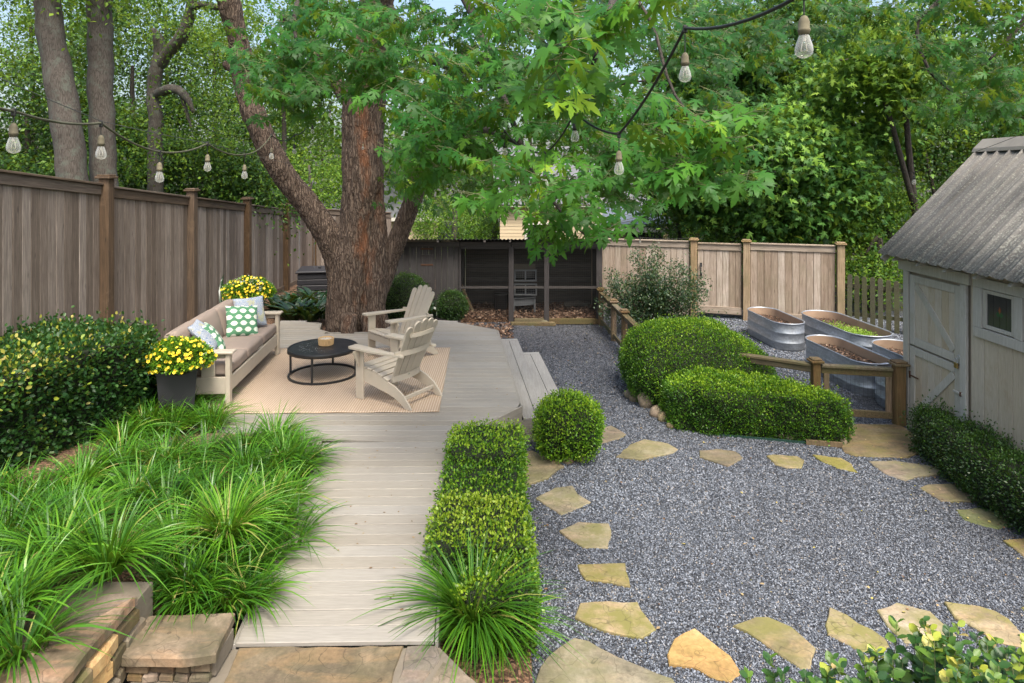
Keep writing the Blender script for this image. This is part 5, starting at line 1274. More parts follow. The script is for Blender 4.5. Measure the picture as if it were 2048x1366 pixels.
# long low hedge in front of it
lp_ = [(2.14, 8.30), (2.45, 8.10), (3.2, 8.02), (4.0, 7.80), (4.22, 7.92), (4.12, 8.25), (3.75, 8.62), (3.3, 8.95), (2.2, 8.98), (2.08, 8.6)]
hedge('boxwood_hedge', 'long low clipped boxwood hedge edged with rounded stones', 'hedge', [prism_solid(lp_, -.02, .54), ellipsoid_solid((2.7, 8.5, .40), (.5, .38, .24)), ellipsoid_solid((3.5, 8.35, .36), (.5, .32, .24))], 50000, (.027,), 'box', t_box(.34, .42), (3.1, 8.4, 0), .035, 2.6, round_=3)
# round ball by the steps
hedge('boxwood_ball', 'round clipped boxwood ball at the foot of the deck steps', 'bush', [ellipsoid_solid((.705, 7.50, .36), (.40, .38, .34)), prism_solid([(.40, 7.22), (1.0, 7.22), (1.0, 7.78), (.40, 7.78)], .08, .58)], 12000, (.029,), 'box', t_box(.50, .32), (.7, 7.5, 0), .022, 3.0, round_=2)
# hedge along the walkway: four shrubs grown together, each with its own tone
ws = [(-.55, .14, 6.06, 6.82, .66), (-.59, .12, 5.30, 6.10, .57), (-.56, .17, 4.64, 5.36, .61), (-.30, .17, 4.22, 4.70, .52)]
lab = ['furthest block of the boxwood hedge beside the boardwalk, light green, next to the deck corner', 'dark middle block of the boxwood hedge beside the boardwalk', 'bright yellow green block of the boxwood hedge beside the boardwalk', 'nearest dull block of the boxwood hedge behind the grass tuft']
for i, (x0, x1, y0, y1, zt2) in enumerate(ws):
    hedge('boxwood_hedge', lab[i], 'hedge', [prism_solid([(x0, y0), (x1, y0), (x1, y1), (x0, y1)], .0, zt2)], [11000, 11000, 14000, 8000][i], (.028,), ['box', 'box', 'box_yellow', 'box_yellow'][i],
          [t_box(.50, .36), t_box(.36, .24), t_box(.42, .40), t_box(.24, .22)][i], ((x0 + x1) / 2, (y0 + y1) / 2, 0), .022, 3.4, round_=0, shag=.03, group='boxwood hedge beside the boardwalk')
# hedge in front of the shed
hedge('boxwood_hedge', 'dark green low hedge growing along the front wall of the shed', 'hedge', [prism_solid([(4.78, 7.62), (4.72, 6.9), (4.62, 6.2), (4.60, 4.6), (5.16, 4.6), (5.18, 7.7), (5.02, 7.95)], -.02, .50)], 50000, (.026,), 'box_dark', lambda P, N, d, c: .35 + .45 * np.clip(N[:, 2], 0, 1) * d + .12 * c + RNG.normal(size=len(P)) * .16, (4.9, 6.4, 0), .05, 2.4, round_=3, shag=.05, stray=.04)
# two dark balls left of the coop
for (px, py, r_, Yc, lb) in ((812, 600, .50, 13.3, 'dark boxwood ball between the tree trunk and the coop, the larger one'), (904, 612, .29, 13.25, 'dark boxwood ball by the left mesh of the coop, the smaller one')):
    c = at(px, py, Yc); hedge('boxwood_ball', lb, 'bush', [ellipsoid_solid((c.x, c.y, c.z), (r_, r_, r_ * 1.05))], int(26000 * r_), (.028,), 'box_dark', t_box(.45, .35), (c.x, c.y, 0), .02, 3.0)
# big glossy hedge at the left edge
lhs = [(-4.06, 6.95), (-4.26, 6.5), (-4.38, 5.9), (-4.42, 5.25), (-5.55, 5.1), (-5.55, 7.8), (-4.12, 7.8), (-4.0, 7.4)]
lhs = [(x - .05, y) for x, y in lhs]
def t_laurel(P, N, d, c):
    tp_ = np.clip((P[:, 2] - 1.30) / .22, 0, 1); lf_ = np.clip((6.9 - P[:, 1]) / .9, 0, 1)
    p = .03 + .48 * tp_ * (.35 + .65 * lf_) + .10 * lf_ * (P[:, 2] > 1.1); hot = RNG.random(len(P)) < p * .62
    return np.where(hot, RNG.uniform(.62, .95, len(P)), .12 + .3 * RNG.random(len(P)) + .08 * c)
hedge('glossy_hedge', 'big dark glossy leaved hedge with yellow tips at the left edge by the fence', 'hedge', [prism_solid(lhs, .45, 1.45)], 40000, (.044,), 'laurel', t_laurel, (-4.7, 6.6, .6), .05, 1.6, tpl=OVAL_S, round_=1, shag=.05, stray=.05)

# near shrub in the lower right corner: leaves big enough to pick apart
sb = thing('laurel_shrub', 'glossy leaved shrub with yellow and pink new tips in the lower right corner', 'shrub', (1.5, 2.15, .6))
stems = MB(); LP, LD, LNn, LS, LT = [], [], [], [], []
base = Vector((1.75, 2.0, .3))
for k in range(230):
    px_ = random.uniform(1470, 2300); Yc = random.uniform(1.75, 2.5); X = (px_ - CX) * Yc / F
    top = 1.51 + .045 * math.sin(X * 9) + random.gauss(0, .03) - .16 * max(0, (1.2 - X)) / .3 + .05 * (X > 1.45); top = min(top, 1.62)
    if Yc > 2.3: top -= .06
    tip = Vector((X, Yc, top)); root = tip + Vector((random.uniform(-.05, .05), random.uniform(-.05, .05), -.42))
    path = smooth_path([root, root.lerp(tip, .5) + Vector((random.uniform(-.03, .03), random.uniform(-.03, .03), 0)), tip], 3); stems.tube(path, lerp_list([.0028, .0016, .0010], 3), 5)
    fresh = random.random() < .30
    for j in range(13):
        u = 1 - j * .075; p = root.lerp(tip, u)
        for s_ in (0, 1):
            a = j * 1.57 + s_ * math.pi + random.uniform(-.4, .4); up_ = .75 if j < 2 else .25
            LP.append(p); LD.append((math.cos(a), math.sin(a), up_ + random.uniform(-.3, .3))); LNn.append((random.gauss(0, .35), random.gauss(0, .35) - .2, 1))
            LS.append(random.uniform(.04, .06) * (.7 if j == 0 else 1)); LT.append(random.uniform(.62, 1.0) if (fresh and j < 2) else random.uniform(.1, .5) + (.12 if j < 3 else 0))
for k in range(14):
    X = random.uniform(.85, 1.9); p0_ = Vector((X, 2.1, .5)); stems.tube(smooth_path([p0_, p0_ + Vector((random.uniform(-.1, .1), random.uniform(-.1, .1), .35)), p0_ + Vector((random.uniform(-.2, .2), random.uniform(-.2, .2), .75))], 3), .006, 6)
part('stem', stems.mesh('stems', True), M['stem'], sb, world=True, kind='stuff')
LP, LD, LNn, LS, LT = np.array([tuple(v) for v in LP]), np.array(LD), np.array(LNn), np.array(LS), np.array(LT)
vis = (F * (H - LP[:, 2]) / LP[:, 1] + CY < 1375) & ((LP[:, 0] * F / LP[:, 1] + CX) < 2060)
score = LP[:, 2] + .02 * RNG.random(len(LP)) + np.where(vis, 0, -5); order = np.argsort(-score)
def leaf_variants(tpl, mat, k, nm):
    out = []
    for i in range(k): out.append(np_mesh(nm, tpl[0], tpl[1], np.full(len(tpl[0]), (i + .5) / k), smooth=True))
    for m_ in out: m_.materials.append(M[mat])
    return out
def place_leaf(nm, me, parent, P, D, N, S):
    D = Vector(D).normalized(); X = D.cross(Vector(N)).normalized(); Z = X.cross(D)
    o = bpy.data.objects.new(nm, me); C.objects.link(o); o.parent = parent
    o.matrix_local = Matrix.Translation(Vector(P) - parent.location) @ Matrix((X, D, Z)).transposed().to_4x4() @ Matrix.Scale(S, 4)
    return o
lv = leaf_variants(OVAL, 'laurel', 12, 'leaf')
for i in order[:300]: place_leaf('leaf', lv[min(11, int(LT[i] * 12))], sb, LP[i], LD[i], LNn[i], LS[i])
r_ = order[300:]; V, Fc = spread(OVAL, LP[r_], LD[r_], LNn[r_], LS[r_]); part('foliage', np_mesh('foliage', V, Fc, np.repeat(LT[r_], 9), True), M['laurel'], sb, world=True, kind='stuff')

# ------------------------------------------------------------------ liriope grass
def blades(n, bases, dirs, lens, wid, arch, tints, seg=6):
    """arching strap leaves: bases (n,3), dirs (n,2) unit, lens, wid"""
    n = len(bases); V = np.zeros((n, seg * 2 + 1, 3)); u = np.linspace(0, 1, seg + 1)
    side = np.stack([-dirs[:, 1], dirs[:, 0], np.zeros(n)], 1)
    twist = RNG.normal(size=n) * .5
    for i in range(seg + 1):
        t = u[i]; out = arch[:, 0] * t + arch[:, 1] * t * t; up = (1.0 * t - arch[:, 2] * t ** 2.2)
        c = bases + np.concatenate([dirs * (out * lens)[:, None], (up * lens)[:, None]], 1)
        w_ = wid * (0.75 + .6 * t - 1.35 * t ** 3)
        sdv_ = side * np.cos(twist * t)[:, None] + np.array([0, 0, 1]) * np.sin(twist * t)[:, None]
        if i < seg: V[:, 2 * i] = c - sdv_ * w_[:, None] / 2; V[:, 2 * i + 1] = c + sdv_ * w_[:, None] / 2
        else: V[:, 2 * seg] = c
    f = []
    for i in range(seg - 1): f += [(2 * i, 2 * i + 1, 2 * i + 3), (2 * i, 2 * i + 3, 2 * i + 2)]
    f.append((2 * seg - 2, 2 * seg - 1, 2 * seg)); f = np.array(f)
    k = seg * 2 + 1; Fc = f[None] + (np.arange(n) * k)[:, None, None]
    return V.reshape(-1, 3), Fc.reshape(-1, 3), np.repeat(tints, k)
def clump_data(c, n, L, spread_=.07, lean=(0, 0), tb_=.35, wid=.0085):
    a = RNG.uniform(0, 2 * np.pi, n); r = spread_ * np.sqrt(RNG.random(n)); d = np.stack([np.cos(a), np.sin(a)], 1) + np.array(lean); d = d / np.maximum(np.linalg.norm(d, axis=1, keepdims=True), .2) 
    b = np.array(tuple(c)) + np.concatenate([np.stack([np.cos(a), np.sin(a)], 1) * r[:, None], np.zeros((n, 1))], 1)
    k = RNG.beta(1.7, 1.4, n); arch = np.stack([.12 + .34 * k, .20 + .56 * k, .05 + .80 * k], 1)
    d = d + RNG.normal(size=d.shape) * .25; d = d / np.maximum(np.linalg.norm(d, axis=1, keepdims=True), .2); ln = L * RNG.uniform(.45, 1.15, n); ln = np.where(k < .25, ln * .95, ln)
    T = np.clip(tb_ + RNG.normal(size=n) * .14 + .12 * (RNG.random(n) < .12), 0, 1); T = np.where(RNG.random(n) < .03, RNG.uniform(.85, 1, n), T)
    return b, d, ln, np.full(n, wid) * RNG.uniform(.7, 1.2, n), arch, T
# clumps one can pick out: the front ones, each its own plant
front = [((215, 1150, .80), 430, .50, (.05, -.30), 'big liriope clump spilling over the left stone wall', .46), ((455, 1085, .60), 480, .50, (.22, -.35), 'bright liriope clump hanging over the flat stone step', .62),
         ((570, 930, .46), 330, .40, (.55, -.15), 'liriope clump leaning onto the boardwalk beside the deck corner', .40), ((25, 1230, .85), 330, .40, (-.1, -.2), 'liriope clump at the lower left corner of the picture', .52),
         ((105, 1130, .85), 260, .40, (0, -.2), 'small liriope tuft behind the left wall cap', .5), ((945, 1262, .24), 620, .62, (-.12, -.35), 'long arching liriope tuft between the boardwalk and the big corner flagstone', .38),
         ((1000, 1290, .12), 380, .46, (.15, -.5), 'smaller liriope tuft at the right foot of the arching tuft', .42)]
for (px_, py_, z), n, L_, ln_, lb, tb_ in front:
    c = gp(px_, py_, z); V, Fc, T = blades(n, *[x for x in (lambda q: (q[0], q[1], q[2], q[3], q[4], q[5]))(clump_data(c, int(n * .72), L_ * 1.06, .08, ln_, tb_, .0128))])
    o = part('grass_clump', np_mesh('grass_clump', V - np.array(tuple(c)), Fc, T), M['grass'], None, c); tag(o, lb, 'grass clump', 'liriope clumps')
A1 = []
for px_, py_, z in [(150, 1030, .72), (250, 1000, .66), (340, 1010, .62), (90, 1075, .78), (330, 1090, .66), (420, 990, .58), (490, 985, .52), (535, 1010, .5), (240, 930, .6), (330, 930, .56), (420, 915, .5), (500, 900, .48), (545, 880, .46), (350, 860, .48), (430, 855, .46), (300, 850, .5), (240, 880, .55), (170, 950, .62), (300, 800, .5), (250, 820, .5), (360, 820, .47), (400, 800, .46), (520, 950, .5), (370, 1140, .6), (160, 1080, .78), (20, 1075, .78), (20, 1110, .8), (575, 1000, .45), (545, 1060, .44), (515, 1120, .44), (455, 1040, .55), (515, 1060, .48), (580, 955, .45), (330, 770, .48), (280, 990, .62), (400, 1060, .6), (-20, 1170, .85), (480, 940, .5), (480, 1150, .45), (420, 1165, .55), (360, 1195, .56), (500, 1190, .46), (455, 1200, .5), (-10, 1260, .85), (60, 1300, .84), (325, 838, .47), (372, 842, .46), (410, 838, .45), (290, 835, .5), (30, 1000, .72), (90, 1000, .74), (-20, 1000, .75), (150, 975, .68), (560, 905, .46), (600, 925, .45), (330, 800, .48), (300, 860, .5)]:
    c = gp(px_, py_, z) + Vector((random.uniform(-.05, .05), random.uniform(-.05, .05), -.05)); A1.append(clump_data(c, 190, random.uniform(.37, .48), .10, (random.uniform(.0, .35), random.uniform(-.35, -.05)), random.choice([.26, .34, .42, .52]), .0125))
# stragglers fill the gaps
for k in range(90):
    px_, py_ = random.uniform(-40, 600), random.uniform(800, 1130)
    if px_ > 250 + (py_ - 800) * 1.2 or (px_ < 210 and py_ < 1010): continue
    z = .46 + .4 * max(0, (500 - px_)) / 600 * (py_ - 780) / 330; c = gp(px_, py_, z - .04); A1.append(clump_data(c, 60, .40, .10, (.15, -.2), .36, .012))
cat_ = [np.concatenate(x) for x in zip(*A1)]; V, Fc, T = blades(len(cat_[0]), *cat_)
lg_ = part('liriope_grass', np_mesh('liriope', V, Fc, T), M['grass'], None); tag(lg_, 'mass of arching liriope grass filling the raised bed left of the boardwalk', 'grass', kind='stuff')

# ------------------------------------------------------------------ broad leaved aspidistra
def strap(L=1.0, w_=.095, n=5):
    V = []
    for i in range(n + 1):
        t = i / n; w2 = w_ * math.sin(math.pi * min(1, .12 + t * .88)) ** .8 * (0 if i == n else 1); y = t * (1 - .15 * t); z = -.45 * t ** 2.6
        V += [(-w2, y, z + .02), (0, y, z - .01), (w2, y, z + .02)]
    Fc = []
    for i in range(n):
        for j in range(2): a = i * 3 + j; Fc += [(a, a + 1, a + 4), (a, a + 4, a + 3)]
    return np.array(V, np.float32), np.array(Fc, np.int32)
STRAP = strap()
def aspid(px_, py_, z, n, L_, lb):
    c = gp(px_, py_, z); k = n; a = RNG.uniform(0, 6.28, k); r = .16 * np.sqrt(RNG.random(k)); P = np.array(tuple(c)) + np.stack([r * np.cos(a), r * np.sin(a), np.zeros(k)], 1)
    D = np.stack([np.cos(a), np.sin(a), RNG.uniform(1.0, 3.0, k)], 1); N = np.stack([-np.cos(a) * 1, -np.sin(a) * 1, np.full(k, .9)], 1) + RNG.normal(size=(k, 3)) * .2
    t = thing('aspidistra', lb, 'plant', c, 0, 'broad leaved plants behind the deck'); lv2 = [np_mesh('leaf', *STRAP, np.full(len(STRAP[0]), x), True) for x in (.15, .4, .6, .9)]
    for m_ in lv2: m_.materials.append(M['cast_iron'])
    for i in range(k): place_leaf('leaf', lv2[RNG.integers(4)], t, P[i], D[i], N[i], L_ * RNG.uniform(.7, 1.15))
for i, (px_, py_) in enumerate(((588, 640), (618, 642), (645, 636), (600, 615), (635, 612), (560, 625), (800, 632), (838, 628), (872, 634), (770, 640))):
    aspid(px_, py_, .30, 42 if i < 6 else 26, .56 if i < 6 else .46, ['broad leaved plant nearest the sofa arm', 'broad leaved plant in the middle, between sofa arm and trunk', 'broad leaved plant right against the left foot of the trunk', 'rear broad leaved plant below the fence kickboard', 'rear broad leaved plant in front of the compost bin', 'broad leaved plant half hidden behind the far sofa arm', 'broad leaved plant under the larger dark ball, left part', 'broad leaved plant between the two dark balls', 'broad leaved plant beneath the smaller dark ball', 'broad leaved plant just right of the trunk foot'][i])

# ------------------------------------------------------------------ flower planters
def square_pot(L0, L1, h):
    V = []
    for z, l in ((0, L0), (h - .03, L1), (h - .03, L1 + .02), (h, L1 + .02), (h, L1 - .03), (h - .05, L1 - .04)): V += [(-l / 2, -l / 2, z), (l / 2, -l / 2, z), (l / 2, l / 2, z), (-l / 2, l / 2, z)]
    Fc = [(3, 2, 1, 0), (20, 21, 22, 23)]
    for i in range(5): Fc += [(i * 4 + j, i * 4 + (j + 1) % 4, (i + 1) * 4 + (j + 1) % 4, (i + 1) * 4 + j) for j in range(4)]
    return py_mesh('pot', V, Fc)
def flower_mesh():
    V = [(0, 0, -.35)]; n = 15
    for i in range(n): a = 2 * math.pi * i / n; V.append((.28 * math.cos(a), .28 * math.sin(a), .02))
    for i in range(n): a = 2 * math.pi * i / n; r = 1.0 - .10 * (i % 3 == 0); V.append((r * math.cos(a), r * math.sin(a), .14 + .05 * (i % 3 == 0)))
    Fc = [(0, 1 + i, 1 + (i + 1) % n) for i in range(n)] + [(1 + i, n + 1 + i, n + 1 + (i + 1) % n, 1 + (i + 1) % n) for i in range(n)]
    me = py_mesh('flower', V, Fc, True); me.materials.append(M['petal']); me.materials.append(M['petal_eye'])
    for i, p in enumerate(me.polygons): p.material_index = 1 if i < n else 0
    return me
FM = flower_mesh()
def mound_pt(c, rx, ry, rz_, n, up=.1):
    a = RNG.uniform(0, 2 * np.pi, n); u = RNG.uniform(-.25, 1, n) if up < 0 else RNG.uniform(up, 1, n); s = np.sqrt(np.maximum(1 - u * u, 0)); N = np.stack([s * np.cos(a), s * np.sin(a), u], 1)
    k = 1 + .16 * fbm(N, 4.0, 3) + .07 * fbm(N, 11.0, 4); return np.array(tuple(c)) + N * np.array([rx, ry, rz_]) * k[:, None], unit(N * np.array([1 / rx, 1 / ry, 1 / rz_]))
def flower_planter(loc, rz, L0, L1, h, c, r3, nf, leaf_n, lb_pot, lb_fl, indiv):
    t = thing('flower_planter', lb_pot, 'planter', loc, rz); part('pot', square_pot(L0, L1, h), M['planter'], t); part('soil', box(L1 - .06, L1 - .06, .02, 0), M['soil'], t, (0, 0, h - .07))
    f = thing('flowering_plant', lb_fl, 'flowers', (c[0], c[1], loc[2] + h - .05)); cc = Vector((c[0], c[1], c[2]))
    P, N = mound_pt(cc, *r3, leaf_n, -.3); P = P - N * RNG.uniform(0, .07, (leaf_n, 1)); D = unit(N + RNG.normal(size=P.shape) * .7)
    V, Fc = spread(LEAF2, P, D, RNG.normal(size=P.shape) + [0, 0, .6], RNG.uniform(.02, .04, leaf_n)); part('foliage', np_mesh('foliage', V, Fc, np.repeat(tinted(leaf_n, .3, .95, 1.2), 4)), M['box'], f, world=True, kind='stuff')
    part('inner_twigs', np_mesh('core', *[np.array(x) for x in ellipsoid_solid(cc, tuple(x * .80 for x in r3))], smooth=True), M['core'], f, world=True)
    P, N = mound_pt(cc, *r3, nf, -.28); keep = N[:, 1] < .75; P, N = P[keep], N[keep]; P = P + N * RNG.uniform(.0, .025, (len(P), 1))
    white = (fbm(P, 8.0, 1) > .55); Y_, W_ = P[~white], P[white]; NY = unit(N[~white] + RNG.normal(size=Y_.shape) * .35 + [0, -.25, .15])
    k = min(indiv, len(Y_))
    for i in range(k):
        o = place_leaf('flower', FM, f, Y_[i], (0, 0, 1), (0, 0, 1), 1) if False else None
        z_ = Vector(NY[i]); x_ = z_.cross(Vector((.2, .1, 1))).normalized(); y_ = z_.cross(x_); o = bpy.data.objects.new('flower', FM); C.objects.link(o); o.parent = f
        o.matrix_local = Matrix.Translation(Vector(Y_[i]) - f.location) @ Matrix((x_, y_, z_)).transposed().to_4x4() @ Matrix.Scale(random.uniform(.014, .022), 4)
    kw = 700; P2, N2 = mound_pt(cc, *r3, kw * 4, -.1); sel = fbm(P2, 7.0, 1) > .35; P2 = P2[sel][:kw]; N2 = N2[sel][:kw]; P2 = P2 + N2 * .02 + RNG.normal(size=P2.shape) * .008
    V, Fc = spread(LEAF2, P2, unit(RNG.normal(size=P2.shape)), N2 + RNG.normal(size=P2.shape) * .3, RNG.uniform(.008, .014, len(P2))); part('white_blossoms', np_mesh('blossom', V, Fc), M['white_petal'], f, world=True, kind='stuff')
pc = at(352, 742, 7.50)
flower_planter((pc.x, 7.52, .44), R(27), .33, .41, .60, (pc.x + .01, 7.50, 1.12), (.37, .30, .25), 220, 10000, 'near charcoal tapered square planter beside the sofa', 'yellow and white flowers spilling from the near planter', 280)
pf = at(497, 590, 10.95)
flower_planter((pf.x, 10.95, .44), R(10), .30, .42, .62, (pf.x, 10.95, 1.27), (.39, .33, .27), 240, 10000, 'far charcoal planter hidden behind the sofa', 'yellow and white flowers mounding above the far end of the sofa', 290)
sp = thing('spiky_plant', 'dark sword shaped leaves rising behind the sofa at the fence', 'plant', at(452, 640, 11.6)); sv = [np_mesh('leaf', *strap(w_=.05), np.full(18, .1), True)]
sv[0].materials.append(M['cast_iron'])
for dx, dz, L_ in ((-.25, 1, .95), (-.12, 1, .75), (.1, 1, .7), (-.45, 1, .5), (.35, 1, .5)): place_leaf('leaf', sv[0], sp, sp.location, (dx, 0, dz), (0, -1, .2), L_)

# ------------------------------------------------------------------ airy blue green shrub by the coop
bs = thing('airy_shrub', 'open blue green shrub growing against the tan fence beside the coop', 'shrub', (2.95, 13.6, 0))
stm = MB(); P_all = []
for k in range(46):
    a = random.uniform(-1, 1); b_ = Vector((2.95 + random.uniform(-.35, .35), 13.6 + random.uniform(-.3, .3), 0)); rch = random.random()
    tx = 2.95 + a * 1.05 + .1; tz_ = (1.75 - .75 * abs(a) ** 1.5) * (.45 + .55 * rch) ; tip = Vector((tx, 13.5 + random.uniform(-.5, .4), max(.25, tz_)))
    mid = b_.lerp(tip, .5) + Vector((random.uniform(-.12, .12), random.uniform(-.1, .1), .12)); path = smooth_path([b_, mid, tip], 5); stm.tube(path, lerp_list([.010, .006, .002], 5), 5)
    for j in range(int(len(path) * .35), len(path)):
        for q in range(46): P_all.append(path[j] + Vector([random.gauss(0, .085) for _ in range(3)]))
for k in range(1200): P_all.append(Vector((2.95 + random.gauss(.35, .55), 13.5 + random.gauss(0, .25), abs(random.gauss(.12, .18)) + .04)))
part('stem', stm.mesh('stems', True), M['bare_stem'], bs, world=True, kind='stuff')
P = np.array([tuple(p) for p in P_all]); k = len(P); V, Fc = spread(OVAL_S, P, unit(RNG.normal(size=(k, 3)) + [0, 0, .2]), RNG.normal(size=(k, 3)) * .6 + [0, -.3, 1], RNG.uniform(.028, .055, k)); part('foliage', np_mesh('foliage', V, Fc, np.repeat(tinted(k, 0, 1, 1.6), 6)), M['blue_leaf'], bs, world=True, kind='stuff')

# ------------------------------------------------------------------ edging stones, small things on the ground
def rock(name, loc, r, seed, mat='boulder', **kw):
    bm = bmesh.new(); bmesh.ops.create_icosphere(bm, subdivisions=2, radius=1)
    for v in bm.verts: n_ = noise.noise(v.co * .9 + Vector((seed * 3.1, seed, 0))) * .35; v.co = Vector((v.co.x * r[0], v.co.y * r[1], v.co.z * r[2])) * (1 + n_)
    me = bpy.data.meshes.new(name); bm.to_mesh(me); bm.free()
    for p in me.polygons: p.use_smooth = True
    o = part(name, me, M[mat], None, loc, (0, 0, seed * 1.7)); return tag(o, **kw)
BR = [(1275, 806, .12, .10), (1297, 818, .14, .15), (1318, 838, .13, .10), (1329, 848, .085, .09), (1262, 800, .09, .08), (1345, 862, .07, .05)]
bl = ['brown rounded boulder furthest left under the dome boxwood', 'tall grey boulder at the corner of the dome boxwood', 'dark mossy boulder where the dome boxwood meets the low hedge', 'small tan boulder in front of the dark mossy one', 'small dark boulder furthest back beside the gravel path', 'low brown stone at the left foot of the low hedge']
for i, (px_, py_, r_, h_) in enumerate(BR): p = gp(px_, py_, 0); rock('boulder', (p.x, p.y + .1, h_ * .5), (r_, r_ * .9, h_), i + 1, label=bl[i], category='boulder', group='boulders edging the boxwood bed')
eb = thing('stone_edging', 'row of small rounded stones with a green strip in front of the low hedge', 'edging', (3.0, 7.95, 0))
xs_ = np.linspace(1445, 1690, 17)
for i, px_ in enumerate(xs_):
    py_ = 868 + (px_ - 1445) * .085 + random.uniform(-2, 2); p = gp(px_, py_, 0); o = rock('stone', (0, 0, 0), (random.uniform(.05, .085), .05, random.uniform(.04, .065)), i + 9); o.parent = eb; o.location = (p.x - 3.0, p.y + .05 - 7.95, .03)
def strip(pxs, mat, th=.008, h=.032, nm='strip'):
    a, b = gp(*pxs[0]), gp(*pxs[1]); d = b - a; part(nm, box(d.length, th, h, .002), mat, eb, ((a.x + b.x) / 2, (a.y + b.y) / 2, 0.0), (0, 0, math.atan2(d.y, d.x)), world=True)
strip(((1430, 872), (1612, 888)), simple('green metal strip', (.012, .05, .035), .8), nm='green_strip'); strip(((1612, 889), (1685, 895)), M['garden_post'], .03, .06, 'edge_plank')
for i, (px_, py_, r_) in enumerate(((1135, 926, .075), (1160, 923, .06), (1090, 920, .05), (1172, 915, .045), (1112, 929, .045))):
    p = gp(px_, py_, 0); rock('cobble', (p.x, p.y, .02), (r_, r_ * .8, r_ * .7), 31 + i, 'boulder', label=['large tan cobble under the round boxwood ball', 'yellow cobble right of the large tan one', 'small brown cobble at the left under the boxwood ball', 'tiny cobble at the right under the boxwood ball', 'small cobble in front of the large tan one'][i], category='cobble', group='cobbles under the round boxwood')
for i, (px_, py_, r_) in enumerate(((1006, 644, .12), (1089, 648, .11), (1106, 651, .08))):
    p = gp(px_, py_, 0); rock('cobble', (p.x, p.y, .03), (r_, r_ * .8, r_ * .6), 51 + i, 'boulder', label=['brown stone at the left end of the coop sill', 'brown stone at the foot of the coop door post', 'small stone right of the coop door post'][i], category='cobble', group='stones at the coop sill')
rock('cobble', tuple(gp(628, 892, .30) + Vector((0, 0, .03))), (.12, .09, .08), 61, 'orange_stone', label='orange tan rock in the corner between deck and boardwalk', category='rock')
rock('cobble', tuple(gp(560, 888, .30) + Vector((0, 0, .03))), (.14, .09, .07), 62, 'boulder', label='brown rock behind the grass beside the timber block', category='rock')
# fallen leaves, twigs and bits on the gravel
k = 260; px_ = RNG.uniform(1060, 2040, k); py_ = RNG.uniform(670, 1300, k); P = np.array([tuple(gp(a, b, .018)) for a, b in zip(px_, py_)])
P = np.concatenate([P, np.stack([RNG.uniform(-.2, 2.0, 260), RNG.uniform(9.5, 14.0, 260), np.full(260, .02)], 1), np.stack([RNG.uniform(4.3, 4.75, 90), RNG.uniform(5.3, 7.6, 90), np.full(90, .02)], 1)]); k = len(P)
V, Fc = spread(OVAL_S, P, unit(RNG.normal(size=(k, 3)) * [1, 1, .1]), RNG.normal(size=(k, 3)) * .25 + [0, 0, 1], RNG.uniform(.012, .045, k) * (RNG.random(k) ** .7)); M['litter'] = leafmat('dry leaf litter', [(.10, .05, .03), (.25, .14, .07), (.42, .32, .18), (.45, .40, .06)], .1, .8)
o = part('leaf_litter', np_mesh('litter', V, Fc, np.repeat(RNG.random(k), 6)), M['litter'], None); tag(o, 'scattered dry leaves and scraps lying on the gravel', 'leaf litter', kind='stuff')
k = 180; P = np.array([(random.uniform(-1.7, -.6), random.uniform(4.0, 6.7), DZ + .004) for _ in range(70)] + [(random.uniform(-2.6, 0), random.uniform(7.0, 11.5), DZ + .004) for _ in range(110)])
V, Fc = spread(OVAL_S, P, unit(RNG.normal(size=(k, 3)) * [1, 1, .05]), np.tile([0, 0, 1.], (k, 1)), RNG.uniform(.006, .028, k)); o = part('leaf_litter', np_mesh('litter', V, Fc, np.repeat(RNG.random(k) * .6, 6)), M['litter'], None); tag(o, 'tiny dry leaf scraps lying on the deck boards', 'leaf litter', kind='stuff')
# wood chips on the coop floor and bed mulch
k = 5200; P = np.stack([RNG.uniform(Xm, XR - .05, k), RNG.uniform(CYY + .02, CYY + 1.55, k), RNG.uniform(.10, .15, k)], 1); q = 900; P = np.concatenate([P, np.stack([RNG.uniform(-1.1, .1, q), RNG.uniform(12.9, 14.15, q), np.full(q, .02)], 1)]); k = len(P)
V, Fc = spread(LEAF2, P, unit(RNG.normal(size=(k, 3)) * [1, 1, .3]), RNG.normal(size=(k, 3)) * .5 + [0, 0, 1], RNG.uniform(.04, .10, k)); o = part('wood_chips', np_mesh('chips', V, Fc, np.repeat(RNG.random(k), 4)), M['chipwood'], cp, world=True, kind='stuff')
# ------------------------------------------------------------------ the big maple on the deck
def wpath(pts): return [at(x, y, Y) for x, y, Y in pts]
def limb(solids, pts, rad, n=12, k=4):
    P = smooth_path(wpath(pts), k); r = lerp_list(rad, k); V, Fc = tube(P, r, n); solids.append((V, Fc)); return P
def bark_mesh(solids, voxel, amp=.03, f=9.0, nm='trunk'):
    V, Fc = [], []
    for v, f_ in solids: b = len(V); V += [tuple(x) for x in v]; Fc += [tuple(i + b for i in q) for q in f_]
    co, fc, no = remesh(V, Fc, voxel)
    Q = co * np.array([1, 1, .16]); a = np.abs(fbm(Q, f * 2.6, 1)) * 1.0; b = np.abs(fbm(co * np.array([1, 1, .3]), f * 5, 2)); c = fbm(co, 3.0, 4)
    co = co + no * (amp * (.9 - a) + amp * .45 * (.6 - b) + amp * .9 * c)[:, None] * .8
    return np_mesh(nm, co, fc, smooth=True)
maple = thing('maple_tree', 'huge maple with furrowed red brown trunk growing through the deck', 'tree', (-2.75, 12.1, .2))
sol = []; TY = 12.15
limb(sol, [(700, 690, TY), (696, 640, TY), (700, 560, TY), (716, 460, TY), (726, 350, TY), (727, 240, TY), (735, 140, TY - .1), (748, 40, TY - .2), (765, -80, TY - .4)], [.42, .36, .345, .33, .355, .365, .34, .30, .26], 18)
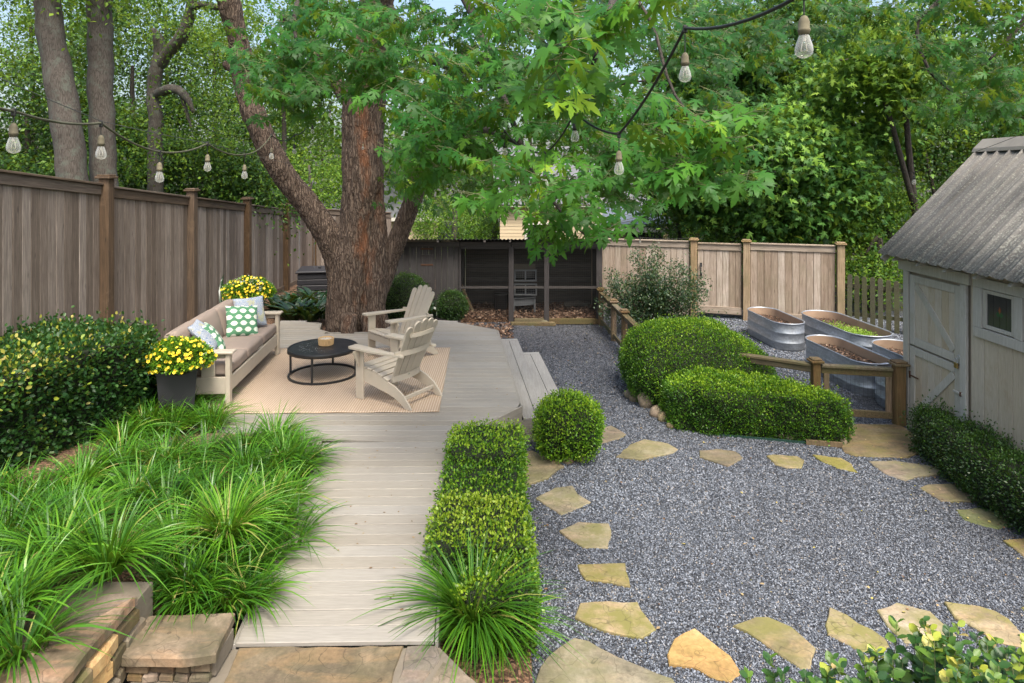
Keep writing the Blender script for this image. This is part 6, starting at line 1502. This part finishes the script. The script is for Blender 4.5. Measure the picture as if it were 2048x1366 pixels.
limb(sol, [(745, 690, TY - .1), (744, 640, TY - .1), (750, 570, TY - .05), (752, 500, TY), (752, 430, TY + .05), (745, 350, TY + .05)], [.24, .20, .19, .19, .18, .16], 14)
limb(sol, [(672, 690, TY), (674, 620, TY), (680, 540, TY), (664, 482, TY - .05), (625, 425, TY - .1), (583, 370, TY - .2), (547, 315, TY - .4), (516, 250, TY - .5), (492, 180, TY - .6), (482, 110, TY - .7), (469, 50, TY - .8), (456, 0, TY - .9), (440, -70, TY - 1)], [.18, .19, .20, .235, .215, .195, .18, .18, .17, .165, .16, .15, .14], 14)
limb(sol, [(745, 640, TY + .1), (757, 580, TY + .1), (778, 520, TY + .15), (806, 450, TY + .1), (829, 385, TY), (848, 300, TY - .2), (880, 200, TY - .6), (930, 100, TY - 1.2)], [.14, .15, .155, .15, .14, .12, .10, .08], 12)
limb(sol, [(486, 150, TY - .65), (468, 138, TY - .7), (455, 130, TY - .7), (447, 131, TY - .7)], [.11, .09, .085, .06], 10)
limb(sol, [(690, 190, TY), (660, 150, TY - .1), (628, 112, TY - .3), (590, 70, TY - .6), (560, 30, TY - .9)], [.12, .10, .085, .07, .05], 10)
for a_ in np.linspace(0, 6.28, 8)[:-1]:
    c0 = Vector((-2.72 + -.04 + .36 * math.cos(a_), 12.1 + .36 * math.sin(a_), .72)); c1 = Vector((-2.72 + .54 * math.cos(a_), 12.1 + .54 * math.sin(a_), .10)); V, Fc = tube([c0, c0.lerp(c1, .5), c1], [.13, .13, .10], 8); sol.append((V, Fc))
part('trunk', bark_mesh(sol, .028, .042), M['bark'], maple, world=True)
br = []
def branch(pts, rad, n=7): P = smooth_path(wpath(pts), 4); br.append(tube(P, lerp_list(rad, 4), n)); return P
branch([(775, 20, 11.8), (800, 60, 11.4), (830, 100, 11.0), (900, 135, 10.2), (960, 150, 9.4)], [.13, .11, .09, .06, .035])
branch([(760, -40, 11.6), (900, -60, 9), (1080, -80, 6.4), (1220, -60, 4.6), (1215, 40, 3.4), (1185, 130, 3.1)], [.16, .12, .08, .045, .02, .010])
branch([(1220, -60, 4.6), (1300, 40, 4.5), (1350, 190, 4.2), (1470, 330, 3.9)], [.022, .013, .009, .004])
branch([(840, 300, 11.8), (900, 280, 9.5), (960, 260, 7.5), (1000, 270, 6.2), (1060, 300, 5.2)], [.10, .07, .045, .025, .010])
branch([(900, -60, 9), (960, 60, 7.5), (1010, 200, 6.2), (1060, 330, 5.2), (1120, 420, 4.9), (1170, 470, 4.7)], [.07, .045, .03, .02, .012, .006])
branch([(560, 30, 11.2), (600, 60, 9.5), (630, 160, 8.2), (610, 200, 7.6)], [.05, .035, .02, .01])
branch([(1010, 200, 6.2), (940, 250, 5.6), (880, 330, 5.5)], [.02, .014, .006])
branch([(700, -60, 11), (640, -40, 8.5), (590, 20, 7.2), (600, 120, 6.6)], [.09, .05, .03, .01])
branch([(900, 120, 10.3), (1050, 130, 10.0), (1180, 170, 10), (1300, 160, 9.8)], [.06, .045, .03, .012])
V, Fc = [], []
for v, f_ in br: b = len(V); V += [tuple(x) for x in v]; Fc += [tuple(i + b for i in q) for q in f_]
part('branch', py_mesh('branches', V, Fc, True), M['bark_dark'], maple, world=True, kind='stuff')

def sprays(regions, tpl_size=(.10, .15), face=(0, -.55, .85)):
    """drooping twig ends: (px0,py0,px1,py1,Y0,Y1,n sprays, leaves per spray, size)"""
    LP, LD, LN_, LS, LT, TW = [], [], [], [], [], []
    for (x0, y0, x1, y1, Y0, Y1, n, m, sz, tb_, poly) in regions:
        c = 0; tries = 0
        while c < n and tries < n * 40:
            tries += 1; x, y = random.uniform(x0, x1), random.uniform(y0, y1)
            if poly and len(rows(poly, y)) >= 1:
                r_ = rows(poly, y)
                if not any(r_[i] <= x <= r_[i + 1] for i in range(0, len(r_) - 1, 2)): continue
            elif poly: continue
            c += 1; Y = random.uniform(Y0, Y1); tip = at(x, y, Y); a = random.uniform(-math.pi, math.pi)
            out = Vector((math.cos(a), math.sin(a) * .8 - .25, 0)); out.normalize(); d = (out + Vector((0, 0, -.45 + random.uniform(-.2, .25)))).normalized(); L_ = sz * random.uniform(2.2, 3.6); root = tip - d * L_
            bright = .0 if random.random() > .16 else .30; tone = tb_ + random.gauss(0, .07)
            TW.append((root, root.lerp(tip, .5) + Vector((0, 0, .03)), tip))
            for j in range(m):
                u = (j // 2 + .5) / (m / 2); p = root.lerp(tip, u); s_ = 1 if j % 2 else -1; sv_ = d.cross(Vector((0, 0, 1))).normalized() * s_
                pd_ = (d * (.35 + .6 * u) + sv_ * random.uniform(.5, 1.1) * (1.15 - .6 * u) + Vector((0, 0, random.uniform(-.25, .35)))).normalized(); pl = sz * random.uniform(.45, .8); q = p + pd_ * pl
                ld = (pd_ + Vector((0, 0, -.55 - .35 * random.random())) + Vector([random.gauss(0, .18) for _ in range(3)])).normalized()
                ln_ = (Vector(face) + Vector([random.gauss(0, .33) for _ in range(3)]) + out * .25).normalized()
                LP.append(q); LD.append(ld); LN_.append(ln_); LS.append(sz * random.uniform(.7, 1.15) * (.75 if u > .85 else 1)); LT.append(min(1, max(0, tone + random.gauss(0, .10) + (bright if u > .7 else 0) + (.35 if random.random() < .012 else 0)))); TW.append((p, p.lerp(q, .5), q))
    return np.array([tuple(v) for v in LP]), np.array([tuple(v) for v in LD]), np.array([tuple(v) for v in LN_]), np.array(LS), np.array(LT), TW
def twig_mesh(TW, r=.0022, nm='twigs'):
    V, Fc = [], []
    for a, b, c in TW:
        i = len(V); d = (c - a).normalized(); u = d.cross(Vector((.3, .9, .2))).normalized(); v = d.cross(u)
        for p in (a, b, c):
            for k in range(3): an = k * 2.094; V.append(tuple(p + (u * math.cos(an) + v * math.sin(an)) * r))
        for l in range(2):
            for k in range(3): Fc.append((i + l * 3 + k, i + l * 3 + (k + 1) % 3, i + l * 3 + 3 + (k + 1) % 3, i + l * 3 + 3 + k))
    return np_mesh(nm, np.array(V), np.array(Fc))
near_poly = [(770, 240), (850, 180), (900, 60), (960, 0), (1260, 0), (1250, 110), (1170, 200), (1150, 290), (1170, 420), (1195, 500), (1120, 500), (1060, 440), (980, 400), (900, 400), (830, 410), (780, 360)]
regs = [
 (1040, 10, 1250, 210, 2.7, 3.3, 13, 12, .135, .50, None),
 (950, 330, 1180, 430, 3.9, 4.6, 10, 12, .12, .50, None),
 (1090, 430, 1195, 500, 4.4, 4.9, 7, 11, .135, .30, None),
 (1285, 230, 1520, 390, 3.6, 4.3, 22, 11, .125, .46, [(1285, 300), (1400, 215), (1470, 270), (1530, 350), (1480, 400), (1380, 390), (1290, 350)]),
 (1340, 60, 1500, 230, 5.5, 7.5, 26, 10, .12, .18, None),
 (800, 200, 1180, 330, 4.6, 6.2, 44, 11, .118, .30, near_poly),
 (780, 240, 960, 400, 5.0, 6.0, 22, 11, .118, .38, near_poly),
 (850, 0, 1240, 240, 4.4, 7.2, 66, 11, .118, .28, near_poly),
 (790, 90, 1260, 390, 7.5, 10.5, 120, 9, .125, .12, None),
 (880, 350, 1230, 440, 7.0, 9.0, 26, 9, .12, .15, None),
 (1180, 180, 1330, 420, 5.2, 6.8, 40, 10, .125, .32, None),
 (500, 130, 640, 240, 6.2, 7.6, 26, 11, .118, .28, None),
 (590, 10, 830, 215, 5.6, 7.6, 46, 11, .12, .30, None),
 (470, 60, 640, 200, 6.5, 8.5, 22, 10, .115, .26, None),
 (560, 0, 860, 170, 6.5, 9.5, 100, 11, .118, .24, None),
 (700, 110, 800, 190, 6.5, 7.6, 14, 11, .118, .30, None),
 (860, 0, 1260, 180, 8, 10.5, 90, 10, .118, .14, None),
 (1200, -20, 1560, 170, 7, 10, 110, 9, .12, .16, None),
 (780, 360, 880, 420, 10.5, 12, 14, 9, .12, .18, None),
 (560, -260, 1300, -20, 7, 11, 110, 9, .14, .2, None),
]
P, D, N, S, T, TW = sprays(regs)
sc_ = S / P[:, 1]; pyv = CY + F * (H - P[:, 2]) / P[:, 1]; pxv = CX + F * P[:, 0] / P[:, 1]; sc_ = np.where((pyv < -5) | (pxv < 0) | (pxv > 2048), 0, sc_); order = np.argsort(-sc_)
mv = leaf_variants(MAPLE, 'maple', 10, 'leaf')
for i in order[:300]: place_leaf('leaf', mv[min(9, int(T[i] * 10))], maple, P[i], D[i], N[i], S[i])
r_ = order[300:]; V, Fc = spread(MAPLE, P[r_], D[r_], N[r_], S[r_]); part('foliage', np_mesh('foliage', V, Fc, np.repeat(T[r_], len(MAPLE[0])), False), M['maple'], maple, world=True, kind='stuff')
part('twigs', twig_mesh(TW), M['stem'], maple, world=True, kind='stuff')

# ------------------------------------------------------------------ background trees
def crown(tree, ells, n, size, tpl, mat, tint=(.0, 1.0, 1.3), clump=.35, droop=.35, gap=0.0, nm='foliage', per=70, face=None):
    """leaf clumps through the volume of ellipsoids given as (px, py, Y, rx, ry, rz metres)"""
    w_ = np.array([e[3] * e[4] * e[5] for e in ells]); w_ = w_ ** .67; w_ /= w_.sum(); PP, TT, NN = [], [], []
    for e, wi in zip(ells, w_):
        k = max(1, int(n * wi / per)); c = np.array(tuple(at(e[0], e[1], e[2]))); d = unit(RNG.normal(size=(k, 3))); r = RNG.uniform(.45, 1.0, k) ** .55; cc = c + d * r[:, None] * np.array([e[3], e[5], e[4]])
        if gap: cc = cc[fbm(cc, .9, 7) > -1 + gap]
        k = len(cc); ct = RNG.normal(size=k) * .12 + .10 * (d[:k, 2] if len(d) == k else 0)
        o = RNG.normal(size=(k, per, 3)) * np.array([clump, clump, clump * .55]); o[:, :, 2] -= .35 * (o[:, :, 0] ** 2 + o[:, :, 1] ** 2) / max(clump, .1)
        PP.append((cc[:, None, :] + o).reshape(-1, 3)); TT.append(np.repeat(ct, per)); NN.append(np.repeat(d[:k], per, 0))
    P, T, Nn = np.concatenate(PP), np.concatenate(TT), np.concatenate(NN); ok = (P[:, 2] > .15) & ~((P[:, 0] > 1.2) & (P[:, 0] < 7.5) & (P[:, 1] > 13) & (P[:, 1] < 15.95 - .33 * (P[:, 0] - 2)) & (P[:, 2] < 2.6)); P, T, Nn = P[ok], T[ok], Nn[ok]; k = len(P)
    D = unit(RNG.normal(size=(k, 3)) + [0, 0, -droop]); N = RNG.normal(size=(k, 3)) * .45 + [0, -.3, .9] + Nn * .3
    T = np.clip(T + tinted(k, *tint), 0, 1); V, Fc = spread(tpl, P, D, N, RNG.uniform(size * .7, size * 1.3, k))
    part(nm, np_mesh(nm, V, Fc, np.repeat(T, len(tpl[0]))), M[mat], tree, world=True, kind='stuff'); return len(Fc)
def trunk(tree, paths, mat='bark_grey', voxel=None, nm='trunk', n=12):
    for pts, rad in paths:
        P = smooth_path(wpath(pts), 5); r = lerp_list(rad, 5); V, Fc = tube(P, r, n); V = np.array([tuple(v) for v in V]); V = V + (.02 * np.sin(V * 9)[:, [1, 2, 0]] + .01 * np.sin(V * 31)[:, [2, 0, 1]]) * min(1, rad[0] * 4)
        part(nm, py_mesh(nm, V, Fc, True), M[mat], tree, world=True)
def tree(label, loc, name='tree', group=None): return thing(name, label, 'tree', loc, 0, group)
tris = 0
t = tree('leaning grey trunked tree behind the left fence, the left one of the pair', at(165, 620, 10.2)); trunk(t, [([(170, 640, 10.2), (150, 400, 10.2), (135, 250, 10.2), (112, 120, 10.2), (98, 30, 10.2), (85, -80, 10.2)], [.26, .235, .22, .205, .20, .19])]); crown(t, [(60, -90, 10.5, 1.7, .9, 1.5)], 2500, .09, LEAF2, 'bright', clump=.3)
t = tree('straight pale grey trunked tree behind the left fence, the right one of the pair', at(210, 620, 10.8)); trunk(t, [([(215, 640, 10.8), (210, 400, 10.8), (204, 250, 10.8), (200, 100, 10.8), (200, 0, 10.8), (202, -80, 10.8)], [.25, .22, .205, .20, .195, .19])]); crown(t, [(230, -100, 11, 1.8, .9, 1.5)], 2500, .09, LEAF2, 'bright', clump=.3)
t = tree('crooked pale branching tree behind the left fence post', at(308, 600, 13.5)); trunk(t, [([(308, 640, 13.5), (309, 400, 13.5), (310, 250, 13.5), (306, 175, 13.5), (318, 110, 13.5), (316, 75, 13.5), (304, 60, 13.5)], [.20, .165, .15, .14, .13, .11, .06]), ([(318, 130, 13.5), (335, 105, 13.4), (360, 80, 13.3), (376, 40, 13.2), (384, 5, 13.1), (380, -60, 13)], [.12, .12, .12, .11, .10, .09]), ([(384, 15, 13.1), (410, 10, 13), (440, 14, 12.9), (470, 8, 12.8)], [.08, .075, .06, .05]), ([(308, 190, 13.5), (330, 180, 13.3), (355, 180, 13.2), (375, 195, 13.1), (388, 225, 13.1)], [.10, .10, .095, .07, .03]), ([(362, 185, 13.2), (375, 230, 13.2), (385, 262, 13.2)], [.05, .035, .015])])
crown(t, [(400, 60, 13.4, 1.5, .9, 1.0), (330, 300, 13, 1.0, .8, .8), (420, 230, 13.6, 1.0, .9, .9)], 5200, .075, LEAF2, 'bright', clump=.28, gap=.25)
# evergreen masses behind the left fence
EV = [((55, 230, 14.5, 1.9, 1.6, 1.3), 'dark evergreen tree at the far left edge behind the fence', 9000), ((150, 300, 15.5, 1.6, 1.5, 1.2), 'dark evergreen tree seen between the two grey trunks', 7000), ((255, 330, 14.5, 1.2, 1.4, 1.0), 'dark evergreen tree right of the straight grey trunk', 7000), ((265, 130, 16, 1.5, 2.1, 1.2), 'tall dark evergreen tree behind the crooked branching tree', 9500),
      ((400, 350, 15, 1.6, 1.0, 1.1), 'dark green thicket above the middle of the left fence', 8500), ((490, 400, 16.8, 1.5, .8, 1.0), 'low green thicket above the far end of the left fence', 6500), ((430, 250, 17.5, 1.6, 1.2, 1.2), 'mid green loose tree left of the leaning maple limb', 7000), ((60, 370, 12.5, 1.6, .7, .8), 'dark shrubby tree just above the near fence panel', 6500)]
for e, lb, n in EV:
    c = at(e[0], e[1], e[2]); t = tree(lb, (c.x, c.y, 0), 'evergreen_tree', 'evergreens behind the left fence'); trunk(t, [([(e[0], 640, e[2]), (e[0] + 4, 450, e[2]), (e[0], e[1], e[2])], [.14, .11, .04])], 'bark_dark', n=7); crown(t, [e], int(n * 1.5), .092, LEAF2, 'dense', (.08, 1.0, 1.5), clump=.27, gap=.08, per=90)
BRT = [((60, 60, 25.4, 3.17, 2.00, 1.92), 'airy bright green tree top at the upper left edge', 5000, .32), ((330, 60, 29.3, 3.70, 2.75, 2.16), 'airy bright green tree top behind the crooked tree', 6000, .38), ((140, 40, 26.7, 1.85, 2.75, 1.68), 'bright green tree filling the gap between the grey trunks', 7000, .10), ((560, 80, 26.7, 2.90, 2.50, 1.92), 'bright green tree behind the top of the maple limb', 8000, .22), ((520, 250, 29.3, 2.64, 2.75, 1.92), 'yellow green tree between the maple limb and the trunk', 9000, .18), ((425, 110, 25.4, 1.45, 1.50, 1.32), 'feathery green tree top left of the maple limb', 3500, .25)]
for e, lb, n, g_ in BRT:
    c = at(e[0], e[1], e[2]); t = tree(lb, (c.x, c.y, 0), 'leafy_tree', 'bright trees behind the left fence'); trunk(t, [([(e[0], 600, e[2]), (e[0] + 10, 400, e[2]), (e[0], e[1] - 40, e[2])], [.16, .13, .05])], 'bark_dark', n=7); crown(t, [e], int(n * 1.5), .12, LEAF2, 'bright', (.1, .95, 1.3), clump=.42, gap=g_, per=120)
# behind the trunk and the house
BK = [((618, 350, 24, 1.5, 1.2, 1.2), 'light green small tree half hiding the left neighbour roof', 5000, 'bright', .11), ((610, 330, 45.2, 4.49, 3.25, 2.88), 'pale hazy green tree beyond the left neighbour roof', 7000, 'bright', .20), ((640, 200, 39.9, 3.43, 3.75, 2.88), 'pale green tree in the gap left of the trunk', 8000, 'bright', .18), ((905, 440, 23.4, 1.78, 1.06, 1.08), 'small light green tree in front of the house, above the coop', 9000, 'bright', .075), ((985, 420, 25.4, 1.06, 1.00, 0.84), 'light green small tree at the left corner of the house', 4500, 'bright', .075), ((860, 300, 34.6, 4.49, 3.75, 2.88), 'mid green tree behind the right limb of the maple', 9000, 'bright', .15),
      ((1060, 250, 39.9, 5.81, 4.00, 2.88), 'dark green tree rising behind the cream house', 11000, 'maple_far', .20), ((1390, 440, 24.1, 1.45, 1.19, 1.08), 'bright yellow green tree in front of the porch', 8000, 'bright', .085), ((1275, 330, 32.0, 3.70, 2.25, 2.16), 'green tree above the porch roof', 9000, 'maple_far', .15)]
for e, lb, n, mt, sz in BK:
    c = at(e[0], e[1], e[2]); t = tree(lb, (c.x, c.y, 0), 'leafy_tree'); trunk(t, [([(e[0], 620 if e[2] < 20 else 520, e[2]), (e[0] + 6, 480 if e[2] < 20 else 430, e[2]), (e[0], e[1] - 20, e[2])], [.12, .10, .04])], 'bark_grey', n=7); crown(t, [e], n, sz, LEAF2, mt, (.2, .95, 1.2) if mt == 'bright' else (.1, .9, 1.4), clump=sz * 3.2, gap=.12)
# right hand trees: silver maples and dark undergrowth
RT = [((1390, 300, 16.8, 1.58, 1.62, 1.20), 'silver maple behind the near leaf spray, above the gate', 6500, .155, .30), ((1560, 330, 15.5, 1.98, 1.62, 1.20), 'silver maple with bluish leaves above the right fence panel', 9500, .155, .52), ((1690, 200, 16.8, 1.98, 1.50, 1.32), 'silver maple with drooping leaves in the middle right', 8000, .155, .50), ((1790, 110, 14.6, 1.25, .85, .8), 'sunlit yellow green maple crown at the upper right', 5200, .135, .62), ((1590, 90, 18.8, 2.51, 1.88, 1.44), 'green maple crown behind the largest light bulb', 8500, .155, .26), ((1700, 390, 16.8, 1.19, 0.88, 0.84), 'low drooping maple branches above the end of the cedar fence', 3800, .145, .56), ((1920, 210, 18.1, 2.24, 1.75, 1.32), 'green maple crown above the shed ridge', 7500, .145, .24), ((1440, 120, 17.5, 1.85, 1.62, 1.32), 'dark maple crown between the two upper bulbs', 6000, .155, .2)]
for e, lb, n, sz, tb_ in RT:
    c = at(e[0], e[1], e[2]); t = tree(lb, (c.x, c.y, 0), 'silver_maple', 'maples on the right'); trunk(t, [([(e[0] + 60, 600, e[2] + 1), (e[0] + 40, 420, e[2] + .8), (e[0] + 10, e[1] + 20, e[2] + .3), (e[0] - 20, e[1] - 60, e[2])], [.11, .08, .05, .02]), ([(e[0] + 40, 420, e[2] + .8), (e[0] - 40, e[1] + 40, e[2]), (e[0] - 110, e[1] + 10, e[2] - .4)], [.07, .045, .015])], 'bark_dark', n=7)
    crown(t, [e], n, sz, MAPLE_S, 'maple_far' if tb_ < .6 else 'bright', (max(0, tb_ - .25), min(1, tb_ + .45), 1.4), clump=.30, per=45, droop=.6)  # the backlit crown gets its light from the paler leaf colours
DK = [((1480, 470, 16, 1.3, .7, .7), 'dark thicket just behind the middle fence post', 5500), ((1620, 470, 16, 1.5, .8, .8), 'dark thicket behind the right fence panel', 7000), ((1760, 440, 16, 1.2, 1.2, .8), 'dark thicket between the cedar fence and the shed roof', 7500), ((1740, 540, 15.3, .9, .5, .6), 'low ivy covered bush behind the picket fence', 4500), ((1860, 330, 17, 1.7, 1.4, 1.0), 'dark tree behind the shed roof slope', 7500), ((1340, 400, 20, 1.2, .9, .9), 'dark maple boughs beside the porch', 5000)]
for e, lb, n in DK:
    c = at(e[0], e[1], e[2]); t = tree(lb, (c.x, c.y, 0), 'dark_thicket', 'dark undergrowth behind the right fence'); trunk(t, [([(e[0], 640, e[2]), (e[0] + 20, 480, e[2]), (e[0] - 10, e[1] - 30, e[2])], [.10, .07, .03])], 'bark_dark', n=7); crown(t, [e], n, .078, LEAF2, 'bright' if 1500 < e[0] < 1800 else 'dense', (.1, .95, 1.5), clump=.24)
# branch from the right that hangs into the picture at the top right
t = tree('dark maple boughs with large leaves hanging in from the upper right corner', at(2150, 100, 6.0), 'maple_tree'); trunk(t, [([(2300, 900, 6.5), (2290, 300, 6.5), (2240, -50, 6.3), (2150, -120, 6.2)], [.2, .17, .14, .1]), ([(2240, -50, 6.3), (2000, -80, 6.2), (1860, 20, 6.1), (1835, 60, 6.1), (1860, 140, 6.0), (1900, 180, 6.0)], [.07, .05, .02, .018, .014, .006]), ([(2150, -60, 6.3), (2050, 40, 6.2), (1980, 120, 6.1)], [.05, .03, .01])], 'bark_dark', n=8)
P, D, N, S, T, TW = sprays([(1830, 0, 2060, 240, 5.4, 6.6, 62, 9, .105, .22, [(1830, 0), (2070, 0), (2070, 260), (1960, 230), (1870, 180), (1850, 90)]), (1840, 100, 2060, 260, 7, 8, 30, 9, .11, .30, None), (1700, -60, 2300, 0, 5.5, 7.5, 50, 9, .12, .2, None), (1640, 10, 1860, 110, 7.5, 9, 44, 9, .11, .2, None)])
V, Fc = spread(MAPLE, P, D, N, S); part('foliage', np_mesh('foliage', V, Fc, np.repeat(T, len(MAPLE[0]))), M['maple'], t, world=True, kind='stuff'); part('twigs', twig_mesh(TW, .002), M['stem'], t, world=True, kind='stuff')
# far wood that reads as one mass
wd = thing('far_woods', 'distant green woods filling the gaps behind all the trees', 'woods', (0, 34, 0)); wd['kind'] = 'stuff'
EL = []
for px_ in range(-1400, 3300, 110):
    topy = 130 if px_ < 480 else (60 if px_ < 1100 else -60)
    for py_ in range(topy, 520, 120):
      if px_ > 560 or px_ < -300 or py_ > 330 or random.random() < .35: EL.append((px_ + random.uniform(-30, 30), py_ + random.uniform(-30, 30), random.uniform(30, 38), 2.6, 2.4, 2.0))
crown(wd, EL, 105000, .30, LEAF2, 'bright', (.0, .7, 1.4), clump=.75, gap=.05, per=60)
crown(wd, [(x, y, 27, 2.6, 1.8, 1.6) for x in range(1350, 2250, 170) for y in (60, 200, 340, 460)] + [(x, 400, 26, 2.2, 1.2, 1.4) for x in range(-60, 600, 150)], 26000, .19, LEAF2, 'dense', (.1, .9, 1.4), clump=.55, per=60)
